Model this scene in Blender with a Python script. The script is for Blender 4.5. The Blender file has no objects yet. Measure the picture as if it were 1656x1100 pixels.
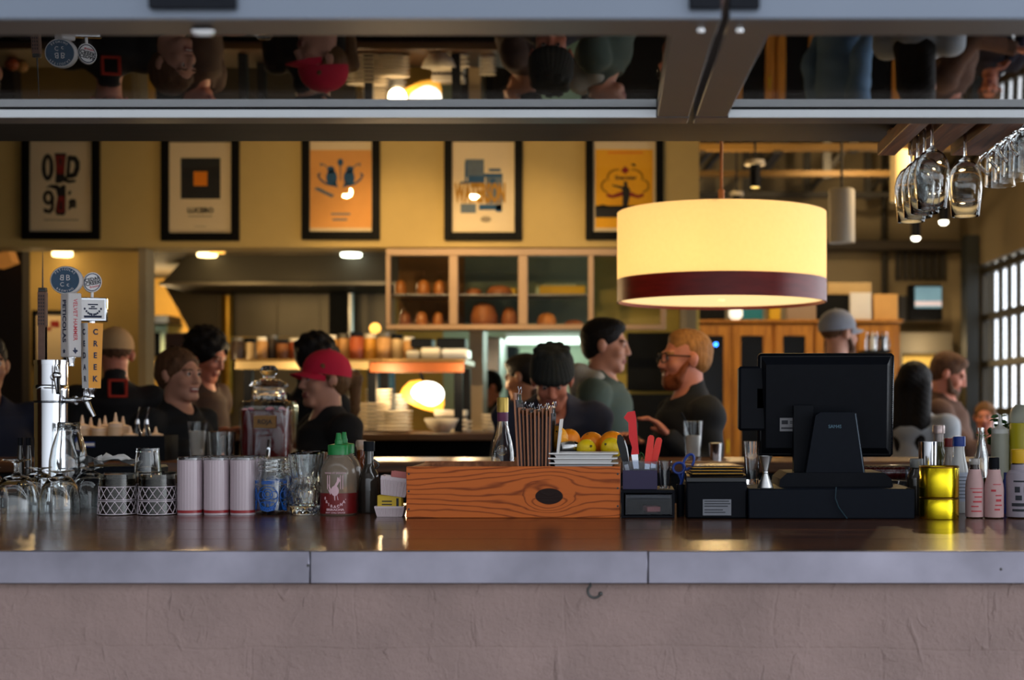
import bpy, bmesh, math, random
import numpy as np
from mathutils import Vector, Matrix, Euler

random.seed(7); np.random.seed(7)
SC = bpy.context.scene
COL = SC.collection

# ------------------------------------------------------------------ camera
F, UC, VC, H = 2300.0, 1010.0, 655.0, 1.37      # focal length in px, principal point, eye height


def at(u, v, d):
    """world point seen at photograph pixel (u, v) at distance d"""
    return Vector(((u - UC) / F * d, d, H + (VC - v) / F * d))


def px(n, d):
    return n * d / F


cam_data = bpy.data.cameras.new('camera')
cam = bpy.data.objects.new('camera', cam_data)
COL.objects.link(cam)
cam.location = (0, 0, H)
cam.rotation_euler = (math.pi / 2, 0, 0)
cam_data.sensor_width = 36.0
cam_data.lens = 50.0
cam_data.shift_x = -(UC - 828) / 1656
cam_data.shift_y = (VC - 550) / 1656
cam_data.clip_start = 0.05
cam_data.clip_end = 200
cam_data.dof.use_dof = True
cam_data.dof.focus_distance = 3.5
cam_data.dof.aperture_fstop = 3.0
SC.camera = cam

# ------------------------------------------------------------------ world, lights, exposure
SC.view_settings.view_transform = 'Standard'
SC.view_settings.look = 'None'
SC.view_settings.gamma = 1.0
SC.view_settings.exposure = 0.0
SC.cycles.use_denoising = True
SC.cycles.max_bounces = 14
SC.cycles.transmission_bounces = 14
SC.cycles.transparent_max_bounces = 24
SC.cycles.glossy_bounces = 6
SC.cycles.diffuse_bounces = 4
SC.cycles.sample_clamp_indirect = 4.0
SC.cycles.caustics_reflective = False
SC.cycles.caustics_refractive = False

world = bpy.data.worlds.new('overcast_sky')
SC.world = world
world.use_nodes = True
wn = world.node_tree.nodes
wl = world.node_tree.links
wn.clear()
w_out = wn.new('ShaderNodeOutputWorld')
w_bg = wn.new('ShaderNodeBackground')
w_tc = wn.new('ShaderNodeTexCoord')


def w_lobe(axis, lo, hi, strength):
    n1 = wn.new('ShaderNodeVectorMath'); n1.operation = 'DOT_PRODUCT'
    n1.inputs[1].default_value = axis
    n2 = wn.new('ShaderNodeMapRange'); n2.interpolation_type = 'SMOOTHSTEP'
    n2.inputs[1].default_value = lo; n2.inputs[2].default_value = hi
    n2.inputs[3].default_value = 0.0; n2.inputs[4].default_value = strength
    wl.new(w_tc.outputs['Generated'], n1.inputs[0])
    wl.new(n1.outputs['Value'], n2.inputs[0])
    return n2.outputs[0]


# overcast sky: dim base, bright over the street in front, brightest towards the glazed side
w_a = wn.new('ShaderNodeMath'); w_a.operation = 'ADD'
w_b = wn.new('ShaderNodeMath'); w_b.operation = 'ADD'
w_b.inputs[1].default_value = 0.14
wl.new(w_lobe((0.30, -0.42, 0.86), -0.10, 0.95, 2.1), w_a.inputs[0])
wl.new(w_lobe((0.90, 0.42, 0.12), 0.10, 0.75, 4.2), w_a.inputs[1])
wl.new(w_a.outputs[0], w_b.inputs[0])
w_bg.inputs[0].default_value = (0.86, 0.92, 1.0, 1)
wl.new(w_b.outputs[0], w_bg.inputs[1])
wl.new(w_bg.outputs[0], w_out.inputs[0])


def lamp(name, kind, loc, power, col=(1, 1, 1), size=0.05, aim=None, spot=None, blend=0.6, portal=False, sy=None):
    d = bpy.data.lights.new(name, kind)
    o = bpy.data.objects.new(name, d)
    COL.objects.link(o)
    o.location = loc
    d.energy = power
    d.color = col
    if kind == 'AREA':
        d.shape = 'RECTANGLE'
        d.size = size
        d.size_y = sy or size
        d.cycles.is_portal = portal
    else:
        d.shadow_soft_size = size
    if kind == 'SPOT':
        d.spot_size = math.radians(spot or 70)
        d.spot_blend = blend
    if aim is not None:
        o.rotation_euler = (Vector(aim) - Vector(loc)).to_track_quat('-Z', 'Y').to_euler()
    return o


WARM = (1.0, 0.68, 0.30)
WARM2 = (1.0, 0.72, 0.38)
# daylight openings (portals guide the sky light through the openings of the building)
lamp('window_daylight', 'AREA', (3.3, 8.3, 2.0), 1, size=8.2, sy=2.6, aim=(0, 8.3, 2.0), portal=True)
lamp('bar_daylight', 'AREA', (-0.2, 2.55, 1.5), 1, size=5.0, sy=0.85, aim=(-0.2, 8, 1.5), portal=True)
# track spots on the picture wall
lamp('track_spot', 'SPOT', (-2.18, 6.0, 3.04), 190, WARM, 0.04, aim=(-1.75, 8.6, 2.35), spot=75, blend=1.0)
lamp('track_spot', 'SPOT', (-1.18, 6.0, 3.02), 190, WARM, 0.03, aim=(-0.7, 8.6, 2.4), spot=80, blend=1.0)
lamp('track_spot', 'SPOT', (-4.0, 6.0, 3.06), 85, WARM, 0.03, aim=(-3.3, 8.6, 2.35), spot=80, blend=1.0)
# kitchen
lamp('kitchen_light', 'POINT', (-3.0, 9.9, 2.3), 8, WARM, 0.06)
lamp('kitchen_light', 'POINT', (-2.0, 9.9, 2.3), 9, WARM2, 0.06)
lamp('kitchen_light', 'POINT', (-3.9, 12.0, 2.2), 26, WARM, 0.06)
lamp('kitchen_light', 'POINT', (-4.0, 9.6, 2.25), 7, WARM, 0.06)
lamp('hood_light', 'POINT', (-3.05, 10.55, 2.15), 2.6, WARM, 0.03)
lamp('hood_light', 'POINT', (-2.45, 10.55, 2.12), 4.5, WARM, 0.05)
for x_ in (-2.3, -1.75, -1.3, -0.85):
    lamp('pass_fill', 'POINT', (x_, 7.62, 1.55), 6.5, WARM2, 0.03)  # unseen fill lamps added to brighten the plates on the pass
lamp('cabinet_fill', 'SPOT', (-1.49, 7.2, 3.0), 75, WARM, 0.04, aim=(-1.3, 8.75, 2.02), spot=55, blend=0.9)  # fill spots added to brighten the bread cabinet, without a fixture
lamp('cabinet_fill', 'SPOT', (-0.50, 7.2, 3.0), 60, WARM2, 0.04, aim=(-0.62, 8.75, 2.02), spot=55, blend=0.9)
lamp('back_wall_fill', 'SPOT', (1.7, 10.4, 3.3), 80, WARM2, 0.05, aim=(1.95, 13.2, 2.1), spot=95, blend=0.9)  # added fill that lifts the back wall around the television
# back kitchen fluorescents
lamp('fluorescent_glow', 'POINT', (-0.5, 11.2, 1.9), 26, (0.75, 1.0, 0.86), 0.3)
# right-hand room
lamp('room_spot', 'POINT', (0.62, 9.6, 2.6), 34, WARM, 0.08)
lamp('room_spot', 'POINT', (2.0, 8.6, 3.0), 55, WARM2, 0.05)
lamp('room_spot', 'SPOT', (1.3, 9.2, 3.2), 30, WARM, 0.05, aim=(1.3, 11.0, 1.6), spot=80, blend=0.8)
# small downlights over the bar
lamp('bar_downlight', 'SPOT', (-1.6, 4.6, 3.2), 60, WARM2, 0.05, aim=(-1.6, 4.4, 1.1), spot=80, blend=0.8)
lamp('bar_downlight', 'SPOT', (-0.4, 4.6, 3.2), 60, WARM2, 0.05, aim=(-0.4, 4.4, 1.1), spot=80, blend=0.8)
lamp('bar_downlight', 'SPOT', (0.9, 4.8, 3.2), 40, WARM2, 0.05, aim=(0.9, 4.6, 1.1), spot=80, blend=0.8)

# ------------------------------------------------------------------ materials


def s2l(c):
    c = c / 255.0
    return c / 12.92 if c <= 0.04045 else ((c + 0.055) / 1.055) ** 2.4


def rgb(r, g, b):
    return (s2l(r), s2l(g), s2l(b))


def mat(name, col, rough=0.5, metal=0.0, noise=0.10, scale=14.0, bump=0.0, bscale=None, spec=0.5, trans=0.0, ior=1.45,
        emit=None, estr=0.0, coat=0.0, stretch=(1, 1, 1), alpha=1.0, aniso=0.0):
    m = bpy.data.materials.new(name)
    m.use_nodes = True
    nt = m.node_tree
    p = nt.nodes['Principled BSDF']
    p.inputs['Roughness'].default_value = rough
    p.inputs['Metallic'].default_value = metal
    p.inputs['Specular IOR Level'].default_value = spec
    p.inputs['Transmission Weight'].default_value = trans
    p.inputs['IOR'].default_value = ior
    p.inputs['Coat Weight'].default_value = coat
    p.inputs['Coat Roughness'].default_value = 0.08
    p.inputs['Alpha'].default_value = alpha
    if aniso:
        p.inputs['Anisotropic'].default_value = aniso
    if emit is not None:
        p.inputs['Emission Color'].default_value = (*emit, 1)
        p.inputs['Emission Strength'].default_value = estr
    tc = nt.nodes.new('ShaderNodeTexCoord')
    mp = nt.nodes.new('ShaderNodeMapping')
    mp.inputs['Scale'].default_value = stretch
    nt.links.new(tc.outputs['Object'], mp.inputs[0])
    nz = nt.nodes.new('ShaderNodeTexNoise')
    nz.inputs['Scale'].default_value = scale
    nz.inputs['Detail'].default_value = 5
    nt.links.new(mp.outputs[0], nz.inputs['Vector'])
    mx = nt.nodes.new('ShaderNodeMix')
    mx.data_type = 'RGBA'
    lo = [max(0, c * (1 - noise)) for c in col]
    hi = [min(1, c * (1 + noise)) for c in col]
    mx.inputs[6].default_value = (*lo, 1)
    mx.inputs[7].default_value = (*hi, 1)
    nt.links.new(nz.outputs['Fac'], mx.inputs[0])
    nt.links.new(mx.outputs[2], p.inputs['Base Color'])
    if bump:
        bp = nt.nodes.new('ShaderNodeBump')
        bp.inputs['Strength'].default_value = bump
        bp.inputs['Distance'].default_value = 0.01
        n2 = nz
        if bscale:
            n2 = nt.nodes.new('ShaderNodeTexNoise')
            n2.inputs['Scale'].default_value = bscale
            n2.inputs['Detail'].default_value = 6
            nt.links.new(mp.outputs[0], n2.inputs['Vector'])
        nt.links.new(n2.outputs['Fac'], bp.inputs['Height'])
        nt.links.new(bp.outputs[0], p.inputs['Normal'])
    return m


def glow(name, col, strength):
    return mat(name, col, emit=col, estr=strength, noise=0.02)


def wood(name, c1, c2, axis='X', scale=6.0, rough=0.5, coat=0.0, bump=0.15):
    m = mat(name, c1, rough=rough, coat=coat)
    nt = m.node_tree
    p = nt.nodes['Principled BSDF']
    tc = nt.nodes.new('ShaderNodeTexCoord')
    mp = nt.nodes.new('ShaderNodeMapping')
    st = {'X': (0.06, 1, 1), 'Y': (1, 0.06, 1), 'Z': (1, 1, 0.06)}[axis]
    mp.inputs['Scale'].default_value = st
    nz = nt.nodes.new('ShaderNodeTexNoise')
    nz.inputs['Scale'].default_value = scale * 8
    nz.inputs['Detail'].default_value = 7
    nz.inputs['Distortion'].default_value = 0.6
    rp = nt.nodes.new('ShaderNodeValToRGB')
    rp.color_ramp.elements[0].position = 0.35
    rp.color_ramp.elements[0].color = (*c2, 1)
    rp.color_ramp.elements[1].position = 0.65
    rp.color_ramp.elements[1].color = (*c1, 1)
    bp = nt.nodes.new('ShaderNodeBump')
    bp.inputs['Strength'].default_value = bump
    bp.inputs['Distance'].default_value = 0.003
    nt.links.new(tc.outputs['Object'], mp.inputs[0])
    nt.links.new(mp.outputs[0], nz.inputs['Vector'])
    nt.links.new(nz.outputs['Fac'], rp.inputs[0])
    nt.links.new(rp.outputs[0], p.inputs['Base Color'])
    nt.links.new(nz.outputs['Fac'], bp.inputs['Height'])
    nt.links.new(bp.outputs[0], p.inputs['Normal'])
    return m


def pane_mat(name, ior=1.5, tint=(1, 1, 1), rough=0.0):
    """flat window glazing: clear, mirror-like at grazing angles"""
    m = bpy.data.materials.new(name)
    m.use_nodes = True
    nt = m.node_tree
    nt.nodes.clear()
    out = nt.nodes.new('ShaderNodeOutputMaterial')
    mx = nt.nodes.new('ShaderNodeMixShader')
    tr = nt.nodes.new('ShaderNodeBsdfTransparent')
    tr.inputs[0].default_value = (*tint, 1)
    gl = nt.nodes.new('ShaderNodeBsdfGlossy')
    gl.inputs['Roughness'].default_value = rough
    fr = nt.nodes.new('ShaderNodeFresnel')
    ge = nt.nodes.new('ShaderNodeNewGeometry')
    io = nt.nodes.new('ShaderNodeMix')
    io.inputs[2].default_value = ior
    io.inputs[3].default_value = 1 / ior
    nt.links.new(ge.outputs['Backfacing'], io.inputs[0])
    nt.links.new(io.outputs[0], fr.inputs[0])
    nz = nt.nodes.new('ShaderNodeTexNoise')
    nz.inputs['Scale'].default_value = 3.0
    bp = nt.nodes.new('ShaderNodeBump')
    bp.inputs['Strength'].default_value = 0.008
    bp.inputs['Distance'].default_value = 0.01
    nt.links.new(nz.outputs['Fac'], bp.inputs['Height'])
    nt.links.new(bp.outputs[0], gl.inputs['Normal'])
    nt.links.new(fr.outputs[0], mx.inputs[0])
    nt.links.new(tr.outputs[0], mx.inputs[1])
    nt.links.new(gl.outputs[0], mx.inputs[2])
    nt.links.new(mx.outputs[0], out.inputs[0])
    return m


M = {}
M['glass'] = mat('clear_glass', (0.96, 0.98, 0.98), rough=0.0, trans=1.0, ior=1.46, noise=0.01)
M['glass_green'] = mat('green_glass', rgb(150, 170, 60), rough=0.0, trans=1.0, ior=1.46, noise=0.02)
M['glass_dark'] = mat('dark_bottle_glass', (0.03, 0.025, 0.02), rough=0.05, noise=0.1, spec=0.8)
M['pane'] = pane_mat('window_glazing', 1.5)
M['pane_overhead'] = pane_mat('overhead_glazing', 1.9, (0.38, 0.36, 0.34))
M['thin'] = pane_mat('thin_clear_glass', 1.5, (.97, .98, .98))
M['smoky'] = mat('smoky_tumbler_glass', (0.42, 0.40, 0.34), rough=0.02, trans=1.0, ior=1.4, noise=0.05)
M['chrome'] = mat('chrome', (0.62, 0.63, 0.66), rough=0.10, metal=1.0, noise=0.03)
M['steel'] = mat('brushed_steel', (0.55, 0.55, 0.55), rough=0.32, metal=1.0, noise=0.12, scale=6, stretch=(1, 1, 20))
M['steel_warm'] = mat('kitchen_steel', (0.14, 0.125, 0.10), rough=0.42, metal=0.7, noise=0.2, scale=4)
M['brass'] = mat('yellow_brass', (0.95, 0.72, 0.02), rough=0.22, metal=1.0, noise=0.06, scale=30, stretch=(1, 1, 0.1))
M['iron'] = mat('dark_iron', (0.05, 0.05, 0.05), rough=0.35, metal=0.8)
M['black'] = mat('black_plastic', (0.006, 0.007, 0.010), rough=0.45, noise=0.2, scale=40, spec=0.08)
M['black_gloss'] = mat('black_gloss', (0.005, 0.006, 0.008), rough=0.18, noise=0.2, spec=0.3)
M['black_matte'] = mat('black_matte', (0.008, 0.009, 0.011), rough=0.8, noise=0.2, spec=0.15)
M['charcoal'] = mat('charcoal_plastic', (0.006, 0.008, 0.013), rough=0.5, noise=0.15, scale=60, spec=0.1)
M['white'] = mat('white_ceramic', (0.74, 0.74, 0.73), rough=0.25, noise=0.04)
M['cream'] = mat('cream_plastic', (0.66, 0.60, 0.48), rough=0.4, noise=0.06)
M['paper'] = mat('white_paper', (0.72, 0.70, 0.68), rough=0.8, noise=0.05)
M['pinkpaper'] = mat('pink_label_paper', rgb(196, 160, 158), rough=0.7, noise=0.12, scale=30)
M['ink'] = mat('dark_ink', (0.02, 0.022, 0.03), rough=0.7, noise=0.2)
M['red'] = mat('red_plastic', rgb(216, 12, 22), rough=0.38, noise=0.08)
M['orange_red'] = mat('orange_red_plastic', rgb(226, 34, 10), rough=0.3, noise=0.08)
M['blue'] = mat('blue_plastic', rgb(16, 52, 130), rough=0.35, noise=0.1)
M['green'] = mat('green_cap_plastic', rgb(8, 118, 52), rough=0.35, noise=0.1)
M['yellow'] = mat('yellow_plastic', rgb(214, 168, 16), rough=0.4, noise=0.08)
M['gold'] = mat('gold_foil', rgb(190, 160, 80), rough=0.35, metal=0.7, noise=0.1)
M['amber'] = mat('amber_liquid', rgb(150, 70, 14), rough=0.05, trans=0.6, noise=0.1)
M['leaf'] = mat('mint_leaf', rgb(40, 84, 34), rough=0.6, noise=0.4, scale=30)

# ------------------------------------------------------------------ geometry helpers


class G:
    def __init__(s):
        s.v = []; s.f = []; s.m = []

    def add(s, vs, fs, m=0, T=None):
        o = len(s.v)
        if T is not None:
            vs = [T @ Vector(p) for p in vs]
        s.v.extend([tuple(p) for p in vs])
        s.f.extend([tuple(i + o for i in f) for f in fs])
        s.m.extend([m] * len(fs))
        return s

    def box(s, c, sz, b=0.0, m=0, T=None):
        hx, hy, hz = sz[0] / 2, sz[1] / 2, sz[2] / 2
        cx, cy, cz = c
        if b <= 0:
            vs = [(cx + x * hx, cy + y * hy, cz + z * hz) for x in (-1, 1) for y in (-1, 1) for z in (-1, 1)]
            fs = [(0, 1, 3, 2), (4, 6, 7, 5), (0, 4, 5, 1), (2, 3, 7, 6), (0, 2, 6, 4), (1, 5, 7, 3)]
            return s.add(vs, fs, m, T)
        b = min(b, hx * .98, hy * .98, hz * .98)
        vs = []; idx = {}
        for x in (-1, 1):
            for y in (-1, 1):
                for z in (-1, 1):
                    for a in range(3):
                        ex = [hx - b, hy - b, hz - b]
                        ex[a] += b
                        idx[(x, y, z, a)] = len(vs)
                        vs.append((cx + x * ex[0], cy + y * ex[1], cz + z * ex[2]))
        fs = []
        for a in range(3):
            o1, o2 = (a + 1) % 3, (a + 2) % 3
            for sgn in (-1, 1):
                q = []
                for p1, p2 in ((-1, -1), (1, -1), (1, 1), (-1, 1)):
                    k = [0, 0, 0]; k[a] = sgn; k[o1] = p1; k[o2] = p2
                    q.append(idx[(*k, a)])
                fs.append(tuple(q))
        for a in range(3):
            o1, o2 = (a + 1) % 3, (a + 2) % 3
            for p1 in (-1, 1):
                for p2 in (-1, 1):
                    k0 = [0, 0, 0]; k1 = [0, 0, 0]
                    k0[a] = -1; k1[a] = 1
                    for k in (k0, k1):
                        k[o1] = p1; k[o2] = p2
                    fs.append((idx[(*k0, o1)], idx[(*k1, o1)], idx[(*k1, o2)], idx[(*k0, o2)]))
        for x in (-1, 1):
            for y in (-1, 1):
                for z in (-1, 1):
                    fs.append(tuple(idx[(x, y, z, a)] for a in range(3)))
        return s.add(vs, fs, m, T)

    def lathe(s, prof, c=(0, 0, 0), n=28, m=0, T=None, fn=None):
        vs = []; rings = []
        for r, z in prof:
            if r <= 1e-6:
                rings.append([len(vs)])
                vs.append((c[0], c[1], c[2] + z))
            else:
                ring = []
                for i in range(n):
                    a = 2 * math.pi * i / n
                    rr = r * (fn(a, z) if fn else 1)
                    ring.append(len(vs))
                    vs.append((c[0] + rr * math.cos(a), c[1] + rr * math.sin(a), c[2] + z))
                rings.append(ring)
        fs = []
        for A, B in zip(rings, rings[1:]):
            if len(A) == 1 and len(B) == 1:
                continue
            for i in range(n):
                j = (i + 1) % n
                if len(A) == 1:
                    fs.append((A[0], B[i], B[j]))
                elif len(B) == 1:
                    fs.append((A[i], A[j], B[0]))
                else:
                    fs.append((A[i], A[j], B[j], B[i]))
        return s.add(vs, fs, m, T)

    def tube(s, pts, r, n=8, m=0, closed=False, T=None):
        pts = [Vector(p) for p in pts]
        k = len(pts)
        rs = r if isinstance(r, (list, tuple)) else [r] * k
        vs = []; fs = []
        up = Vector((0, 0, 1))
        prev = None
        for i, p in enumerate(pts):
            if closed:
                t = (pts[(i + 1) % k] - pts[i - 1])
            else:
                t = pts[min(i + 1, k - 1)] - pts[max(i - 1, 0)]
            if t.length < 1e-9:
                t = up.copy()
            t.normalize()
            if prev is None:
                a = t.orthogonal().normalized()
            else:
                a = prev - t * prev.dot(t)
                a = a.normalized() if a.length > 1e-6 else t.orthogonal().normalized()
            prev = a
            b = t.cross(a)
            for j in range(n):
                th = 2 * math.pi * j / n
                vs.append(p + (a * math.cos(th) + b * math.sin(th)) * rs[i])
        rng = k if closed else k - 1
        for i in range(rng):
            i2 = (i + 1) % k
            for j in range(n):
                j2 = (j + 1) % n
                fs.append((i * n + j, i * n + j2, i2 * n + j2, i2 * n + j))
        if not closed:
            fs.append(tuple(range(n)))
            fs.append(tuple((k - 1) * n + j for j in range(n)))
        return s.add(vs, fs, m, T)

    def prism(s, poly, a, b, axis='y', m=0, T=None):
        """polygon in the plane across `axis`, extruded from a to b"""
        def P(p, t):
            if axis == 'y':
                return (p[0], t, p[1])
            if axis == 'x':
                return (t, p[0], p[1])
            return (p[0], p[1], t)
        n = len(poly)
        vs = [P(p, a) for p in poly] + [P(p, b) for p in poly]
        fs = [tuple(range(n)), tuple(range(2 * n - 1, n - 1, -1))]
        fs += [(i, (i + 1) % n, n + (i + 1) % n, n + i) for i in range(n)]
        return s.add(vs, fs, m, T)

    def ell(s, c, r, n=20, m=0, T=None, k=12):
        if not isinstance(r, (list, tuple)):
            r = (r, r, r)
        prof = [(math.sin(math.pi * i / k), -math.cos(math.pi * i / k)) for i in range(k + 1)]
        prof[0] = (0, -1); prof[-1] = (0, 1)
        S = Matrix.Translation(c) @ Matrix.Diagonal((*r, 1))
        return s.lathe(prof, n=n, m=m, T=(T @ S) if T is not None else S)

    def text(s, body, size, T, m=0, bold=0.0, ext=0.0004, wrap=None, sx=1.0, spacing=1.0):
        """lettering in the local XZ plane facing -Y, centred; wrap=(radius,z,angle) bends it round a cylinder"""
        vs, fs = text_geo(body, bold, spacing)
        out = []
        for x, y, z in vs:
            x *= size * sx; y *= size
            if wrap:
                R, z0, a0 = wrap
                a = a0 + x / R
                rr = R + (ext if z > 0 else -ext)
                out.append((rr * math.sin(a), -rr * math.cos(a), z0 + y))
            else:
                out.append((x, -ext if z > 0 else 0.0, y))
        return s.add(out, fs, m, T)

    def build(s, name, mats, parent=None, loc=None, rot=None, auto=38, smooth=True, fix=True):
        me = bpy.data.meshes.new(name)
        me.from_pydata(s.v, [], s.f)
        if not isinstance(mats, (list, tuple)):
            mats = [mats]
        for mm in mats:
            me.materials.append(mm)
        if len(mats) > 1:
            me.polygons.foreach_set('material_index', s.m)
        if fix:
            bm = bmesh.new()
            bm.from_mesh(me)
            bmesh.ops.recalc_face_normals(bm, faces=bm.faces)
            bm.to_mesh(me)
            bm.free()
        if smooth:
            me.shade_smooth()
            me.set_sharp_from_angle(angle=math.radians(auto))
        me.update()
        return put(name, me, parent, loc, rot)


_tc = {}


def text_geo(body, bold=0.0, spacing=1.0):
    key = (body, bold, spacing)
    if key in _tc:
        return _tc[key]
    c = bpy.data.curves.new('lettering', 'FONT')
    c.body = body
    c.size = 1.0
    c.align_x = 'CENTER'
    c.align_y = 'CENTER'
    c.extrude = 0.01
    c.offset = bold
    c.space_character = spacing
    c.resolution_u = 3
    o = bpy.data.objects.new('lettering', c)
    me = o.to_mesh()
    vs = [tuple(v.co) for v in me.vertices]
    fs = [tuple(p.vertices) for p in me.polygons]
    o.to_mesh_clear()
    bpy.data.objects.remove(o)
    bpy.data.curves.remove(c)
    _tc[key] = (vs, fs)
    return _tc[key]


def put(name, me, parent=None, loc=None, rot=None):
    o = bpy.data.objects.new(name, me)
    COL.objects.link(o)
    if parent is not None:
        o.parent = parent
    if loc is not None:
        o.location = loc
    if rot is not None:
        o.rotation_euler = rot
    return o


def tag(o, label, cat, group=None, kind=None):
    o['label'] = label
    o['category'] = cat
    if group:
        o['group'] = group
    if kind:
        o['kind'] = kind
    return o


def thing(name, label, cat, loc=(0, 0, 0), rotz=0.0, group=None):
    o = bpy.data.objects.new(name, None)
    COL.objects.link(o)
    o.empty_display_size = 0.05
    o.location = loc
    o.rotation_euler = (0, 0, rotz)
    return tag(o, label, cat, group)


def struct(name, g, m, label=None, cat=None, **kw):
    o = g.build(name, m, **kw)
    o['kind'] = 'structure'
    if label:
        o['label'] = label
        o['category'] = cat
    return o


def dup(root, loc, rotz=None, label=None, group=None):
    """a copy of a thing with copies of its parts and their sub-parts"""
    r = root.copy()
    COL.objects.link(r)
    r.location = loc
    if rotz is not None:
        r.rotation_euler = (0, 0, rotz)
    if label:
        r['label'] = label
    if group:
        r['group'] = group
    for ch in list(root.children):
        c = ch.copy()
        COL.objects.link(c)
        c.parent = r
        for gch in list(ch.children):
            d = gch.copy()
            COL.objects.link(d)
            d.parent = c
    return r


def mv(loc=(0, 0, 0), rx=0, ry=0, rz=0, s=1):
    return Matrix.Translation(loc) @ Euler((rx, ry, rz)).to_matrix().to_4x4() @ Matrix.Scale(s, 4)

# ================================================================== THE SETTING
ZC = 1.0927        # counter top height
YB = 8.6           # plane of the picture wall


def bxw(g, u0, v0, u1, v1, d, dep, b=0.0, m=0, org=(0, 0, 0)):
    """box whose front face fills the pixel rectangle at distance d, running `dep` metres back"""
    p, q = at(u0, v1, d), at(u1, v0, d)
    c = ((p.x + q.x) / 2 - org[0], d + dep / 2 - org[1], (p.z + q.z) / 2 - org[2])
    g.box(c, (q.x - p.x, dep, q.z - p.z), b, m)


M['walltan'] = mat('tan_wall_paint', rgb(178, 152, 94), rough=0.75, noise=0.05, bump=0.03, bscale=180)
M['wallolive'] = mat('olive_wall_paint', rgb(150, 126, 74), rough=0.8, noise=0.06)
M['wallyellow'] = mat('yellow_wall_paint', rgb(212, 168, 84), rough=0.8, noise=0.05)
M['wallmint'] = mat('pale_green_wall_paint', rgb(196, 214, 190), rough=0.6, noise=0.05)
M['walltaupe'] = mat('taupe_wall_paint', rgb(140, 126, 100), rough=0.8, noise=0.08)
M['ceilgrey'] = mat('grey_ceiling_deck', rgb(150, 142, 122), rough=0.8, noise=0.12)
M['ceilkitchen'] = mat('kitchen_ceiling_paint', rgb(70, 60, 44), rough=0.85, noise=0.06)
M['darkwood'] = wood('dark_stained_beam', rgb(27, 22, 21), rgb(16, 13, 13), 'X', rough=0.7)
M['facade'] = wood('reddish_brown_planks', rgb(84, 44, 26), rgb(50, 26, 17), 'X', rough=0.6)
M['flooring'] = wood('dark_floorboards', rgb(74, 48, 32), rgb(42, 26, 18), 'Y', rough=0.5)
M['patio'] = mat('grey_patio_concrete', rgb(176, 172, 166), rough=0.85, noise=0.12, scale=3)
M['alu'] = mat('mill_aluminium', rgb(100, 108, 121), rough=0.42, metal=0.55, noise=0.06, scale=5)
M['aludark'] = mat('bronze_aluminium', rgb(74, 66, 62), rough=0.45, metal=0.25, noise=0.1)
M['rackwood'] = wood('walnut_rack_wood', rgb(150, 92, 58), rgb(92, 54, 36), 'Y', rough=0.5)
M['honeywood'] = wood('honey_oak', rgb(190, 128, 44), rgb(150, 92, 26), 'Z', rough=0.45)
M['beamorange'] = mat('orange_lit_steel', rgb(112, 82, 30), rough=0.6, noise=0.15, scale=3)  # warm light on the bottom chords is put into this orange
M['steeldark'] = mat('dark_roof_steel', rgb(40, 36, 30), rough=0.6, noise=0.2)
M['doorgrey'] = mat('grey_door_paint', rgb(96, 92, 84), rough=0.6, noise=0.08)

# painted concrete block below the counter
m = mat('painted_block_wall', rgb(124, 104, 100), rough=0.62, noise=0.28, scale=7)
nt = m.node_tree
P = nt.nodes['Principled BSDF']
tc = nt.nodes.new('ShaderNodeTexCoord')
sp = nt.nodes.new('ShaderNodeSeparateXYZ')
cb = nt.nodes.new('ShaderNodeCombineXYZ')
nt.links.new(tc.outputs['Object'], sp.inputs[0])
nt.links.new(sp.outputs['X'], cb.inputs['X'])
nt.links.new(sp.outputs['Z'], cb.inputs['Y'])
mp = nt.nodes.new('ShaderNodeMapping')
mp.inputs['Location'].default_value = (0.886, 0.073, 0)
nt.links.new(cb.outputs[0], mp.inputs[0])
wob = nt.nodes.new('ShaderNodeTexNoise'); wob.inputs['Scale'].default_value = 5.0; wob.inputs['Detail'].default_value = 4
nt.links.new(mp.outputs[0], wob.inputs['Vector'])
vm = nt.nodes.new('ShaderNodeVectorMath'); vm.operation = 'MULTIPLY_ADD'
vm.inputs[1].default_value = (0.05, 0.035, 0.0)
nt.links.new(wob.outputs['Color'], vm.inputs[0])
nt.links.new(mp.outputs[0], vm.inputs[2])
br = nt.nodes.new('ShaderNodeTexBrick')
br.inputs['Scale'].default_value = 1.0
br.inputs['Brick Width'].default_value = 0.40
br.inputs['Row Height'].default_value = 0.20
br.inputs['Mortar Size'].default_value = 0.004
br.inputs['Mortar Smooth'].default_value = 1.0
br.inputs['Color1'].default_value = (1, 1, 1, 1)
br.inputs['Color2'].default_value = (0.94, 0.94, 0.94, 1)
br.inputs['Mortar'].default_value = (0.84, 0.84, 0.84, 1)
nt.links.new(vm.outputs[0], br.inputs['Vector'])
n1 = nt.nodes.new('ShaderNodeTexNoise'); n1.inputs['Scale'].default_value = 70; n1.inputs['Detail'].default_value = 8
n1.inputs['Roughness'].default_value = 0.65
nt.links.new(tc.outputs['Object'], n1.inputs['Vector'])
st = nt.nodes.new('ShaderNodeMapping'); st.inputs['Scale'].default_value = (12, 12, 4.5)
nt.links.new(tc.outputs['Object'], st.inputs[0])
n2 = nt.nodes.new('ShaderNodeTexNoise'); n2.inputs['Scale'].default_value = 2.0; n2.inputs['Detail'].default_value = 5
n2.inputs['Distortion'].default_value = 1.2
nt.links.new(st.outputs[0], n2.inputs['Vector'])
rp = nt.nodes.new('ShaderNodeValToRGB')
rp.color_ramp.elements[0].position = 0.60; rp.color_ramp.elements[0].color = (0, 0, 0, 1)
rp.color_ramp.elements[1].position = 0.72; rp.color_ramp.elements[1].color = (1, 1, 1, 1)
nt.links.new(n2.outputs['Fac'], rp.inputs[0])
ad = nt.nodes.new('ShaderNodeMath'); ad.operation = 'MULTIPLY_ADD'; ad.inputs[1].default_value = 0.8
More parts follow.
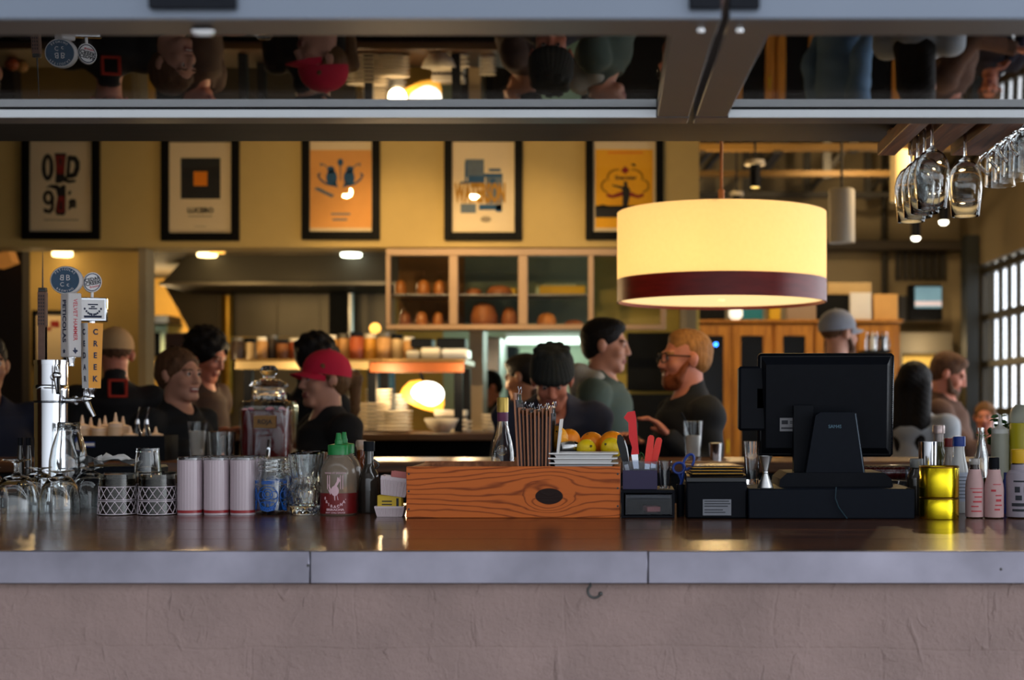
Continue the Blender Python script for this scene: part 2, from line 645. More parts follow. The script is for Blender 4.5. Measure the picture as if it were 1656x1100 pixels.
nt.links.new(n1.outputs['Fac'], ad.inputs[0])
bw = nt.nodes.new('ShaderNodeRGBToBW')
nt.links.new(br.outputs['Color'], bw.inputs[0])
nt.links.new(bw.outputs[0], ad.inputs[2])
ad2 = nt.nodes.new('ShaderNodeMath'); ad2.operation = 'MULTIPLY_ADD'; ad2.inputs[1].default_value = 0.45
nt.links.new(rp.outputs[0], ad2.inputs[0])
nt.links.new(ad.outputs[0], ad2.inputs[2])
bp = nt.nodes.new('ShaderNodeBump'); bp.inputs['Strength'].default_value = 0.8; bp.inputs['Distance'].default_value = 0.012
nt.links.new(ad2.outputs[0], bp.inputs['Height'])
nt.links.new(bp.outputs[0], P.inputs['Normal'])
M['block'] = m

# floors and outer shell
struct('floor', G().box((-1.54, 8.6, -0.05), (9.4, 11.6, 0.1)), M['flooring'])
struct('ground', G().box((-1.5, -3.2, -0.05), (30, 11.9, 0.1)), M['patio'])
struct('wall_front', G().box((-1.54, 2.80, 0.515), (9.4, 0.20, 1.03)), M['block'])
g = G()
g.box((-1.54, 2.99, 3.015), (9.4, 0.1, 1.67))
g.box((-4.35, 2.99, 1.49), (3.7, 0.1, 0.92))
g.box((2.55, 2.99, 1.49), (1.2, 0.1, 0.92))
struct('wall_front_upper', g, M['facade'])
struct('wall_left', G().box((-6.2, 8.6, 1.9), (0.1, 11.6, 3.8)), M['wallolive'])
struct('ceiling', G().box((-1.54, 8.6, 3.78), (9.4, 11.6, 0.1)), M['ceilgrey'])
struct('trim_1', G().box((-1.54, 3.70, 2.30), (9.2, 1.30, 0.248), 0.004), M['darkwood'])
# picture wall over the kitchen pass, kitchen ceiling and back
zs = at(0, 400, YB).z
xr = at(1131, 0, YB).x
struct('wall_kitchen', G().box(((-6.15 + xr) / 2, YB + 0.12, (zs + 3.73) / 2), (xr + 6.15, 0.24, 3.73 - zs)), M['walltan'])
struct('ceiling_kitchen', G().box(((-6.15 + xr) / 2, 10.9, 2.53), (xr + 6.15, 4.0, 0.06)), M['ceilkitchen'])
struct('wall_kitchen_back', G().box(((-6.15 - 1.62) / 2, 12.75, 1.25), (6.15 - 1.62, 0.1, 2.5)), M['wallyellow'])
struct('wall_pantry', G().box(((-1.62 + xr) / 2, 12.75, 1.25), (xr + 1.62, 0.1, 2.5)), M['wallmint'])
struct('wall_kitchen_side', G().box((xr - 0.05, 10.8, 1.25), (0.1, 3.7, 2.5)), M['walltaupe'])
# alcove left of the kitchen
g = G(); bxw(g, 33, 395, 236, 1100, 10.0, 0.1)
struct('wall_alcove', g, M['wallolive'])
g = G(); bxw(g, -260, 395, 36, 1200, 9.3, 0.12)
struct('wall_alcove_dark', g, mat('dark_brown_panelling', rgb(40, 30, 24), rough=0.7))
g = G(); bxw(g, 224, 400, 236, 1060, 8.66, 0.16)
struct('trim_2', g, M['walltaupe'])
g = G(); bxw(g, 759, 534, 781, 1000, 9.3, 0.3)
struct('trim_3', g, mat('beige_tiled_pillar', rgb(176, 156, 130), rough=0.5, noise=0.1))
# partition right of the bread cabinet, with dark board
g = G(); bxw(g, 953, 395, 1131, 1000, 9.15, 0.08)
struct('wall_partition', g, mat('greenish_yellow_paint', rgb(176, 160, 88), rough=0.8, noise=0.06))
# right-hand room
struct('wall_back', G().box(((xr + 3.2) / 2, 13.3, 1.9), (3.2 - xr, 0.1, 3.8)), M['walltaupe'])
g = G()
XR = 3.17
g.box((XR, 7.6, 0.25), (0.1, 9.6, 0.5)); g.box((XR, 8.1, 3.19), (0.1, 10.5, 1.18))
g.box((XR, 3.3, 1.55), (0.1, 1.0, 2.14)); g.box((XR, 12.9, 1.55), (0.1, 0.72, 2.14)); g.box((XR, 9.1, 1.55), (0.1, 0.3, 2.14))
struct('wall_right', g, M['walltaupe'])


def garage_window(name, y0, y1, label):
    w = bpy.data.objects.new(name, None)
    COL.objects.link(w)
    w['kind'] = 'structure'
    w['label'] = label
    w.location = (XR, (y0 + y1) / 2, 0.5)
    L = y1 - y0
    g = G()
    z0, z1 = 0.0, 2.1
    n = int(round(L / 0.272))
    for i in range(n + 1):
        g.box((0, -L / 2 + L * i / n, 1.05), (0.04, 0.028, 2.1))
    k = 0
    z = 2.04
    while z > -0.05:
        g.box((0, 0, z), (0.055, L, 0.062), 0.004)
        z -= 0.408
    for s in (-1, 1):
        g.box((0, s * (L / 2 - 0.02), 1.05), (0.06, 0.07, 2.1))
    g.build('window_frame', mat('olive_window_frame', rgb(52, 48, 38), rough=0.5), w)
    G().box((0, 0, 1.05), (0.005, L - 0.04, 2.06)).build('pane', M['pane'], w)


garage_window('window_3', 9.26, 12.53, 'glazed roll-up door bright with daylight beside the brown-sweater man')
garage_window('window_4', 3.82, 8.94, 'unseen glazed roll-up door nearest the bar, added for side daylight')  # out-of-view door added as a source of daylight from the side
# dark column at the far end of the glazed door
g = G(); bxw(g, 1563, 380, 1583, 1000, 12.45, 0.2)
struct('trim_4', g, mat('dark_green_grey_steel', rgb(30, 34, 34), rough=0.6))
# ceiling height drop in the far room: boxed beam on the back wall
g = G(); bxw(g, 1335, 388, 1660, 402, 12.9, 0.3)
struct('trim_5', g, mat('dark_pipe_trim', rgb(58, 50, 40), rough=0.7))
# passage with door in the back wall
g = G(); bxw(g, 1454, 538, 1540, 572, 13.0, 0.15)
bxw(g, 1454, 572, 1460, 1000, 13.0, 0.15); bxw(g, 1534, 572, 1552, 1000, 13.0, 0.15)
struct('door_1', g, M['doorgrey'])
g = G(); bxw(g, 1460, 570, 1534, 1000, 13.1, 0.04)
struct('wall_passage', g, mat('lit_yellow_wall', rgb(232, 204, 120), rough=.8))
lamp('passage_fill', 'POINT', at(1497, 560, 12.75), 7, WARM2, 0.05)  # unseen lamp added to brighten the yellow passage wall

# roof structure of the far room
for k, (v, d, mm, lab) in enumerate(((247, 9.9, 'beamorange', 'orange roof truss nearest the bar, above the drum lamp'),
                                     (289, 11.2, 'beamorange', 'orange roof truss further back, behind the small black spotlight'),
                                     (322, 12.4, 'steeldark', 'dark roof truss closest to the back wall'))):
    zb = at(0, v, d).z
    t = thing('roof_truss', lab, 'roof truss', ((xr + 3.1) / 2, d, zb))
    L = 3.1 - xr
    G().box((0, 0, 0.035), (L, 0.09, 0.045)).build('bottom_chord', M[mm], t)
    G().box((0, 0, 3.70 - zb), (L, 0.09, 0.08)).build('top_chord', M['steeldark'], t)
    hh = 3.66 - zb
    n = 5
    for i in range(n):
        x0 = -L / 2 + L * (i + 0.15) / n
        x1 = -L / 2 + L * (i + 0.85) / n
        G().tube([(x0, 0, 0.05), (x1, 0, hh)], 0.026, 6).build('diagonal_web', M['steeldark'], t)
        G().box((x0, 0, hh / 2), (0.06, 0.06, hh)).build('upright_web', M['steeldark'], t)

# ================================================================== OVERHEAD WINDOW PANELS (swung up over the counter)
SL = 0.06                                  # slope of the open panels
PA = 0.394


def panel(name, x0, x1, label):
    w = bpy.data.objects.new(name, None)
    COL.objects.link(w)
    w['kind'] = 'structure'
    w['label'] = label
    # local frame: x right, y along the panel away from the camera, z up
    yn = 1.873
    w.location = ((x0 + x1) / 2, yn, H + PA + SL * yn)
    w.rotation_euler = (math.atan(SL), 0, 0)
    W = x1 - x0
    hw = W / 2
    Ln = 0.99
    st = 0.064

    def rail(y0, y1, nm):
        g = G()
        g.box((0, (y0 + y1) / 2, 0.027), (W, y1 - y0, 0.054), 0.002)
        return g.build(nm, M['alu2'], w)
    rail(0, 0.100, 'near_rail')
    rail(0.905, Ln, 'far_rail')
    for s in (-1, 1):
        G().box((s * (hw - st / 2), Ln / 2, 0.027), (st - 0.002, Ln - 0.19, 0.052), 0.002).build('stile', M['aludark'], w)
    # glazing beads facing the opening: bright lower bead, groove, upper bead
    G().box((0, 0.901, 0.0075), (W - 2 * st - 0.002, 0.008, 0.0145)).build('glazing_bead', M['alu3'], w)
    G().box((0, 0.902, 0.0165), (W - 2 * st - 0.002, 0.004, 0.0045)).build('seal', M['black'], w)
    G().box((0, 0.5, 0.0205), (W - 2 * st + 0.01, 0.82, 0.006)).build('pane', M['pane_overhead'], w)
    return w


M['alu2'] = M['aludark']
M['alu3'] = mat('bright_aluminium_bead', rgb(222, 230, 240), rough=0.5, metal=0.15, noise=0.04)
p1 = panel('window_1', -2.35, 0.1265, 'open glazed panel above the bar, its aluminium bead running over the framed posters')
p2 = panel('window_2', 0.1375, 2.3, 'open glazed panel above the bar, over the hanging wine glasses')
# outer faces of the near rails are bare aluminium, with hinge plates and screws
for w, W, hx in ((p1, 2.4765, (0.1265 - 2.35) / 2), (p2, 2.1625, (0.1375 + 2.3) / 2)):
    G().box((0, -0.006, 0.030), (W, 0.012, 0.060), 0.001).build('face_strip', M['alu'], w)


def hinge_plate(u0, u1, w, hx, z0=0.004):
    x0, x1 = at(u0, 0, 1.86).x - hx, at(u1, 0, 1.86).x - hx
    g = G()
    g.box(((x0 + x1) / 2, -0.017, 0.036), (x1 - x0, 0.010, 0.05), 0.002)
    g.box(((x0 + x1) / 2 + (x1 - x0) * .28, -0.022, 0.045), ((x1 - x0) * .12, 0.008, 0.04), 0.002)
    return g.build('hinge_plate', M['black'], w)


hx1, hx2 = (0.1265 - 2.35) / 2, (0.1375 + 2.3) / 2
hinge_plate(243, 384, p1, hx1)
hinge_plate(1114, 1166, p1, hx1)
hinge_plate(1178, 1228, p2, hx2)
for u, w, hx in ((1133, p1, hx1), (1196, p2, hx2)):
    G().lathe([(0, -0.006), (0.005, -0.005), (0.0065, -0.001), (0.0065, 0.0)], (at(u, 45, 1.92).x - hx, 0.055, 0), 12).build('bolt', M['chrome'], w)
G().box((at(325, 0, 1.9).x - hx1, 0.035, -0.007), (0.034, 0.02, 0.014), 0.006).build('pull_handle', M['chrome'], p1)

# ================================================================== BAR COUNTER (near side)
m = wood('dark_oiled_counter', rgb(96, 58, 36), rgb(58, 34, 22), 'X', scale=3.0, rough=0.2, bump=0.03)
M['countertop'] = m
cnt = thing('bar_counter', 'dark wooden bar counter with a bare metal front edge on the painted block wall', 'bar counter', (-0.275, 3.36, ZC))
gw = G()
ys = [-0.665, -0.42, -0.2, 0.02, 0.26, 0.655]
for y0, y1 in zip(ys, ys[1:]):
    gw.box((0, (y0 + y1) / 2, -0.0245), (4.3, y1 - y0 - 0.0012, 0.049), 0.0012)
gw.build('countertop', M['countertop'], cnt)
M['zinc'] = mat('worn_zinc', rgb(127, 125, 138), rough=0.36, metal=0.9, noise=0.75, scale=5.0, bump=0.10, bscale=5)
xs = [-2.15, at(501, 0, 2.68).x + 0.275, at(1048, 0, 2.68).x + 0.275, 2.15]
for a, b in zip(xs, xs[1:]):
    gz = G()
    gz.box(((a + b) / 2, -0.6725, -0.029), (b - a - 0.0012, 0.013, 0.0615), 0.0016)
    gz.build('metal_edge', M['zinc'], cnt)
for u, v in ((498, 915), (1619, 921)):
    p = at(u, v, 2.68)
    G().ell((p.x + 0.275, -0.679, p.z - ZC), (0.0028, 0.0016, 0.0028), 10, k=6).build('nail_head', M['iron'], cnt)
# hook under the counter edge
p = at(962, 947, 2.67)
hk = thing('coat_hook', 'small dark metal coat hook under the counter edge', 'hook', (p.x, 2.695, p.z + 0.004))
pts = [(-0.008, -0.006, 0.006)] + [(-0.001 + 0.0125 * math.cos(a), -0.016, -0.016 + 0.0125 * math.sin(a)) for a in [math.pi * (0.72 + i * 0.105) for i in range(12)]]
G().tube(pts, 0.0028, 8).ell((pts[-1][0], pts[-1][1], pts[-1][2]), 0.0046, 10, k=6).build('hook_arm', M['iron'], hk)
G().box((-0.004, -0.006, 0.002), (0.030, 0.007, 0.010), 0.002).build('mounting_plate', M['iron'], hk)

# inner bar ledge on the guests' side
zl = at(0, 742, 5.2).z
led = thing('guest_bar_ledge', 'long dark bar ledge between the guests and the bartender', 'bar counter', (-0.3, 5.2, zl))
G().box((0, -0.04, -0.02), (5.6, 0.42, 0.04), 0.004).build('ledge_top', wood('amber_ledge_wood', rgb(98, 62, 34), rgb(60, 36, 20), 'X', rough=0.3), led)
G().box((0, -0.10, -0.04 - (zl - 0.04) / 2), (5.5, 0.26, zl - 0.04), 0.0).build('bar_front', M['black_matte'], led)

# ================================================================== HANGING GLASS RACK
zr = 2.110
rk = thing('glass_rack', 'wooden slatted rack for stemware hung under the header', 'glass rack', (1.08, 3.6, zr))
for x0_, x1_ in ((0.750, 0.803), (0.841, 0.929), (0.967, 1.055), (1.093, 1.181), (1.219, 1.307)):
    G().box(((x0_ + x1_) / 2 - 1.08, 0.0, 0.018), (x1_ - x0_, 1.24, 0.036), 0.002).build('slat', M['rackwood'], rk)
for y in (-0.4, 0.55):
    G().box((0, y, 0.0505), (0.62, 0.05, 0.028), 0.002).build('cross_bar', M['rackwood'], rk)

# wine glasses hanging upside down
def wine_glass():
    g = G()
    h = 0.262
    o = [(0, 0), (0.034, 0.0), (0.035, 0.002), (0.02, 0.005), (0.007, 0.010), (0.0042, 0.02), (0.0042, 0.088), (0.006, 0.098), (0.014, 0.104),
         (0.030, 0.116), (0.041, 0.135), (0.0465, 0.160), (0.0462, 0.185), (0.043, 0.215), (0.0385, h - 0.001)]
    i = [(0.0376, h), (0.0370, h - 0.002), (0.0415, 0.215), (0.0447, 0.185), (0.045, 0.160), (0.0395, 0.136), (0.0285, 0.118), (0.012, 0.108), (0, 0.106)]
    prof = [(r, -z) for r, z in o + i]
    return g.lathe(prof, n=40)


stem_z = zr + 0.036
wgs = [(0.822, 3.80), (0.822, 3.895), (0.822, 3.985), (0.822, 4.08), (0.948, 3.957)]
wl_ = ['hanging wine glass nearest the viewer in the row of four', 'hanging wine glass second in the row of four', 'hanging wine glass third in the row of four',
       'hanging wine glass at the far end of the row of four', 'wine glass hanging alone in its own slot of the rack']
first = None
for (x, y), lab in zip(wgs, wl_):
    if first is None:
        first = wine_glass().build('wine_glass', M['glass'], loc=(x, y, stem_z + 0.0108), auto=60)
        o = first
    else:
        o = first.copy(); COL.objects.link(o); o.location = (x, y, stem_z + 0.0108)
    tag(o, lab, 'wine glass', 'wine glasses hanging from the rack')

# footed mugs with handles
def mug():
    t = thing('footed_mug', 'x', 'mug', (0, 0, 0))
    h = 0.160
    o = [(0, 0), (.031, 0), (.033, .003), (.026, .007), (.011, .0105), (.012, .02), (.0105, .03), (.012, .040), (.018, .050), (.036, .060), (.041, .075), (.044, h)]
    i = [(.0415, h), (.039, .078), (.033, .064), (0, .058)]
    G().lathe([(r, -z) for r, z in o + i], n=32).build('mug_bowl', M['glass'], t, auto=50)
    pts = [(-0.040 - 0.030 * math.sin(math.pi * k / 12), 0, -0.068 - 0.060 * k / 12) for k in range(13)]
    G().tube(pts, 0.0055, 8).build('handle', M['glass'], t)
    return t


mg = mug()
for k, (x, y, lab) in enumerate(((1.074, 4.07, 'clear footed mug hanging furthest back beside the wine glasses'), (1.074, 3.975, 'clear footed mug hanging second from the back of its row'),
                                 (1.074, 3.88, 'clear footed mug hanging third from the back of its row'), (1.074, 3.785, 'clear footed mug hanging closest to the header in its row'))):
    if k == 0:
        mg.location = (x, y, stem_z + 0.0108); mg.rotation_euler = (0, 0, 0.35)
        tag(mg, lab, 'mug', 'mugs hanging from the rack')
    else:
        dup(mg, (x, y, stem_z + 0.0108), 0.35 + 0.08 * k, lab)

# ================================================================== DRUM PENDANT LAMP
DL = 5.3
c = at(1166.5, 0, DL)
R = px(168.5, DL)
zt, zb = at(0, 346, DL).z, at(0, 490, DL).z
lt = thing('drum_pendant_lamp', 'large cream drum pendant lamp with a dark red band glowing over the bar', 'pendant lamp', (c.x, DL, zb))
hL = zt - zb
m = bpy.data.materials.new('cream_lamp_fabric')
m.use_nodes = True
nt = m.node_tree
P = nt.nodes['Principled BSDF']
nz = nt.nodes.new('ShaderNodeTexNoise'); nz.inputs['Scale'].default_value = 60
tcx = nt.nodes.new('ShaderNodeTexCoord'); nt.links.new(tcx.outputs['Object'], nz.inputs['Vector'])
mx = nt.nodes.new('ShaderNodeMix'); mx.data_type = 'RGBA'
mx.inputs[6].default_value = (0.82, 0.70, 0.46, 1); mx.inputs[7].default_value = (0.88, 0.76, 0.52, 1)
nt.links.new(nz.outputs['Fac'], mx.inputs[0])
nt.links.new(mx.outputs[2], P.inputs['Base Color'])
P.inputs['Roughness'].default_value = 0.8
tl = nt.nodes.new('ShaderNodeBsdfTranslucent')
nt.links.new(mx.outputs[2], tl.inputs[0])
ms = nt.nodes.new('ShaderNodeMixShader'); ms.inputs[0].default_value = 0.55
nt.links.new(P.outputs[0], ms.inputs[1]); nt.links.new(tl.outputs[0], ms.inputs[2])
P.inputs['Emission Color'].default_value = (1.0, 0.70, 0.30, 1); P.inputs['Emission Strength'].default_value = 0.42
nt.links.new(ms.outputs[0], nt.nodes['Material Output'].inputs[0])
M['shade'] = m
g = G()
n = 96
band = 0.083
g.lathe([(R, band), (R, hL), (R - 0.003, hL), (R - 0.003, band)], n=n)
g.f = g.f
g.build('lamp_shade', M['shade'], lt, fix=True)
m = mat('red_wood_veneer', rgb(120, 26, 22), rough=0.35, noise=0.55, scale=9, stretch=(1, 1, 5))
G().lathe([(R + 0.001, 0), (R + 0.001, band), (R - 0.004, band), (R - 0.004, 0), (R + 0.001, 0)], n=n).build('veneer_band', m, lt)
m = mat('frosted_diffuser', (0.9, 0.75, 0.5), rough=0.6, emit=(1.0, 0.70, 0.30), estr=1.15, noise=0.02)
G().lathe([(0, 0.012), (R - 0.006, 0.012), (R - 0.006, 0.016), (0, 0.016)], n=n).lathe([(0, 0.004), (0.012, 0.006), (0.012, 0.012), (0, 0.012)], n=12).build('diffuser', m, lt)
G().tube([(0, 0, hL - 0.02), (0, 0, 3.73 - zb)], 0.006, 8).tube([(0, 0, hL - 0.01), (0, 0, hL + 0.09)], 0.012, 8).build('hanging_rod', mat('copper_rod', rgb(150, 96, 60), rough=0.35, metal=0.7), lt)
g = G()
for k in range(3):
    a = 2 * math.pi * k / 3 + 0.4
    g.tube([(0, 0, hL - 0.01), ((R - 0.002) * math.cos(a), (R - 0.002) * math.sin(a), hL - 0.006)], 0.003, 6)
g.build('spider_frame', M['iron'], lt)
for k in range(3):
    a = 2 * math.pi * k / 3 + 0.9
    lamp('drum_lamp_bulb', 'POINT', (c.x + 0.15 * math.cos(a), DL + 0.15 * math.sin(a), zb + 0.12), 5.0, (1.0, 0.80, 0.50), 0.03)

# ================================================================== FRAMED POSTERS
M['posterpaper'] = mat('cream_poster_paper', rgb(226, 204, 166), rough=0.7, noise=0.03)
M['posterorange'] = mat('tan_orange_print', rgb(224, 158, 84), rough=0.7, noise=0.06)
M['posteryellow'] = mat('yellow_print', rgb(240, 172, 16), rough=0.7, noise=0.04)
M['printblack'] = mat('black_print', rgb(26, 27, 30), rough=0.7)
M['printred'] = mat('dark_red_print', rgb(140, 34, 30), rough=0.7, noise=0.3, scale=60)
M['printblue'] = mat('blue_print', rgb(30, 78, 118), rough=0.7, noise=0.25, scale=40)
M['printslate'] = mat('slate_blue_print', rgb(92, 106, 120), rough=0.7, noise=0.2, scale=40)
M['printgold'] = mat('gold_print', rgb(170, 122, 30), rough=0.7, noise=0.4, scale=50)
M['printorange'] = mat('orange_print', rgb(232, 130, 10), rough=0.7)
M['printgrey'] = mat('grey_print', rgb(150, 134, 110), rough=0.7)
M['frameblack'] = mat('black_frame', rgb(8, 8, 9), rough=0.55, noise=0.15, spec=0.1)
K = YB / F


def circ(cx, cy, rx, ry=None, n=20):
    ry = ry or rx
    return [(cx + rx * math.cos(2 * math.pi * i / n), cy + ry * math.sin(2 * math.pi * i / n)) for i in range(n)]


class Poster:
    def __init__(s, u0, label, dv=0):
        s.uc = u0 + 63; s.vb = 388 + dv
        p = at(s.uc, s.vb, YB)
        s.t = thing('framed_poster', label, 'poster', (p.x, YB, p.z), group='framed posters on the wall over the kitchen')
        W, Hh, b = 126 * K, 172 * K, 12.5 * K
        g = G()
        for x in (-1, 1):
            g.box((x * (W - b) / 2, -0.016, Hh / 2), (b, 0.030, Hh), 0.003)
        for z in (b / 2, Hh - b / 2):
            g.box((0, -0.016, z), (W - 2 * b + 0.002, 0.028, b), 0.003)
        g.build('frame', M['frameblack'], s.t)
        s.W, s.Hh, s.b = W, Hh, b
        G().box((0, -0.006, Hh / 2), (W - 2 * b + 0.004, 0.004, Hh - 2 * b + 0.004)).build('print_sheet', M['posterpaper'], s.t)
        G().box((0, -0.020, Hh / 2), (W - 2 * b + 0.002, 0.003, Hh - 2 * b + 0.002)).build('glazing', M['pane'], s.t)

    def q(s, p):
        return ((p[0] - s.uc) * K, (s.vb - p[1]) * K)

    def poly(s, polys, name, mt, lay=0):
        g = G()
        for pl in polys:
            g.prism([s.q(p) for p in pl], -0.0085 - lay * 0.0012, -0.0079, 'y')
        return g.build(name, M[mt], s.t, smooth=False)

    def rect(s, rs, name, mt, lay=0):
        return s.poly([[(a, d), (c, d), (c, b), (a, b)] for a, b, c, d in rs], name, mt, lay)

    def text(s, body, u, v, hpx, mt, name='lettering', sx=1.0, bold=0.03, lay=0):
        x, z = s.q((u, v))
        g = G().text(body, hpx * K / 0.72, mv((x, -0.0088 - lay * 0.0012, z)), bold=bold, sx=sx)
        return g.build(name, M[mt], s.t, smooth=False)

    def line(s, pts, r, name, mt, lay=0):
        g = G()
        y = -0.0088 - lay * 0.0012
        P_ = [Vector((s.q(p)[0], y, s.q(p)[1])) for p in pts]
        for a, b in zip(P_, P_[1:]):
            d = (b - a)
            nrm = Vector((-d.z, 0, d.x)).normalized() * r * K
            e = d.normalized() * r * K * .6
            g.prism([((a - e + nrm).x, (a - e + nrm).z), ((b + e + nrm).x, (b + e + nrm).z), ((b + e - nrm).x, (b + e - nrm).z), ((a - e - nrm).x, (a - e - nrm).z)], y, y + 0.0008, 'y')
        return g.build(name, M[mt], s.t, smooth=False)


# poster 1: OLD 97's with two boots
P1 = Poster(37, 'framed poster of big black letters around two red boots')


def ring(cx, cy, rx, ry, ix, iy, n=24):
    o = circ(cx, cy, rx, ry, n); i = circ(cx, cy, ix, iy, n)
    return [[o[k], o[(k + 1) % n], i[(k + 1) % n], i[k]] for k in range(n)]


P1.poly(ring(78, 271, 10, 22, 3, 14), 'letter_o', 'printblack')
P1.poly([[(110, 252), (116, 252), (113, 289), (107, 289)], [(115, 252), (124, 253), (130, 262), (130, 274), (125, 286), (117, 289), (112, 289), (112, 282), (119, 279), (122, 270), (121, 262), (115, 260)]], 'letter_d', 'printblack')
P1.poly([[(89, 248), (108, 248), (106, 270), (105, 284), (111, 291), (124, 291), (123, 295), (112, 297), (103, 294), (98, 297), (90, 296), (91, 282), (91, 270)]], 'boot', 'printblack')
P1.poly([[(91, 252), (106, 252), (104, 282), (93, 282)]], 'boot_leather', 'printred', 1)
P1.poly([[(97, 256), (100, 256), (101, 264), (99, 270), (97, 264)]], 'boot_stitching', 'printblack', 2)
P1.poly([[(74, 304), (83, 299), (94, 299), (98, 303), (102, 299), (107, 300), (107, 316), (107, 345), (104, 349), (92, 348), (90, 342), (94, 318), (91, 307), (82, 304)]], 'boot', 'printblack')
P1.poly([[(95, 318), (105, 318), (105, 344), (93, 344)]], 'boot_leather', 'printred', 1)
P1.poly([[(98, 326), (101, 326), (102, 340), (97, 340)]], 'boot_stitching', 'printblack', 2)
P1.poly(ring(79, 320, 9, 12, 3.5, 6) + [[(84, 320), (89, 318), (88, 340), (82, 346), (72, 344), (71, 337), (76, 338), (80, 340), (83, 336)]], 'numeral_nine', 'printblack')
P1.text('s', 118, 330, 26, 'printblack', 'letter_s', sx=0.85, bold=0.06)
P1.poly([[(112, 309), (117, 310), (114, 316), (110, 315)]], 'apostrophe', 'printblack')
P1.rect([(72, 355, 128, 357)], 'caption_line', 'printgrey')

# poster 2: black square with orange square
P2 = Poster(262, 'framed poster with an orange square inside a black square', 2)
P2.rect([(293, 256, 357, 322)], 'black_square', 'printblack')
P2.rect([(314, 278, 336, 301)], 'orange_square', 'printorange', 1)
P2.text('LUCERO', 325, 341, 8, 'printblack', sx=1.0, bold=0.05)
P2.rect([(305, 349, 344, 351), (316, 366, 334, 367)], 'caption_line', 'printgrey')

# poster 3: two blue birds with scrolls on tan
P3 = Poster(489, 'framed tan poster with two blue birds and scrolls')
P3.rect([(502, 243, 601, 369)], 'tan_field', 'posterorange', 0)
birds = []
for sgn in (-1, 1):
    cx = 551 + sgn * 14
    birds += [circ(cx + sgn * -0, 288, 9, 13), circ(cx - sgn * -1.5, 275, 6, 6), [(cx + sgn * -7, 293), (cx + sgn * 2, 300), (cx - sgn * 10, 304)]]
P3.poly(birds, 'bird', 'printblue', 1)
P3.poly([circ(551, 263, 4.5, 6)], 'bud', 'printblue', 1)
for sgn in (-1, 1):
    P3.line([(551 + sgn * 14, 300), (551 + sgn * 24, 297), (551 + sgn * 32, 291), (551 + sgn * 36, 284), (551 + sgn * 33, 281)], 1.5, 'scroll', 'printblue', 1)
    P3.line([(551 + sgn * 20, 272), (551 + sgn * 26, 267), (551 + sgn * 32, 265), (551 + sgn * 31, 269)], 1.0, 'scroll', 'printslate', 1)
P3.line([(551, 269), (551, 292)], 0.9, 'stem', 'printblue', 1)
P3.poly([[(508, 306), (514, 303), (541, 316), (537, 320)]], 'ribbon', 'printslate', 1)
P3.rect([(536, 345, 567, 348), (538, 354, 562, 357)], 'caption_line', 'printslate', 1)

# poster 4: blue blocks with tall gold lettering
P4 = Poster(719, 'framed poster of stacked blue blocks behind tall gold lettering', 1)
P4.rect([(753, 258, 783, 287), (792, 273, 810, 278), (786, 281, 813, 330), (745, 330, 770, 345)], 'slate_block', 'printslate')
P4.rect([(757, 285, 784, 296), (783, 281, 812, 287), (745, 294, 760, 298), (752, 262, 755, 294), (775, 331, 812, 340), (802, 331, 812, 343), (790, 274, 809, 277)], 'blue_block', 'printblue', 1)
P4.poly([circ(797, 293, 5, 4)], 'blue_dot', 'printblue', 1)
P4.text('WATERSON', 777, 314, 30, 'printgold', sx=0.36, bold=0.05, lay=2)
P4.poly([circ(786, 355, 9, 5)], 'stamp', 'printgrey')

# poster 5: yellow poster with tree emblem, banner and figure
P5 = Poster(947, 'framed yellow poster with a dark figure in front of a cloud emblem')
P5.rect([(963, 242, 1056, 369)], 'yellow_field', 'posteryellow', 0)
P5.rect([(963, 333, 1056, 352)], 'dark_ground', 'printblack', 1)
P5.poly([[(963, 334), (975, 331), (990, 335), (1010, 332), (1030, 336), (1045, 331), (1056, 333), (1056, 336), (963, 336)]], 'hedge_line', 'printblack', 1)
arc = lambda cx, cy, rx, ry, a0, a1, n=14: [(cx + rx * math.cos(math.radians(a0 + (a1 - a0) * i / n)), cy - ry * math.sin(math.radians(a0 + (a1 - a0) * i / n))) for i in range(n + 1)]
P5.line(arc(998, 287, 15, 12, 80, 200), 1.2, 'cloud_outline', 'printgold', 1)
P5.line(arc(1024, 287, 15, 12, 100, -20), 1.2, 'cloud_outline', 'printgold', 1)
P5.line(arc(984, 301, 11, 10, 110, 260), 1.2, 'cloud_outline', 'printgold', 1)
P5.line(arc(1038, 301, 11, 10, 70, -80), 1.2, 'cloud_outline', 'printgold', 1)
P5.poly([[(1011, 269), (1018, 276), (1011, 282), (1004, 276)]], 'diamond', 'printred', 1)
P5.poly([[(1020, 266), (1026, 265), (1029, 269), (1024, 269)]], 'bird', 'printblack', 1)
P5.text('Shearwater', 1012, 288, 6, 'printblack', sx=0.9, bold=0.03, lay=1)
P5.poly([[(981, 313), (990, 316), (1008, 309), (1008, 317), (990, 321), (981, 318)], [(1041, 313), (1032, 316), (1015, 309), (1015, 317), (1032, 321), (1041, 318)]], 'banner', 'printred', 1)
P5.poly([[(1009, 294), (1014, 294), (1015, 302), (1019, 307), (1018, 320), (1015, 334), (1007, 334), (1007, 318), (1006, 306), (990, 301), (990, 299), (1006, 302), (1009, 301)]], 'figure', 'printblack', 2)
P5.rect([(983, 246, 1040, 249)], 'caption_line', 'printorange', 1)

# ================================================================== THINGS ON THE BAR COUNTER
def X(u, d):
    return (u - UC) / F * d


def hz(v, d, base=ZC):
    """height above `base` of pixel row v at distance d"""
    return at(0, v, d).z - base


E0 = 0.0004  # hair of clearance between things that stand on one another


def cup_profile(r0, r1, h, t=0.003, bot=0.008):
    return [(0, 0), (r0, 0), (r1, h - 0.001), (r1 - t * .5, h), (r1 - t, h - 0.001), (r0 - t, bot), (0, bot)]


def flip(prof, h):
    return [(r, h - z) for r, z in prof]


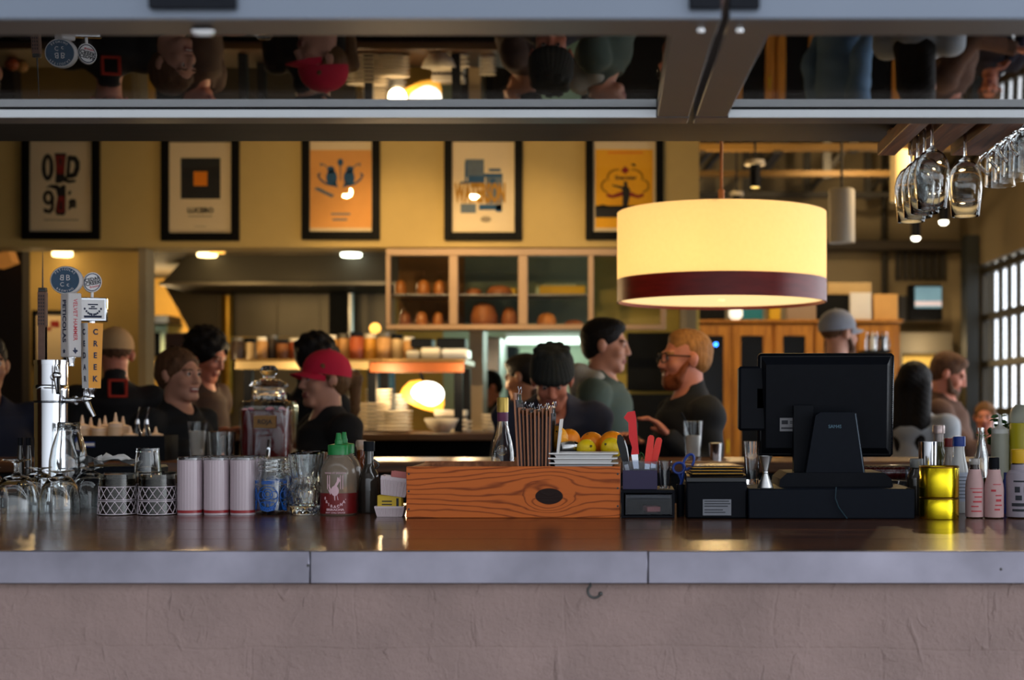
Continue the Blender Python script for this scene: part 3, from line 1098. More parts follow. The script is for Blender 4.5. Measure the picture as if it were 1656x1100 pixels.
# ---- upside-down footed glasses
def footed(h_bowl, h_stem, rr, rf):
    H_ = h_bowl + h_stem
    o = [(0, H_), (rf, H_), (rf + .001, H_ - .002), (rf * .5, H_ - .006), (0.007, H_ - .010), (0.0055, h_bowl + .008), (0.012, h_bowl),
         (rr * .55, h_bowl - .006), (rr * .86, h_bowl * .72), (rr, h_bowl * .35), (rr * .985, 0.0)]
    i = [(rr * .985 - .0022, 0.0), (rr - .0028, h_bowl * .35), (rr * .86 - .003, h_bowl * .70), (rr * .5, h_bowl - .012), (0, h_bowl - .010)]
    return G().lathe(o + i, n=40)


fg = [(27, 3.60, .100, .040, .055, .032, 'upside-down footed glass with the tallest stem, at the end of the bar'),
      (97, 3.60, .098, .014, .050, .033, 'upside-down footed glass with a short stem, in front of the wide-mouth jar'),
      (-45, 3.62, .098, .016, .050, .033, 'upside-down footed glass partly past the end of the row'),
      (62, 3.735, .100, .014, .050, .033, 'upside-down footed glass standing behind, between two front ones'),
      (146, 3.78, .100, .012, .050, .032, 'upside-down footed glass standing behind the first diamond tumbler'),
      (-20, 3.75, .100, .012, .050, .032, 'upside-down footed glass furthest back at the bar end')]
for u, d, hb, hs, rr, rf, lab in fg:
    o = footed(hb, hs, rr, rf).build('footed_glass', M['glass'], loc=(X(u, d), d, ZC + E0), auto=60)
    tag(o, lab, 'glass', 'upside-down footed glasses at the end of the bar')

# ---- wide-mouth glass jar
d = 3.66
jr = thing('wide_mouth_jar', 'empty wide-mouth glass jar with a screw neck beside the tap tower', 'jar', (X(111, 3.84), 3.84, ZC + E0))
h = hz(683, 3.84)
pr = [(0, 0), (.046, 0), (.0505, .006), (.0515, h * .35), (.050, h * .55), (.044, h * .70), (.034, h * .84), (.030, h * .88), (.029, h * .995), (.028, h), (.0265, h * .99),
      (.0275, h * .885), (.0315, h * .835), (.0415, h * .69), (.0475, h * .55), (.0487, .01), (0, .008)]
G().lathe(pr, n=36).build('jar_body', M['glass'], jr, auto=50)
g = G()
for k in range(3):
    z = h * (.91 + .03 * k)
    g.tube([(.0298 * math.cos(a), .0298 * math.sin(a), z) for a in [2 * math.pi * i / 28 for i in range(28)]], .0014, 6, closed=True)
g.build('screw_thread', M['glass'], jr)

# ---- diamond-patterned tumblers
def diamond_tumbler():
    t = thing('diamond_tumbler', 'x', 'glass')
    h, r0, r1 = .102, .043, .0475
    G().lathe(flip(cup_profile(r0, r1, h, .003, .012), h), n=36).build('tumbler_body', M['smoky'], t, auto=40)
    g = G()
    rad = lambda z: r1 + (r0 - r1) * z / h + .0006
    nd = 14
    for z0, z1 in ((.004, .034), (.040, .070)):
        for k in range(nd):
            for sgn in (-1, 1):
                pts = []
                for i in range(7):
                    tt = i / 6
                    z = z0 + (z1 - z0) * tt
                    a = 2 * math.pi * (k + sgn * (tt - .5)) / nd
                    pts.append((rad(z) * math.cos(a), rad(z) * math.sin(a), z))
                g.tube(pts, .0009, 4)
        for z in (z0 - .001, z1 + .001):
            g.tube([(rad(z) * math.cos(2 * math.pi * i / 36), rad(z) * math.sin(2 * math.pi * i / 36), z) for i in range(36)], .0011, 4, closed=True)
    g.build('white_lattice', M['lattice'], t)
    return t


M['lattice'] = mat('white_enamel_print', rgb(206, 192, 200), rough=0.4, noise=0.05)
dt = diamond_tumbler()
dts = [(190, 3.6, 0, 'upside-down tumbler with white diamond lattice beside the footed glasses'), (254.5, 3.6, 0, 'upside-down tumbler with white diamond lattice next to the white ribbed tumblers'),
       (196, 3.705, 0, 'diamond lattice tumbler standing behind the first one'), (258, 3.705, 0, 'diamond lattice tumbler standing behind, carrying a small glass')]
for k, (u, d, z, lab) in enumerate(dts):
    if k == 0:
        dt.location = (X(u, d), d, ZC + E0); dt.rotation_euler = (0, 0, 0.2)
        tag(dt, lab, 'glass', 'diamond lattice tumblers')
    else:
        dup(dt, (X(u, d), d, ZC + E0), 0.2 + k, lab)
h = hz(725, 3.705, ZC + .1028)
o = G().lathe(flip(cup_profile(.0285, .034, h, .0028, .010), h), n=32).build('small_glass', M['glass'], loc=(X(239, 3.705), 3.705, ZC + .1028), auto=40)
tag(o, 'small clear glass turned upside down on top of a diamond tumbler', 'glass')

# ---- crumpled napkins beside the jar
def crumple(w, dp, seed):
    rnd = np.random.RandomState(seed)
    n = 9
    vs = []; fs = []
    for i in range(n):
        for j in range(n):
            vs.append(((i / (n - 1) - .5) * w + rnd.uniform(-.003, .003), (j / (n - 1) - .5) * dp, .012 + .014 * math.sin(i * .55 + seed) * math.cos(j * .6 + seed) + rnd.uniform(-.002, .004)))
    m_ = min(v[2] for v in vs)
    vs = [(x, y, z - m_) for x, y, z in vs]
    for i in range(n - 1):
        for j in range(n - 1):
            fs.append((i * n + j, i * n + j + 1, (i + 1) * n + j + 1, (i + 1) * n + j))
    top = len(vs)
    vs2 = vs + [(x, y, z + .0012) for x, y, z in vs]
    f2 = fs + [tuple(top + k for k in reversed(f)) for f in fs]
    return G().add(vs2, f2)


st = thing('glass_drying_tray', 'low dark tray on the bar under the crumpled napkins', 'tray', (X(185, 3.88), 3.92, ZC + E0))
G().box((0, 0, .055), (.22, .16, .11), .006).build('tray_body', M['black'], st)
for u, d, w, rz, seed, lab in ((141, 3.88, .075, .5, 3, 'crumpled white napkin beside the wide-mouth jar'), (188, 3.9, .105, -.2, 8, 'flat crumpled white napkin behind the diamond tumblers')):
    o = crumple(w, .075, seed).build('paper_napkin', M['paper'], loc=(X(u, d), d, ZC + .111), rot=(0, 0, rz), auto=25)
    tag(o, lab, 'napkin')

# ---- draft beer tower
DT = 3.95
tw = thing('draft_tower', 'chrome draft beer tower column behind the glasses', 'beer tower', (X(82.5, DT), DT, ZC + E0))
R = px(25.5, DT)
h = hz(583, DT)
zc_ = hz(632, DT)
G().lathe([(0, 0), (R * 1.5, 0), (R * 1.5, .012), (R * 1.05, .02), (R, .03), (R, zc_ - .02), (R, h - .012), (R, h - .01), (0, h - .01)], n=48).build('column', M['chrome'], tw)
G().lathe([(R, zc_ - .030), (R + .002, zc_ - .028), (R + .003, zc_), (R + .003, zc_ + .012), (R, zc_ + .016)], n=48).build('collar', M['chrome'], tw)
G().lathe([(R + .0015, h - .012), (R + .0015, h), (0, h + .001)], n=48).build('top_cap', M['chrome'], tw)
G().lathe([(R + .0008, zc_ - .034), (R + .0024, zc_ - .034), (R + .0024, zc_ - .0305), (R + .0008, zc_ - .0305)], n=48).build('seam_ring', M['black'], tw)


def faucet(loc, ang, name='faucet'):
    """shank, body and spout pointing along ang from the column"""
    g = G()
    T = mv(loc, rz=ang)
    g.tube([(R * .9, 0, 0), (R + .022, 0, 0)], .008, 12, T=T)
    g.lathe([(.0, 0), (.012, 0), (.012, .01), (.0, .01)], n=16, T=T @ mv((R + .022, 0, 0), ry=math.pi / 2))
    g.tube([(R + .03, 0, 0), (R + .055, 0, 0.002), (R + .065, 0, .004)], [.0075, .009, .010], 12, T=T)
    g.ell((R + .062, 0, .004), .0125, 14, T=T)
    g.tube([(R + .062, 0, 0), (R + .070, 0, -.018), (R + .085, 0, -.045)], [.009, .0075, .0055], 12, T=T)
    g.lathe([(0, 0), (.008, 0), (.0075, .014), (.005, .022), (.0, .022)], n=14, T=T @ mv((R + .062, 0, .012)))
    return g.build(name, M['chrome'], tw)


zf = hz(648, DT)
faucet((0, 0, zf), -0.15)
zf2 = hz(611, DT)
faucet((0, 0, zf2), -1.05)
faucet((0, 0, hz(606, DT)), 1.75)

# tap handle lettered PETICOLAS
M['handlegrey'] = mat('grey_painted_handle', rgb(196, 190, 188), rough=0.4, noise=0.06)
M['handlewhite'] = mat('white_painted_handle', rgb(226, 224, 224), rough=0.35, noise=0.04)
M['handleorange'] = mat('orange_painted_handle', rgb(222, 146, 12), rough=0.35, noise=0.05)
M['badgeblue'] = mat('dark_blue_badge', rgb(30, 62, 88), rough=0.35, noise=0.35, scale=60)
M['inkblue'] = mat('navy_ink', rgb(22, 32, 62), rough=0.6)
M['inkred'] = mat('red_ink', rgb(190, 60, 70), rough=0.6)
dp_ = DT - R - .02
pt = at(114, 592, DT - (R + .062) * math.sin(1.05))
th = thing('tap_handle', 'grey tap handle with vertical lettering under a round blue badge', 'tap handle', (X(115, 3.87), 3.87, at(0, 590, 3.87).z))
k_ = px(1, 3.87)
s_ = .040
hb = 104 * k_
z0 = 12 * k_
g = G()
T = mv(rz=math.pi / 4 + .12)
g.box((0, 0, z0 + hb / 2), (s_, s_, hb), .003, T=T)
g.build('handle_post', M['handlegrey'], th)
G().lathe([(0, -.004), (.009, -.004), (.008, .006), (.012, z0 * .9), (.012, z0), (0, z0)], n=16).build('ferrule', M['chrome'], th)
zb_ = z0 + hb + 20 * k_
g = G()
Tb = mv((-6 * k_, -.004, zb_), rx=math.pi / 2) @ Matrix.Diagonal((1.1, 1, 1, 1))
g.lathe([(0, -.011), (.0365, -.011), (.039, -.007), (.039, .007), (.0365, .011), (0, .011)], n=40, T=Tb)
bd = g.build('round_badge', M['handlegrey'], th)
G().lathe([(0, .011), (.0345, .011), (.0345, .0122), (0, .0122)], n=40, T=Tb).build('badge_face', M['badgeblue'], bd)
g = G()
for sx_ in (-1, 1):
    cx = -6 * k_
    g.text('B', .022, mv((cx + sx_ * .008, -.0168, zb_ + .006)) @ Matrix.Diagonal((-1 if sx_ < 0 else 1, 1, 1, 1)))
g.text('C', .016, mv((cx - .008, -.0168, zb_ - .012))).text('c', .016, mv((cx + .008, -.0168, zb_ - .012)))
g.build('badge_monogram', M['handlegrey'], bd)
g = G()
for k, ch in enumerate('PETICOLAS'):
    a = math.radians(140 - k * 12.5)
    g.text(ch, .0085, mv((cx + .0325 * math.cos(a), -.0168, zb_ + .0295 * math.sin(a)), ry=math.pi / 2 - a))
for k, ch in enumerate('BREWING'):
    a = math.radians(-130 + k * 13)
    g.text(ch, .0080, mv((cx + .0325 * math.cos(a), -.0168, zb_ + .0295 * math.sin(a)), ry=-math.pi / 2 - a))
g.build('badge_lettering', M['handlegrey'], bd)
off = s_ / 2 + .0003
aL, aR = -math.pi / 4 + .12, math.pi / 4 + .12
nL = Vector((math.sin(aL), -math.cos(aL), 0)); nR = Vector((math.sin(aR), -math.cos(aR), 0))
G().text('PETICOLAS', .0225, Matrix.Translation(nL * off + Vector((0, 0, z0 + hb * .56))) @ mv(rz=aL) @ mv(ry=math.pi / 2), bold=.03, sx=1.03).build('lettering', M['inkblue'], th, smooth=False)
G().text('VELVET HAMMER', .0165, Matrix.Translation(nR * off + Vector((0, 0, z0 + hb * .58))) @ mv(rz=aR) @ mv(ry=math.pi / 2), bold=.01, sx=.9).build('lettering', M['inkred'], th, smooth=False)
star = [(.007 * (1 if i % 2 == 0 else .55) * math.sin(math.pi * i / 5), .007 * (1 if i % 2 == 0 else .55) * math.cos(math.pi * i / 5)) for i in range(10)]
G().prism(star, -.0008, 0, 'y', T=Matrix.Translation(nL * off + Vector((0, 0, z0 + .016))) @ mv(rz=aL)).build('emblem', M['inkblue'], th, smooth=False)
tex = [(-.003, .009), (.001, .009), (.001, .004), (.006, .003), (.008, -.001), (.003, -.004), (.001, -.009), (-.003, -.004), (-.007, -.001), (-.008, .002), (-.003, .002)]
G().prism([(a * .95, b * .95) for a, b in tex], -.0008, 0, 'y', T=Matrix.Translation(nR * off + Vector((0, 0, z0 + .017))) @ mv(rz=aR)).build('emblem', M['inkblue'], th, smooth=False)

# tap handle lettered CEDAR CREEK
th = thing('tap_handle', 'white and orange tap handle with a boxed sign and oval badge on top', 'tap handle', (X(148, 3.90), 3.90, at(0, 641, 3.90).z))
k_ = px(1, 3.90)
z0 = 13 * k_; hb = 105 * k_
ang = math.radians(48)
wt, wb = 17.5 * k_ / math.cos(ang) * 1.0, 14.0 * k_ / math.cos(ang)
T = mv(rz=ang)
aR, aL = ang, ang - math.pi / 2
hwt, hwb = wt / 2, wb / 2
vs = [(x * hwb, y * hwb, z0) for x, y in ((-1, -1), (1, -1), (1, 1), (-1, 1))] + [(x * hwt, y * hwt, z0 + hb) for x, y in ((-1, -1), (1, -1), (1, 1), (-1, 1))]
fs = [(0, 1, 2, 3), (7, 6, 5, 4), (0, 4, 5, 1), (1, 5, 6, 2), (2, 6, 7, 3), (3, 7, 4, 0)]
g = G(); g.add(vs, fs, T=T)
g.m = [0, 0, 1, 0, 0, 0]
g.build('handle_post', [M['handlewhite'], M['handleorange']], th, smooth=False)
G().lathe([(0, -.002), (.008, -.002), (.007, .006), (.011, z0 * .6), (.012, z0), (0, z0)], n=16).build('ferrule', M['chrome'], th)
tl_ = math.atan((hwt - hwb) / hb)
for word, a, m_ in (('CEDAR', aL, M['inkblue']), ('CREEK', aR, M['inkblue'])):
    g = G()
    for k, ch in enumerate(word):
        zz = z0 + hb * (.86 - .18 * k)
        hw = hwb + (hwt - hwb) * (zz - z0) / hb + .0004
        n_ = Vector((math.sin(a), -math.cos(a), 0))
        g.text(ch, .0215, Matrix.Translation(n_ * hw + Vector((0, 0, zz))) @ mv(rz=a) @ mv(rx=tl_), bold=.035, sx=.95)
    g.build('lettering', m_, th, smooth=False)
# boxed sign
zb_ = z0 + hb + .005
bw_, bh_, bd_ = 42 * k_, 38 * k_, .034
sa = math.radians(14)
Tb = mv((3.5 * k_, 0, zb_ + bh_ / 2), rz=sa)
G().lathe([(0, 0), (.010, 0), (.010, .008), (0, .008)], (0, 0, z0 + hb), n=14).build('neck', M['chrome'], th)
bx_ = G().box((0, 0, 0), (bw_, bd_, bh_), .002, T=Tb).build('sign_box', M['chrome'], th)
G().box((0, -bd_ / 2 - .0006, 0), (bw_ * .84, .001, bh_ * .82), T=Tb).build('sign_face', M['handlewhite'], bx_)
g = G()
for x, w, z in ((0, .026, .013), (0, .010, .007), (0, .022, .002)):
    g.box((x, -bd_ / 2 - .0014, z), (w, .0006, .0036), T=Tb)
for s in (-1, 1):
    for k in range(5):
        g.ell((s * (.003 + .0045 * k), -bd_ / 2 - .0012, -.014 + .0012 * k * k * .8), (.0026, .0005, .0034), 8, T=Tb, k=6)
g.box((0, -bd_ / 2 - .0014, -.020), (.046, .0006, .006), T=Tb)
g.build('sign_print', M['inkblue'], bx_, smooth=False)
# oval badge on a short post
zo = zb_ + bh_
G().tube([(1 * k_, 0, zo - .002), (1 * k_, 0, zo + 11 * k_)], .004, 10).build('badge_post', M['handlewhite'], th)
oa = math.radians(24)
Tb = mv((1 * k_, 0, zo + 25 * k_), rz=oa) @ mv(rx=math.pi / 2) @ mv(rz=-.25) @ Matrix.Diagonal((1.0, 1.14, 1, 1))
bd = G().lathe([(0, -.010), (.0225, -.010), (.0242, -.008), (.0242, .008), (.0225, .010), (0, .010)], n=36, T=Tb).build('oval_badge', M['handlewhite'], th)
G().lathe([(.0195, .010), (.0215, .010), (.0215, .0112), (.0195, .0112)], n=36, T=Tb).build('badge_outline', M['inkblue'], bd)
Tt = mv((1 * k_, 0, zo + 25 * k_), rz=oa) @ mv(ry=-.25)
G().text('CEDAR', .0125, Tt @ mv((.002, -.0112, .0075)), bold=.03).text('CREEK', .0135, Tt @ mv((.001, -.0112, -.003)), bold=.03).build('badge_lettering', M['ink'], bd, smooth=False)
G().text('Brewing', .0075, Tt @ mv((.002, -.0112, -.0125)), bold=.02).build('badge_lettering', M['inkred'], bd, smooth=False)

# skyscraper-shaped tap handle
th = thing('tap_handle', 'brown tap handle shaped like a skyscraper with a long antenna', 'tap handle', (X(69, 4.02), 4.02, at(0, 590, 4.02).z))
k_ = px(1, 4.02)
M['tower_stone'] = mat('brown_stone_model', rgb(116, 86, 72), rough=0.6, noise=0.3, scale=60)
g = G()
g.box((0, 0, 36 * k_), (11 * k_, 9 * k_, 72 * k_), .001)
g.box((-4 * k_, 0, 30 * k_), (3 * k_, 10 * k_, 62 * k_)); g.box((4 * k_, 0, 30 * k_), (3 * k_, 10 * k_, 62 * k_))
g.box((0, 0, 90 * k_), (13 * k_, 11 * k_, 56 * k_), .0015)
g.build('tower_block', M['tower_stone'], th)
g = G()
for r_ in range(9):
    for c_ in (-1, 0, 1):
        g.box((c_ * 3.6 * k_, -5.6 * k_, (66 + r_ * 5.6) * k_), (1.6 * k_, .0008, 3.2 * k_))
g.build('window_rows', M['ink'], th, smooth=False)
g = G().box((0, 0, 120 * k_), (11.5 * k_, 10 * k_, 4 * k_), .001)
for c_ in range(-2, 3):
    g.box((c_ * 2.4 * k_, 0, 123 * k_), (1.2 * k_, 9 * k_, 3 * k_))
g.build('crown', M['iron'], th)
G().tube([(0, 0, 121 * k_), (0, 0, 150 * k_), (0, 0, 183 * k_)], [.0024, .0016, .0008], 8).build('antenna', M['iron'], th)
G().lathe([(0, -.012), (.008, -.012), (.010, 0), (0, 0)], n=14).build('ferrule', M['chrome'], th)

# black bottle tops left of the tower
for u, lab in ((38, 'slim dark bottle with a black cap beside the beer tower'), (51, 'second slim dark bottle pressed against the beer tower')):
    b = thing('sauce_bottle', lab, 'bottle', (X(u, 4.0), 3.98, ZC + E0), group='dark sauce bottles by the beer tower')
    hh = hz(708, 3.98)
    G().lathe([(0, 0), (.009, 0), (.0095, .004), (.0095, hh * .66), (.006, hh * .82), (.006, hh * .9), (0, hh * .9)], n=18).build('bottle_body', M['glass_dark'], b)
    G().lathe([(0, hh * .88), (.0075, hh * .88), (.0075, hh), (0, hh)], n=16).build('cap', M['black'], b)

# ---- white ribbed tumblers: a block of nine
M['frost'] = mat('frosted_white_glass', rgb(188, 171, 178), rough=0.32, noise=0.05, scale=60, stretch=(1, 1, 0.05), coat=0.3)
M['redband'] = mat('dark_red_glass_band', rgb(150, 40, 44), rough=0.3)
h = hz(740, 3.6)
R0 = px(20.2, 3.6)
rt = thing('ribbed_tumbler', 'x', 'glass')
rib = lambda a, z: 1 + .012 * math.cos(26 * a)
G().lathe([(0, .012), (R0, .012), (R0 * .985, h - .007), (R0 * .93, h - .007), (R0 * .93, .016), (0, .016)], n=104, fn=rib).build('tumbler_wall', M['frost'], rt, auto=50)
G().lathe([(R0 * .985, h - .007), (R0 * .985, h - .001), (R0 * .96, h), (R0 * .93, h - .001), (R0 * .93, h - .007)], n=40).build('clear_rim', M['glass'], rt)
G().lathe([(0, .005), (R0 * 1.005, .005), (R0 * 1.005, .0118), (0, .0118)], n=40).build('red_band', M['redband'], rt)
G().lathe([(0, 0), (R0 * .985, 0), (R0 * .985, .0048), (0, .0048)], n=40).build('foot_ring', M['frost'], rt)
for r in range(3):
    for c_ in range(3):
        u = (307.5, 350.5, 393.0)[c_]
        d = 3.6 + .067 * r
        x = X(u, 3.6) - .003 * r
        lab = '%s ribbed tumbler of the %s row, %s' % ('white', ('front', 'middle', 'back')[r], ('beside the diamond tumblers', 'between its two neighbours', 'beside the blue jars')[c_])
        if r == c_ == 0:
            rt.location = (x, d, ZC + E0); tag(rt, lab, 'glass', 'block of white ribbed tumblers')
        else:
            dup(rt, (x, d, ZC + E0), .3 * (r + c_), lab, 'block of white ribbed tumblers')

# ---- blue painted jar glasses
M['bluepaint'] = mat('blue_enamel_print', rgb(10, 84, 170), rough=0.35, noise=0.2, scale=50)
M['bluedeep'] = mat('deep_blue_glass', rgb(14, 40, 74), rough=0.08, noise=0.15)
h = hz(744, 3.6)
Rj = px(24, 3.6)
bj = thing('blue_jar_glass', 'x', 'glass')
pr = [(0, 0), (Rj * .9, 0), (Rj * .97, .005), (Rj, .02), (Rj, h * .62), (Rj * .93, h * .70), (Rj * .84, h * .74), (Rj * .84, h), (Rj * .79, h), (Rj * .78, h * .74), (Rj * .92, h * .62), (Rj * .93, .012), (0, .010)]
G().lathe(pr, n=40).build('jar_body', M['thin'], bj)
g = G()
for k in range(3):
    z = h * (.80 + .075 * k)
    g.tube([(Rj * .855 * math.cos(2 * math.pi * i / 32), Rj * .855 * math.sin(2 * math.pi * i / 32), z) for i in range(32)], .0020, 6, closed=True)
g.build('screw_thread', M['glass'], bj)
G().lathe([(0, .011), (Rj * .90, .012), (Rj * .90, h * .50), (0, h * .5)], n=32).build('blue_inside', M['bluedeep'], bj)
g = G()


def wrap_ring(g, z, a0, r, w, R_, n=18, ex=1.0):
    pts = []
    for i in range(n):
        t_ = 2 * math.pi * i / n
        a = a0 + r * ex * math.cos(t_) / R_
        pts.append(((R_ + .0004) * math.sin(a), -(R_ + .0004) * math.cos(a), z + r * math.sin(t_)))
    g.tube(pts, w, 5, closed=True)


for a0 in (0.0, 1.57, 3.14, 4.71):
    wrap_ring(g, .046, a0, .027, .0011, Rj)
    wrap_ring(g, .053, a0, .013, .0013, Rj)
    wrap_ring(g, .053, a0, .007, .0012, Rj, 12)
    for s in (-1, 1):
        wrap_ring(g, .050, a0 + s * .44, .010, .0012, Rj, 12)
        wrap_ring(g, .025, a0 + s * .34, .008, .0012, Rj, 12)
    for k in range(7):
        wrap_ring(g, .082, a0 + (k - 3) * .11, .0035, .0010, Rj, 8)
        wrap_ring(g, .014 + .001 * abs(k - 3), a0 + (k - 3) * .12, .0045, .0011, Rj, 8)
    for k in range(5):
        a = a0 + (k - 2) * .09
        g.tube([((Rj + .0004) * math.sin(a), -(Rj + .0004) * math.cos(a), .028), ((Rj + .0004) * math.sin(a), -(Rj + .0004) * math.cos(a), .036)], .001, 4)
g.build('skull_print', M['bluepaint'], bj)
for k, (u, d, lab) in enumerate(((438.5, 3.6, 'blue skull-printed jar glass in front, next to the white tumblers'), (446, 3.70, 'blue jar glass standing right behind the front blue one'),
                                 (453, 3.80, 'blue jar glass furthest back of its file'))):
    if k == 0:
        bj.location = (X(u, d), d, ZC + E0); tag(bj, lab, 'glass', 'blue printed jar glasses')
    else:
        dup(bj, (X(u, d), d, ZC + E0), .5 * k, lab)

# ---- cut crystal glasses
h = hz(733, 3.6)
Rc = px(25.5, 3.6)
prof = [(0, 0), (.030, 0), (.0325, .003), (.034, .008), (.0405, .028), (.0425, .045), (.040, .062), (.0345, .078), (.032, .092), (.0345, .112), (Rc, h - .003), (Rc * .97, h),
        (Rc * .92, h - .003), (.0305, .112), (.028, .092), (.031, .078), (.0365, .06), (.037, .045), (.033, .024), (0, .02)]


def cutfn(a, z):
    if z < .004 or z > h - .02:
        return 1
    return 1 + .035 * abs(math.sin(6 * a + z * 60)) - .035 * abs(math.sin(6 * a - z * 60))


cg = G().lathe(prof, n=72, fn=lambda a, z: cutfn(a, z)).build('cut_crystal_glass', M['glass'], loc=(X(492, 3.6), 3.6, ZC + E0), auto=12)
tag(cg, 'flared cut-crystal glass in front, beside the red sauce bottle', 'glass', 'cut crystal glasses')
for u, d, lab in ((499, 3.70, 'flared cut-crystal glass standing behind the front one'), (512, 3.80, 'flared cut-crystal glass furthest back, behind the red sauce bottle')):
    o = cg.copy(); COL.objects.link(o); o.location = (X(u, d), d, ZC + E0); o['label'] = lab

# ---- chilli sauce bottles
M['sauceglass'] = mat('cloudy_clear_plastic', rgb(168, 148, 128), rough=0.16, trans=0.55, ior=1.4, noise=0.2, scale=20)
M['sauce'] = mat('red_chilli_sauce', rgb(112, 20, 22), rough=0.4, noise=0.4, scale=30)
M['whiteprint'] = mat('white_screen_print', rgb(214, 176, 184), rough=0.5)


def sauce_bottle(fill, printed):
    t = thing('chilli_sauce_bottle', 'x', 'bottle')
    Rb = px(29.3, 3.6)
    h_sh = hz(722, 3.6); h_c0 = hz(735, 3.6)
    body = [(0, 0), (Rb * .93, 0), (Rb, .005), (Rb, .100), (Rb * .985, .106), (Rb * .95, .116), (Rb * .80, .132), (Rb * .60, .143), (.024, .148), (.024, .160), (0, .160)]
    G().lathe(body, n=40).build('bottle_body', M['sauceglass'], t)
    if fill:
        G().lathe([(0, .001), (Rb + .0003, .004), (Rb + .0003, .055), (Rb + .0003, .0555), (0, .056)], n=40, fn=lambda a, z: 1.0 if z < .05 else 1.0).build('sauce', M['sauce'], t)
    G().lathe([(0, .151), (.0265, .151), (.0265, .174), (.0250, .176), (.012, .178), (.0, .178)], n=36, fn=lambda a, z: 1 + (.02 * math.cos(18 * a) if z < .175 else 0)).build('cap', M['green'], t)
    G().lathe([(.0100, .177), (.0092, .188), (.0080, .189), (.0058, .205), (.0048, .206), (0, .206)], n=18).build('nozzle', M['green'], t)
    if printed:
        g = G()
        R_ = Rb + .0006
        # rooster emblem
        body_ = circ(0, .062, .010, .013, 14)
        tail = [(-.006, .06), (-.018, .080), (-.014, .062), (-.019, .066), (-.012, .052)]
        neck = [(.003, .07), (.012, .086), (.006, .088), (-.002, .074)]
        head = circ(.009, .088, .0045, .0045, 8)
        comb = [(.005, .092), (.007, .097), (.009, .093), (.011, .097), (.012, .091)]
        legs = [(-.002, .05), (-.001, .038), (.001, .038), (.001, .05)]
        for pl in (body_, tail, neck, head, comb, legs, [(.005, .05), (.007, .039), (.009, .039), (.006, .051)]):
            vs = [(R_ * math.sin(x / R_), -R_ * math.cos(x / R_), z) for x, z in pl]
            vs2 = [((R_ - .0006) * math.sin(x / R_), -(R_ - .0006) * math.cos(x / R_), z) for x, z in pl]
            n_ = len(pl)
            g.add(vs + vs2, [tuple(range(n_)), tuple(range(2 * n_ - 1, n_ - 1, -1))] + [(i, (i + 1) % n_, n_ + (i + 1) % n_, n_ + i) for i in range(n_)])
        em = g.build('rooster_emblem', M['whiteprint'], t, smooth=False)
        g = G()
        for k in range(9):
            a = math.radians(-155 + k * 16.2)
            x, z = .030 * math.cos(a), .058 + .036 * math.sin(a)
            g.text('SRIRACHAS'[k] if k < 8 else '.', .009, mv((0, 0, 0)), wrap=(R_, z, x / R_), bold=.06)
        g.text('SRIRACHA', .0075, mv(), wrap=(R_, .0145, 0), bold=.04, sx=1.3)
        g.text('HOT CHILI SAUCE', .0052, mv(), wrap=(R_, .007, 0), bold=.02, sx=1.2)
        for sx_ in (-1, 1):
            for z in (.085, .072):
                pass
        g.text('TUONG OT SRIRACHA', .0050, mv(), wrap=(R_, .106, 0), bold=.02, sx=1.1)
        g.build('lettering', M['whiteprint'], t, smooth=False)
        g = G()
        for a in (-.42, -.30, .30, .42):
            g.tube([(R_ * math.sin(a), -R_ * math.cos(a), .066), (R_ * math.sin(a), -R_ * math.cos(a), .101)], .0012, 4)
        g.build('printed_columns', M['whiteprint'], t)
    return t


sb = sauce_bottle(True, True)
sb.location = (X(547.5, 3.6), 3.6, ZC + E0)
tag(sb, 'clear sauce bottle with green cap and white rooster print, front one', 'bottle', 'green-capped chilli sauce bottles')
sb2 = sauce_bottle(True, False)
sb2.location = (X(557, 3.72), 3.715, ZC + E0)
tag(sb2, 'green-capped sauce bottle standing behind the rooster-printed one', 'bottle', 'green-capped chilli sauce bottles')

# ---- amber bottle with round clear stopper
d = 3.74
b = thing('stoppered_bottle', 'slim amber bottle with a rounded clear stopper behind the sauce bottle', 'bottle', (X(583, d), d + .01, ZC + E0))
h = hz(712, d)
G().lathe([(0, 0), (.021, 0), (.022, .004), (.022, h * .60), (.017, h * .68), (.0125, h * .74), (.0125, h * .86), (0, h * .86)], n=28).build('bottle_body', M['amber'], b)
G().lathe([(0, h * .84), (.0115, h * .84), (.0122, h * .88), (.0145, h * .91), (.0148, h * .97), (.012, h), (0, h)], n=24).build('stopper', mat('clear_pink_plastic', rgb(200, 170, 150), rough=0.15, trans=0.4), b)
# ---- dark round-shouldered bottle with handle loop
d = 3.65
b = thing('syrup_jug', 'dark round-shouldered syrup bottle with black cap and small handle', 'bottle', (X(597, d), d, ZC + E0))
h = hz(714, d)
G().lathe([(0, 0), (.026, 0), (.0275, .005), (.028, h * .36), (.027, h * .46), (.022, h * .57), (.014, h * .64), (.0115, h * .70), (.0115, h * .88), (0, h * .88)], n=30).build('bottle_body', M['glass_dark'], b)
G().lathe([(0, h * .86), (.0145, h * .86), (.0145, h * .99), (.0135, h), (0, h)], n=24).build('cap', M['black'], b)
G().tube([(.011 + .014 * math.sin(math.pi * k / 10), 0, h * (.74 - .14 * k / 10)) for k in range(11)], .003, 7).build('handle', M['glass_dark'], b)

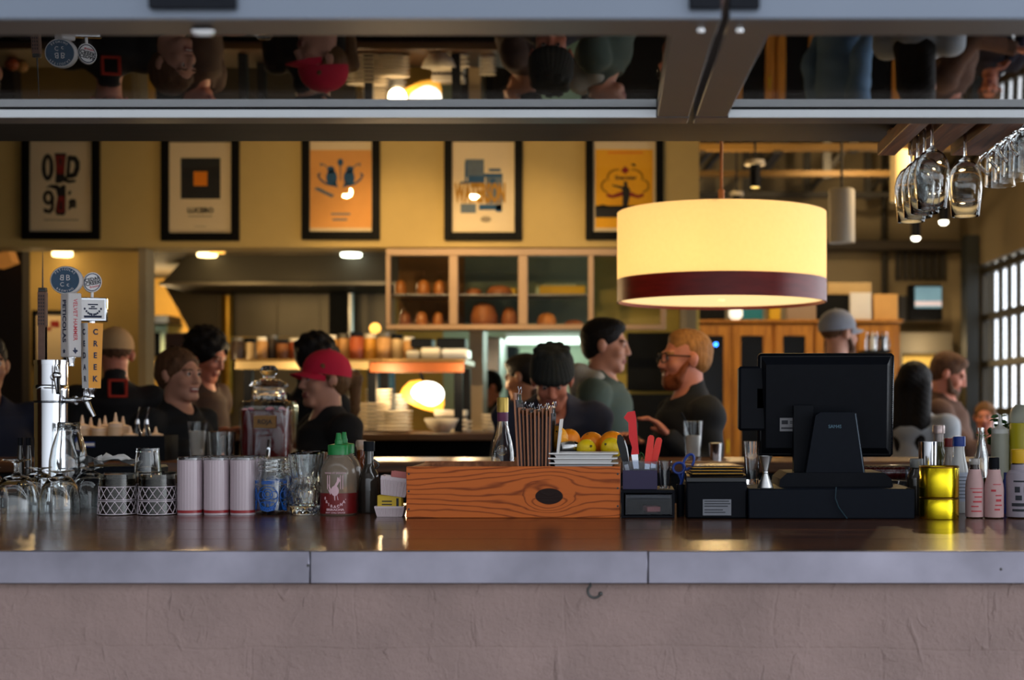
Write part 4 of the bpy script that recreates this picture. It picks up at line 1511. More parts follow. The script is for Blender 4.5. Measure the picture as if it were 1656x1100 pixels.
# ---- sugar-packet ramekins
def caddy(w, dp, hh):
    g = G()
    n = 40
    def outline(s, zz, flute):
        pts = []
        for side in range(4):
            for k in range(n):
                t_ = -1 + 2 * k / n
                a, b_ = (t_, -1) if side == 0 else (1, t_) if side == 1 else (-t_, 1) if side == 2 else (-1, -t_)
                f = (.0008 * math.cos(k * math.pi * .8) if flute else 0)
                x = a * w / 2 * s; y = b_ * dp / 2 * s
                if side in (0, 2): y += f * b_
                else: x += f * a
                pts.append((x, y, zz))
        return pts
    rings = [outline(.84, 0, 0), outline(.86, .003, 1), outline(.985, hh * .78, 1), outline(1.0, hh * .80, 0), outline(1.0, hh, 0), outline(.93, hh, 0), outline(.80, .005, 0)]
    vs = sum(rings, [])
    L_ = 4 * n
    fs = []
    for r in range(len(rings) - 1):
        for i in range(L_):
            j = (i + 1) % L_
            fs.append((r * L_ + i, r * L_ + j, (r + 1) * L_ + j, (r + 1) * L_ + i))
    fs.append(tuple(range(L_ - 1, -1, -1)))
    fs.append(tuple((len(rings) - 1) * L_ + i for i in range(L_)))
    return g.add(vs, fs)


d = 3.50
M['caddywhite'] = mat('pinkish_white_ceramic', rgb(206, 190, 194), rough=0.3, noise=0.04)
z_lo = hz(820, d)
o = caddy(.073, .058, z_lo).build('sugar_caddy', M['caddywhite'], loc=(X(627.5, d), d + .045, ZC + E0), auto=30)
tag(o, 'lower white fluted caddy standing on the bar beside the wooden box', 'sugar caddy', 'white sugar caddies')
zup = hz(803, d)
o = caddy(.070, .056, .047).build('sugar_caddy', M['caddywhite'], loc=(X(633, d), d + .045, ZC + zup - .0005), rot=(0, .13, 0), auto=30)
tag(o, 'upper white fluted caddy sitting tilted on the yellow packets', 'sugar caddy', 'white sugar caddies')


def packet(w, hh, mt, loc, rot, lab, bars=True):
    t = thing('sweetener_packet', lab, 'sugar packet', loc, 0, 'sweetener packets in the caddies')
    t.rotation_euler = rot
    G().box((0, 0, hh / 2), (w, .003, hh), .0008).build('packet_paper', mt, t)
    g = G()
    for k in range(3):
        g.box((-w * .1, -.0019, hh * (.35 + .17 * k)), (w * .42, .0006, hh * .06))
    g.box((w * .34, -.0019, hh * .5), (w * .1, .0006, hh * .7))
    g.build('packet_print', M['ink'], t, smooth=False)
    return t


M['packyellow'] = mat('yellow_packet_paper', rgb(206, 172, 50), rough=0.6, noise=0.06)
M['packpink'] = mat('pink_packet_paper', rgb(190, 110, 104), rough=0.6, noise=0.08)
M['packbrown'] = mat('brown_packet_paper', rgb(140, 108, 76), rough=0.7, noise=0.1)
zf = ZC + .006
for k in range(5):
    packet(.060, .047, M['packyellow'], (X(627 + (k % 2), d), d + .026 + .0075 * k, zf), (0, 0, .03 * (k % 3 - 1)),
           'yellow sweetener packet in the lower caddy, %s' % ('the front one', 'just behind the front one', 'in the middle', 'second from the back', 'the rearmost')[k])
for k in range(4):
    packet(.050, .052 - .002 * (k % 2), (M['packpink'], M['packbrown'], M['packpink'], M['packbrown'])[k], (X(638 + k, d) + .006, d + .030 + .009 * k, ZC + zup + .007), (0, .13, .05 * (k % 2)),
           '%s packet standing in the upper tilted caddy, %s' % (('pink', 'brown', 'pink', 'brown')[k], ('in front', 'second', 'third', 'rearmost')[k]))

# ---- long wooden box with a knot
d = 3.485
xa, xb = X(657, d), X(1003, d)
hB = hz(755, d)
Wb = xb - xa
xm = (xa + xb) / 2
m = bpy.data.materials.new('knotty_pine_front')
m.use_nodes = True
nt = m.node_tree
P = nt.nodes['Principled BSDF']
P.inputs['Roughness'].default_value = 0.55
P.inputs['Specular IOR Level'].default_value = 0.2


def N(kind, **kw):
    n_ = nt.nodes.new(kind)
    for k, v_ in kw.items():
        setattr(n_, k, v_)
    return n_


def mth(op, a, b=None, c_=None):
    n_ = N('ShaderNodeMath', operation=op)
    for i, q_ in enumerate((a, b, c_)):
        if q_ is None:
            continue
        if isinstance(q_, (int, float)):
            n_.inputs[i].default_value = q_
        else:
            nt.links.new(q_, n_.inputs[i])
    return n_.outputs[0]


tc = N('ShaderNodeTexCoord')
sp = N('ShaderNodeSeparateXYZ')
nt.links.new(tc.outputs['Object'], sp.inputs[0])
kx, kz = X(888, d) - xm, hz(803, d)
dx = mth('SUBTRACT', sp.outputs['X'], kx)
dz = mth('SUBTRACT', sp.outputs['Z'], kz)
nz = N('ShaderNodeTexNoise'); nz.inputs['Scale'].default_value = 7; nz.inputs['Detail'].default_value = 3
mpp = N('ShaderNodeMapping'); mpp.inputs['Scale'].default_value = (.5, 1, 2.2)
nt.links.new(tc.outputs['Object'], mpp.inputs[0]); nt.links.new(mpp.outputs[0], nz.inputs['Vector'])
wob = mth('MULTIPLY', mth('SUBTRACT', nz.outputs['Fac'], .5), .05)
ex = mth('MULTIPLY', dx, .62)
r2 = mth('ADD', mth('MULTIPLY', ex, ex), mth('MULTIPLY', dz, dz))
r2c = mth('ADD', r2, .00006)
defl = mth('SUBTRACT', 1.0, mth('DIVIDE', .0019, mth('ADD', r2c, .0006)))
psi = mth('ADD', mth('MULTIPLY', dz, defl), wob)
# rings close to the knot
rr = mth('SQRT', r2)
near = mth('SUBTRACT', 1.0, mth('MULTIPLY', rr, 24.0))
near = mth('MAXIMUM', mth('MINIMUM', near, 1.0), 0.0)
fld = mth('ADD', mth('MULTIPLY', psi, 460.0), mth('MULTIPLY', mth('MULTIPLY', rr, 560.0), near))
sn = mth('SINE', fld)
sn = mth('POWER', mth('MULTIPLY_ADD', sn, .5, .5), 5.0)
fine = N('ShaderNodeTexNoise'); fine.inputs['Scale'].default_value = 60; fine.inputs['Detail'].default_value = 6
mp3 = N('ShaderNodeMapping'); mp3.inputs['Scale'].default_value = (.08, 1, 2.5)
nt.links.new(tc.outputs['Object'], mp3.inputs[0]); nt.links.new(mp3.outputs[0], fine.inputs['Vector'])
tone = mth('ADD', mth('MULTIPLY', sn, .75), mth('MULTIPLY', mth('SUBTRACT', fine.outputs['Fac'], .5), .7))
cr = N('ShaderNodeValToRGB')
cr.color_ramp.elements[0].position = 0.05; cr.color_ramp.elements[0].color = (*rgb(198, 102, 44), 1)
cr.color_ramp.elements[1].position = 0.9; cr.color_ramp.elements[1].color = (*rgb(120, 54, 24), 1)
nt.links.new(tone, cr.inputs[0])
# the knot itself: dark oval with a point on its left
kxx = mth('MULTIPLY', dx, .58)
kd = mth('ADD', mth('SQRT', mth('ADD', mth('MULTIPLY', kxx, kxx), mth('MULTIPLY', dz, dz))), mth('MULTIPLY', wob, .06))
kf = mth('MULTIPLY', mth('SUBTRACT', .0205, kd), 700.0)
kf = mth('MAXIMUM', mth('MINIMUM', kf, 1.0), 0.0)
mx = N('ShaderNodeMix', data_type='RGBA')
mx.inputs[7].default_value = (*rgb(34, 17, 12), 1)
nt.links.new(kf, mx.inputs[0]); nt.links.new(cr.outputs[0], mx.inputs[6])
nt.links.new(mx.outputs[2], P.inputs['Base Color'])
bp = N('ShaderNodeBump'); bp.inputs['Strength'].default_value = .15; bp.inputs['Distance'].default_value = .002
nt.links.new(tone, bp.inputs['Height']); nt.links.new(bp.outputs[0], P.inputs['Normal'])
M['knotpine'] = m
M['pine'] = wood('pine_board', rgb(190, 120, 72), rgb(130, 74, 42), 'Y', rough=0.55)
dep = .34
wbx = thing('wooden_box', 'long knotty pine box on the bar holding menus and trays', 'wooden box', (xm, d, ZC + E0))
t_ = .017
G().box((0, t_ / 2, hB / 2), (Wb, t_, hB), .0012).build('front_board', M['knotpine'], wbx)
G().box((0, dep - t_ / 2, hB / 2), (Wb, t_, hB), .0012).build('back_board', M['pine'], wbx)
for s in (-1, 1):
    G().box((s * (Wb / 2 - t_ / 2), dep / 2, hB / 2 - .001), (t_, dep - 2 * t_, hB - .004), .0012).build('end_board', M['pine'], wbx)
G().box((0, dep / 2, .005), (Wb - 2 * t_, dep - 2 * t_, .010)).build('bottom_board', M['pine'], wbx)
for u, v in ((661, 767), (661, 795), (661, 824), (999, 767), (999, 790), (999, 819)):
    G().lathe([(0, -.0012), (.0022, -.001), (.0026, 0), (0, .0004)], (0, 0, 0), 10, T=mv((X(u, d) - xm, -.0002, hz(v, d)), rx=-math.pi / 2) @ Matrix.Diagonal((1, 1, -1, 1))).build('nail', M['iron'], wbx)

# ---- clear spirit bottle behind the box
d = 3.87
b = thing('spirit_bottle', 'clear round-shouldered spirit bottle with gold cap behind the wooden box', 'bottle', (X(813, d), d, ZC + E0))
h = hz(643, d)
r = px(19, d)
pr = [(0, 0), (r * .95, 0), (r, .005), (r, h * .42), (r * .97, h * .50), (r * .80, h * .60), (r * .58, h * .68), (r * .46, h * .76), (r * .44, h * .90)]
G().lathe(pr + [(r * .36, h * .90), (r * .38, h * .76), (r * .5, h * .68), (r * .72, h * .60), (r * .9, h * .49), (r * .92, .01), (0, .008)], n=36).build('bottle_body', M['glass'], b)
G().lathe([(0, h * .865), (r * .50, h * .865), (r * .50, h * .99), (r * .46, h), (0, h)], n=28).build('cap', M['gold'], b)
G().lathe([(r * .462, h * .78), (r * .475, h * .78), (r * .475, h * .862), (r * .462, h * .862)], n=28).build('neck_seal', mat('purple_seal', rgb(110, 50, 86), rough=0.5), b)
g = G()
for i in range(13):
    a0, a1 = -1.1 + 2.2 * i / 13, -1.1 + 2.2 * (i + 1) / 13
    R_ = r + .0006
    g.add([(R_ * math.sin(a), -R_ * math.cos(a), z) for a in (a0, a1) for z in (.06, h * .42)], [(0, 2, 3, 1)])
g.build('label', mat('grey_label', rgb(176, 172, 158), rough=0.6), b)
wrap = G()
wrap_ring(wrap, h * .52, 0, .013, .0012, r * .95)
wrap_ring(wrap, h * .52, 0, .008, .0009, r * .95)
wrap.build('embossed_medallion', M['glass'], b)

# ---- clipboards with menus in the box
M['clipboard'] = mat('brown_hardboard', rgb(150, 98, 68), rough=0.5, noise=0.15, scale=60)
M['menudark'] = mat('dark_menu_sheet', rgb(40, 34, 44), rough=0.6, noise=0.1)


def clipboard():
    t = thing('menu_clipboard', 'x', 'clipboard')
    G().box((0, .115, .132), (.0046, .225, .264), .0008).build('board', M['clipboard'], t)
    G().box((.0037, .115, .126), (.0022, .214, .244), .0003).build('menu_sheets', M['menudark'], t)
    g = G()
    g.box((.0052, .115, .250), (.0014, .10, .022), .0005)
    g.tube([(.006, .07, .262), (.0085, .07, .268), (.006, .07, .278), (.003, .075, .272)], .0011, 6)
    g.tube([(.006, .16, .262), (.0085, .16, .268), (.006, .16, .278), (.003, .155, .272)], .0011, 6)
    g.build('metal_clip', M['chrome'], t)
    return t


cp = clipboard()
nC = 10
ords = ['first', 'second', 'third', 'fourth', 'fifth', 'sixth', 'seventh', 'eighth', 'ninth', 'tenth']
for k in range(nC):
    ub, ut = 841.5 + 5.0 * k, 832 + 6.5 * k
    if k == nC - 1:
        ut -= 1
    dd = 3.512 + .004 * ((k * 7) % 5)
    ht = .292
    tilt = math.atan((X(ut, dd) - X(ub, dd)) / .27)
    lab = 'clipboard menu standing on edge in the wooden box, %s counted from the spirit bottle' % ords[k]
    if k == 0:
        t = cp; tag(t, lab, 'clipboard', 'clipboard menus in the wooden box')
    else:
        t = dup(cp, (0, 0, 0), None, lab, 'clipboard menus in the wooden box')
    t.location = (X(ub, dd), dd, ZC + .0125)
    t.rotation_euler = (0, tilt, 0)
    t.scale = (1, 1, (1.12, .98, .955, .97, .93, .96, .94, .97, .95, .985)[k])
o = G().box((0, .10, .115), (.0012, .19, .23)).box((.0016, .10, .10), (.0012, .19, .20)).build('paper_menu', M['paper'], loc=(X(890.5, 3.53), 3.53, ZC + .0125), rot=(0, .10, 0))
tag(o, 'loose white paper menus leaning against the last clipboard', 'menu')

# ---- inner bins of the wooden box and stacked trays
bt = ZC + hB - .004
o = G().box((0, 0, (bt - ZC - .012) / 2), (X(1000, 3.6) - X(893, 3.6) - .027, .125, bt - ZC - .012), .003).build('plastic_bin', M['black'], loc=((X(911, 3.6) + X(993, 3.6)) / 2, 3.572, ZC + .0118))
tag(o, 'black plastic bin inside the wooden box under the white trays', 'bin')
zlb = at(0, 733, 3.70).z
o = G().box((0, 0, (zlb - ZC - .012) / 2), (.070, .150, zlb - ZC - .012), .003).build('plastic_bin', M['black'], loc=(X(921, 3.72), 3.722, ZC + .0118))
tag(o, 'black plastic bin inside the wooden box under the two raised oranges', 'bin')
zrb = at(0, 742, 3.70).z
o = G().box((0, 0, (zrb - ZC - .012) / 2), (.074, .150, zrb - ZC - .012), .003).build('plastic_bin', M['black'], loc=(X(968, 3.72), 3.722, ZC + .0118))
tag(o, 'black plastic bin inside the wooden box under the lemons', 'bin')


def tray():
    w, dp_, hh = X(1000, 3.53) - X(888, 3.53), .115, .0125
    g = G()
    def rect(sx, sy, z):
        return [(-sx / 2, -sy / 2, z), (sx / 2, -sy / 2, z), (sx / 2, sy / 2, z), (-sx / 2, sy / 2, z)]
    rings = [rect(w * .80, dp_ * .72, 0), rect(w * .84, dp_ * .76, .006), rect(w, dp_, hh - .003), rect(w, dp_, hh), rect(w * .985, dp_ * .98, hh), rect(w * .82, dp_ * .74, .009), rect(w * .80, dp_ * .72, .004)]
    vs = sum(rings, [])
    fs = [(3, 2, 1, 0), (24, 25, 26, 27)]
    for r_ in range(6):
        for i in range(4):
            fs.append((r_ * 4 + i, r_ * 4 + (i + 1) % 4, r_ * 4 + 4 + (i + 1) % 4, r_ * 4 + 4 + i))
    return g.add(vs, fs)


ft = None
for k, lab in enumerate(('lowest white rectangular tray of the stack in the wooden box', 'middle white rectangular tray of the stack in the wooden box', 'topmost white rectangular tray of the stack in front of the fruit')):
    if ft is None:
        ft = tray().build('serving_tray', M['white'], auto=25); o = ft
    else:
        o = ft.copy(); COL.objects.link(o)
    o.location = (X(944, 3.53) - .002 * (k % 2), 3.572, bt + E0 + .0120 * k)
    tag(o, lab, 'tray', 'stack of white trays')

# ---- fruit
M['orange'] = mat('orange_peel', rgb(248, 164, 14), rough=0.42, noise=0.08, scale=40, bump=0.25, bscale=120)
M['orange2'] = mat('ripe_orange_peel', rgb(244, 138, 10), rough=0.42, noise=0.08, scale=40, bump=0.25, bscale=120)
M['lemon'] = mat('lemon_peel', rgb(232, 196, 16), rough=0.4, noise=0.08, scale=40, bump=0.2, bscale=120)
M['stalk'] = mat('brown_stalk', rgb(96, 84, 40), rough=0.8)


def fruit(u, v, d, r, zbase, mt, nm, lab, lemon=False, rot=(0, 0, 0)):
    p = at(u, v, d)
    t = thing(nm, lab, nm, (p.x, d, zbase + r + E0), 0, 'citrus fruit in the wooden box')
    t.rotation_euler = rot
    prof = []
    n = 18
    for i in range(n + 1):
        a = math.pi * i / n
        rr_, z = math.sin(a) * r, -math.cos(a) * r
        if lemon:
            z *= 1.12
            rr_ *= 1 - .10 * (abs(z) / r) ** 3
            if i in (0, n): z *= 1.10
        else:
            if i in (0, n): z *= .955
        prof.append((0 if i in (0, n) else rr_, z))
    G().lathe(prof, n=28).build('peel', mt, t, auto=80)
    zt = prof[-1][1]
    G().lathe([(0, zt + .0015), (.0026, zt + .0012), (.0035, zt - .001), (0, zt - .0016)], n=8).build('stem_end', M['stalk'], t)


fruit(897, 709, 3.705, .036, zlb, M['orange'], 'orange', 'orange half hidden behind the loose paper menus', rot=(.9, .3, 0))
fruit(920, 707, 3.765, .031, zlb, M['orange2'], 'orange', 'orange behind the lying steel shaker', rot=(-.5, .5, 0))
fruit(957, 720, 3.785, .034, zrb, M['orange2'], 'orange', 'orange behind the small front lemon', rot=(.4, -.4, 0))
fruit(990, 720, 3.745, .0355, zrb, M['orange2'], 'orange', 'orange at the end of the box beside the red knife', rot=(-.2, -.7, 0))
fruit(948, 721, 3.675, .0255, zrb, M['lemon'], 'lemon', 'lemon in the middle of the fruit', True, (1.25, .5, 0.3))
fruit(989, 724, 3.675, .0275, zrb, M['lemon'], 'lemon', 'greenish lemon beside the black-handled opener', True, (1.2, -.3, -.4))

# ---- lying steel shaker
p = at(920, 723, 3.672)
sh = thing('steel_shaker', 'small steel shaker lying on its side in front of the oranges', 'shaker', (p.x, 3.672, zlb + .0165))
Ts = mv(rz=.35) @ mv(ry=math.radians(82))
G().lathe([(0, -.022), (.013, -.022), (.0158, -.016), (.016, .004), (.013, .014), (0, .014)], n=24, T=Ts).build('shaker_body', M['steel'], sh)
G().lathe([(.013, .014), (.0135, .017), (.010, .024), (0, .026)], n=24, T=Ts).build('shaker_cap', M['chrome'], sh)
G().lathe([(0, .026), (.003, .026), (.0022, .031), (.0044, .034), (.0040, .038), (0, .039)], n=14, T=Ts).build('shaker_knob', M['chrome'], sh)

# ---- black organiser with clear drawer
d = 3.475
xo = X(1048, d)
Wo = X(1092, d) - X(1005.5, d)
ho = hz(793, d)
og = thing('bar_organizer', 'black plastic organiser with a clear drawer beside the wooden box', 'organizer', (xo, d, ZC + E0))
g = G()
g.box((0, .09, ho - .004), (Wo, .17, .008), .001)
g.box((0, .09, .003), (Wo, .17, .006), .001)
for s in (-1, 1):
    g.box((s * (Wo / 2 - .003), .09, ho / 2), (.006, .17, ho - .012))
g.box((0, .172, ho / 2), (Wo - .012, .006, ho - .012))
g.build('organizer_body', M['black'], og)
M['clearplastic'] = pane_mat('clear_plastic', 1.45, (.8, .82, .86), 0.12)
dw = G()
dwW = Wo - .016
hd = ho - .018
dw.box((0, .012, hd / 2), (dwW, .004, hd), .001)
dw.box((0, .085, .002), (dwW, .142, .003))
for s in (-1, 1):
    dw.box((s * (dwW / 2 - .0015), .085, hd / 2), (.003, .142, hd))
drw = dw.build('drawer', M['clearplastic'], og, loc=(.002, 0, .0075))
G().box((0, .006, hd - .006), (dwW, .010, .011), .002).build('drawer_lip', M['clearplastic'], drw)
g = G()
g.box((.018, .05, .012), (.035, .05, .014), .002, T=mv(rz=.2))
g.build('drawer_contents', M['packpink'], drw)

d = 3.50
hp = hz(747, d, ZC + ho)
pb = thing('utensil_bin', 'small purple plastic bin with clear rim holding knives', 'bin', (X(1035, d), d, ZC + E0 + ho + .0006))
Wp = X(1063, d) - X(1007, d)
M['purple'] = mat('dark_purple_plastic', rgb(40, 30, 66), rough=0.5, noise=0.15)
g = G()
hpp = hp * .68
for y, in ((0,), (.10,)):
    g.box((0, y + .0015, hpp / 2), (Wp, .003, hpp))
for s in (-1, 1):
    g.box((s * (Wp / 2 - .0015), .0515, hpp / 2), (.003, .097, hpp))
g.box((0, .0515, .0015), (Wp - .006, .097, .003))
g.build('bin_wall', M['purple'], pb)
g = G()
for y in (0, .10):
    g.box((0, y + .0015, (hp + hpp) / 2), (Wp, .0025, hp - hpp))
for s in (-1, 1):
    g.box((s * (Wp / 2 - .0015), .0515, (hp + hpp) / 2), (.0025, .097, hp - hpp))
g.build('clear_rim', M['clearplastic'], pb)
zin = ZC + ho + .0044


def knife(u, dd, ubase, vtop, vbol, mt, lab, kind='chef', rz=0.0):
    """kitchen knife standing blade-down in the bin"""
    p0 = at(ubase, vbol, dd); p1 = at(u, vtop, dd)
    L_ = (p1 - p0).length
    tilt = math.atan2(p1.x - p0.x, p1.z - p0.z)
    t = thing('kitchen_knife', lab, 'knife', (p0.x, dd, p0.z))
    t.rotation_euler = (0, tilt, rz)
    w = .021 if kind == 'chef' else .017
    if kind == 'chef':
        pts = [(-w * .40, 0), (w * .55, 0), (w * .50, L_ * .45), (w * .52, L_ * .85), (w * .42, L_), (-w * .45, L_ * .985), (-w * .95, L_ * .86), (-w * .45, L_ * .74), (-w * .52, L_ * .4), (-w * .22, L_ * .16)]
    else:
        pts = [(-w * .45, 0), (w * .45, 0), (w * .5, L_ * .5), (w * .42, L_ * .93), (w * .2, L_), (-w * .25, L_), (-w * .5, L_ * .93), (-w * .55, L_ * .5)]
    G().prism(pts, -.007, .007, 'y').build('handle', mt, t, auto=50)
    lb = (p0.z - zin) / math.cos(tilt) - .001
    G().prism([(-w * .38, 0), (w * .42, 0), (w * .40, -lb * .8), (0, -lb)], -.0008, .0008, 'y').build('blade', M['chrome'], t)


knife(1021, 3.545, 1026, 665, 735, M['red'], 'tall red-handled kitchen knife standing in the purple bin')
knife(1054, 3.535, 1047, 704, 750, M['orange_red'], 'orange-red handled paring knife leaning next to the red knife', 'p')
knife(1067, 3.565, 1057, 708, 750, M['orange_red'], 'orange-red handled paring knife nearest the scissors', 'p')
# black-handled bottle opener
p0 = at(1011, 745, 3.58)
t = thing('bottle_opener', 'black-handled bar tool with steel edge standing beside the lemons', 'bar tool', (p0.x, 3.58, p0.z))
t.rotation_euler = (0, -.24, 0)
G().prism([(-.008, -.01), (.010, -.01), (.0125, .03), (.010, .058), (.004, .067), (-.004, .066), (-.0095, .05)], -.006, .006, 'y').build('handle', M['black_gloss'], t, auto=50)
G().prism([(.008, -.006), (.0122, .012), (.0135, .032), (.0118, .05), (.0095, .048), (.0105, .03), (.0095, .012)], -.0068, .0068, 'y').build('steel_edge', M['steel'], t, auto=50)
G().box((0, 0, -.021), (.010, .002, .026)).build('shank', M['steel'], t)
# green label tie
o = G().tube([(-.004, 0, 0), (-.002, 0, .012), (.004, 0, .020), (.009, 0, .016), (.012, 0, .004)], .0022, 6).tube([(0, .004, 0), (.004, .004, .012), (.010, .004, .012)], .0018, 6).build('herb_sprig', M['leaf'], loc=(X(1034, 3.57), 3.57, at(0, 745, 3.57).z))
tag(o, 'thin green herb sprig sticking out between the knives', 'herb')
# measuring glass
d = 3.53
hm = hz(746, d, ZC + ho)
o = G().lathe(cup_profile(.0125, .0175, hm, .002, .005), n=28).build('measuring_glass', M['glass'], loc=(X(1076, d), d + .02, ZC + ho + .001), auto=40)
tag(o, 'small clear measuring glass beside the purple bin', 'glass')

# ---- scissors in a black cup
d = 3.53
pc = thing('pen_cup', 'slim black cup holding the blue scissors beside the printer', 'cup', (X(1100, d) + .001, d + .005, ZC + E0))
hc = hz(784, d)
G().lathe([(0, 0), (.0095, 0), (.0105, hc), (.0090, hc), (.0085, .004), (0, .004)], n=24).build('cup_wall', M['black'], pc)
sc = thing('scissors', 'blue-handled scissors standing in the slim black cup', 'scissors', (X(1100, d), d + .005, ZC + hc))
kx_ = px(1, d)
g = G()
for cx, cz_, rx, rz_, tl in ((-2, 27, 9.5, 8.5, .3), (14, 37, 7.5, 13, -.45)):
    pts = []
    for i in range(20):
        a = 2 * math.pi * i / 20
        x, z = rx * math.cos(a), rz_ * math.sin(a)
        pts.append(((cx + x * math.cos(tl) - z * math.sin(tl)) * kx_, 0 if cx < 0 else .002, (cz_ + x * math.sin(tl) + z * math.cos(tl)) * kx_))
    gg = G().tube(pts, .0034, 8, closed=True)
    gg.tube([(pts[14][0], pts[14][1], pts[14][2]), (3 * kx_, 0, 6 * kx_), (0, 0, -2 * kx_)], [.0036, .0042, .003], 8)
    gg.build('finger_loop', M['blue'], sc)
for s in (-1, 1):
    G().prism([(-.003, 0), (.003, 0), (.0022 * s, -.055), (0, -.066)], s * .0006 - .0005, s * .0006 + .0005, 'y').build('blade', M['steel'], sc)

# ---- receipt printer with check presenters on top
d = 3.46
xp = X(1159, d)
Wp = X(1208, d) - X(1110, d)
hp = hz(768, d)
pn = thing('receipt_printer', 'black receipt printer with a grey label beside the sales terminal', 'printer', (xp, d, ZC + E0))
G().box((0, .10, hp * .42), (Wp, .20, hp * .84), .004).build('printer_body', M['black'], pn)
G().prism([(0.001, hp * .84), (.199, hp * .84), (.199, hp), (.03, hp), (.006, hp * .92)], -Wp / 2 + .001, Wp / 2 - .001, 'x').build('printer_lid', M['black_gloss'], pn)
lb = G().box((X(1159.5, d) - xp, -.0006, hz(821, d)), (px(46, d), .001, px(26, d))).build('rating_label', mat('grey_label_foil', rgb(120, 122, 130), rough=0.6), pn)
g = G()
for k, (w, v_) in enumerate(((40, 811), (42, 815), (38, 819), (30, 825), (34, 829))):
    g.box((X(1160, d) - xp - px((42 - w) / 2, d), -.0013, hz(v_, d)), (px(w, d), .0006, px(1.4, d)))
g.build('label_print', M['ink'], pn, smooth=False)
M['yellowtrim'] = mat('yellow_cardboard', rgb(196, 140, 34), rough=0.6)
for k, (du, dz_, rz) in enumerate(((0, 0, .04), (3, .0075, -.05), (-2, .015, .10))):
    cpz = ZC + hp + .0008 + dz_
    t = thing('check_presenter', 'black check folder with yellow edge on the printer, %s' % ('lowest of three', 'middle of three', 'topmost of three')[k], 'check folder', (X(1157 + du, 3.52), 3.56, cpz), rz, 'check folders on the printer')
    G().box((0, 0, .0034), (.128, .16, .0028), .0008).build('cover', M['black_gloss'], t)
    G().box((0, 0, .0010), (.126, .158, .0018)).build('yellow_edge', M['yellowtrim'], t)

# ---- sales terminal
d = 3.46
dk = 3.45
xk = X(1345, dk)
Wk = X(1480, dk) - X(1210, dk)
hk_ = hz(791, dk)
cd = thing('cash_drawer', 'wide black cash drawer under the sales terminal', 'cash drawer', (xk, dk, ZC + E0))
G().box((0, .20, hk_ / 2), (Wk, .40, hk_), .003).build('drawer_case', M['charcoal'], cd)
zk = ZC + hk_ + .0008
DS = 3.56
tm = thing('sales_terminal', 'black point-of-sale terminal seen from behind with a rear customer display', 'sales terminal', (X(1347, DS), DS, zk))
ox, oy, oz = X(1347, DS), DS, zk
def L(u, v, dd=DS):
    p = at(u, v, dd)
    return p.x - ox, p.z - oz
# base plate
x0, _ = L(1258, 0); x1, _ = L(1441, 0)
hb = hz(764, DS, zk)
g = G().prism([(x0, 0), (x1, 0), (x1 - .004, hb * .55), (x1 - .022, hb), (x0 + .02, hb), (x0 + .003, hb * .55)], -.03, .16, 'y')
g.build('terminal_base', M['black'], tm, auto=30)
# screen housing, slightly turned and leaning
cx, cz_ = L(1342, 656)
Ws, Hs = px(224, DS), px(172, DS)
scr = mv((cx, .075, cz_), rz=-.055, rx=.10)
g = G()
sec = [(Ws * .5, -.010), (Ws * .5, .012)]
g.box((0, .012, 0), (Ws, .020, Hs), .007, T=scr)
hsg = g.build('screen_housing', M['black_gloss'], tm)
def ringbox(w0, h0, y0, w1, h1, y1, T):
    vs = [(-w0, y0, -h0), (w0, y0, -h0), (w0, y0, h0), (-w0, y0, h0), (-w1, y1, -h1), (w1, y1, -h1), (w1, y1, h1), (-w1, y1, h1)]
    fs = [(0, 1, 2, 3), (7, 6, 5, 4), (0, 4, 5, 1), (1, 5, 6, 2), (2, 6, 7, 3), (3, 7, 4, 0)]
    return vs, fs
vs, fs = ringbox(Ws * .475, Hs * .475, .004, Ws * .44, Hs * .40, -.022, scr)
G().add(vs, fs, T=scr).build('rear_cover', M['black'], tm, auto=20)
g = G()
for k in range(40):
    g.box((Ws * .485, -.0005, -Hs * .43 + Hs * .80 * k / 39), (.004, .006, .0016), T=scr)
g.build('vent_ribs', M['charcoal'], tm)
# rear customer display unit at the side
xa_, _ = L(1196, 0, DS + .05); xb_, _ = L(1250, 0, DS + .05); _, za_ = L(0, 697, DS + .05); _, zb_ = L(0, 592, DS + .05)
G().box(((xa_ + xb_) / 2, .10, (za_ + zb_) / 2), (xb_ - xa_, .05, zb_ - za_), .006).box(((xa_ + xb_) / 2 + .02, .085, (za_ + zb_) / 2), (.03, .02, .05)).build('side_display', M['black'], tm)
# stand column
pts = [L(1326, 667), L(1380, 667), L(1385, 670), L(1398, 767), L(1302, 767), L(1318, 672)]
stn = G().prism(pts, -.012, .035, 'y').build('stand_column', M['charcoal'], tm, auto=20)
xe0, ze0 = L(1382, 669); xe1, ze1 = L(1396, 766)
G().tube([(xe0, -.010, ze0), (xe1, -.010, ze1)], .0025, 8).build('stand_edge', mat('blue_grey_plastic', rgb(64, 84, 100), rough=0.3), tm)
xt, zt_ = L(1349, 690)
G().text('SAM4S', .0115, mv((xt, -.0123, zt_)), bold=.02).build('lettering', mat('teal_lettering', rgb(60, 92, 110), rough=0.5), tm, smooth=False)
G().box(((L(1280, 0)[0] + L(1325, 0)[0]) / 2, .05, (hb + cz_) / 2 - .0), (.05, .03, cz_ - hb)).build('screen_bracket', M['black'], tm)
# rating label on the rear cover
xl, zl_ = L(1289, 684)
lg = G().box((-Ws * .245, -.0226, -Hs * .175), (px(42, DS), .001, px(22, DS)), T=scr).build('rating_label', mat('grey_sticker', rgb(128, 128, 132), rough=0.6), tm)
g = G()
for x, z, w, hh in ((-.020, .006, .016, .010), (.006, .008, .026, .002), (.006, .004, .026, .002), (.012, 0, .02, .002), (-.012, -.009, .034, .004)):
    g.box((-Ws * .245 + x, -.0234, -Hs * .175 + z), (w, .0006, hh), T=scr)
g.build('label_print', M['ink'], tm, smooth=False)
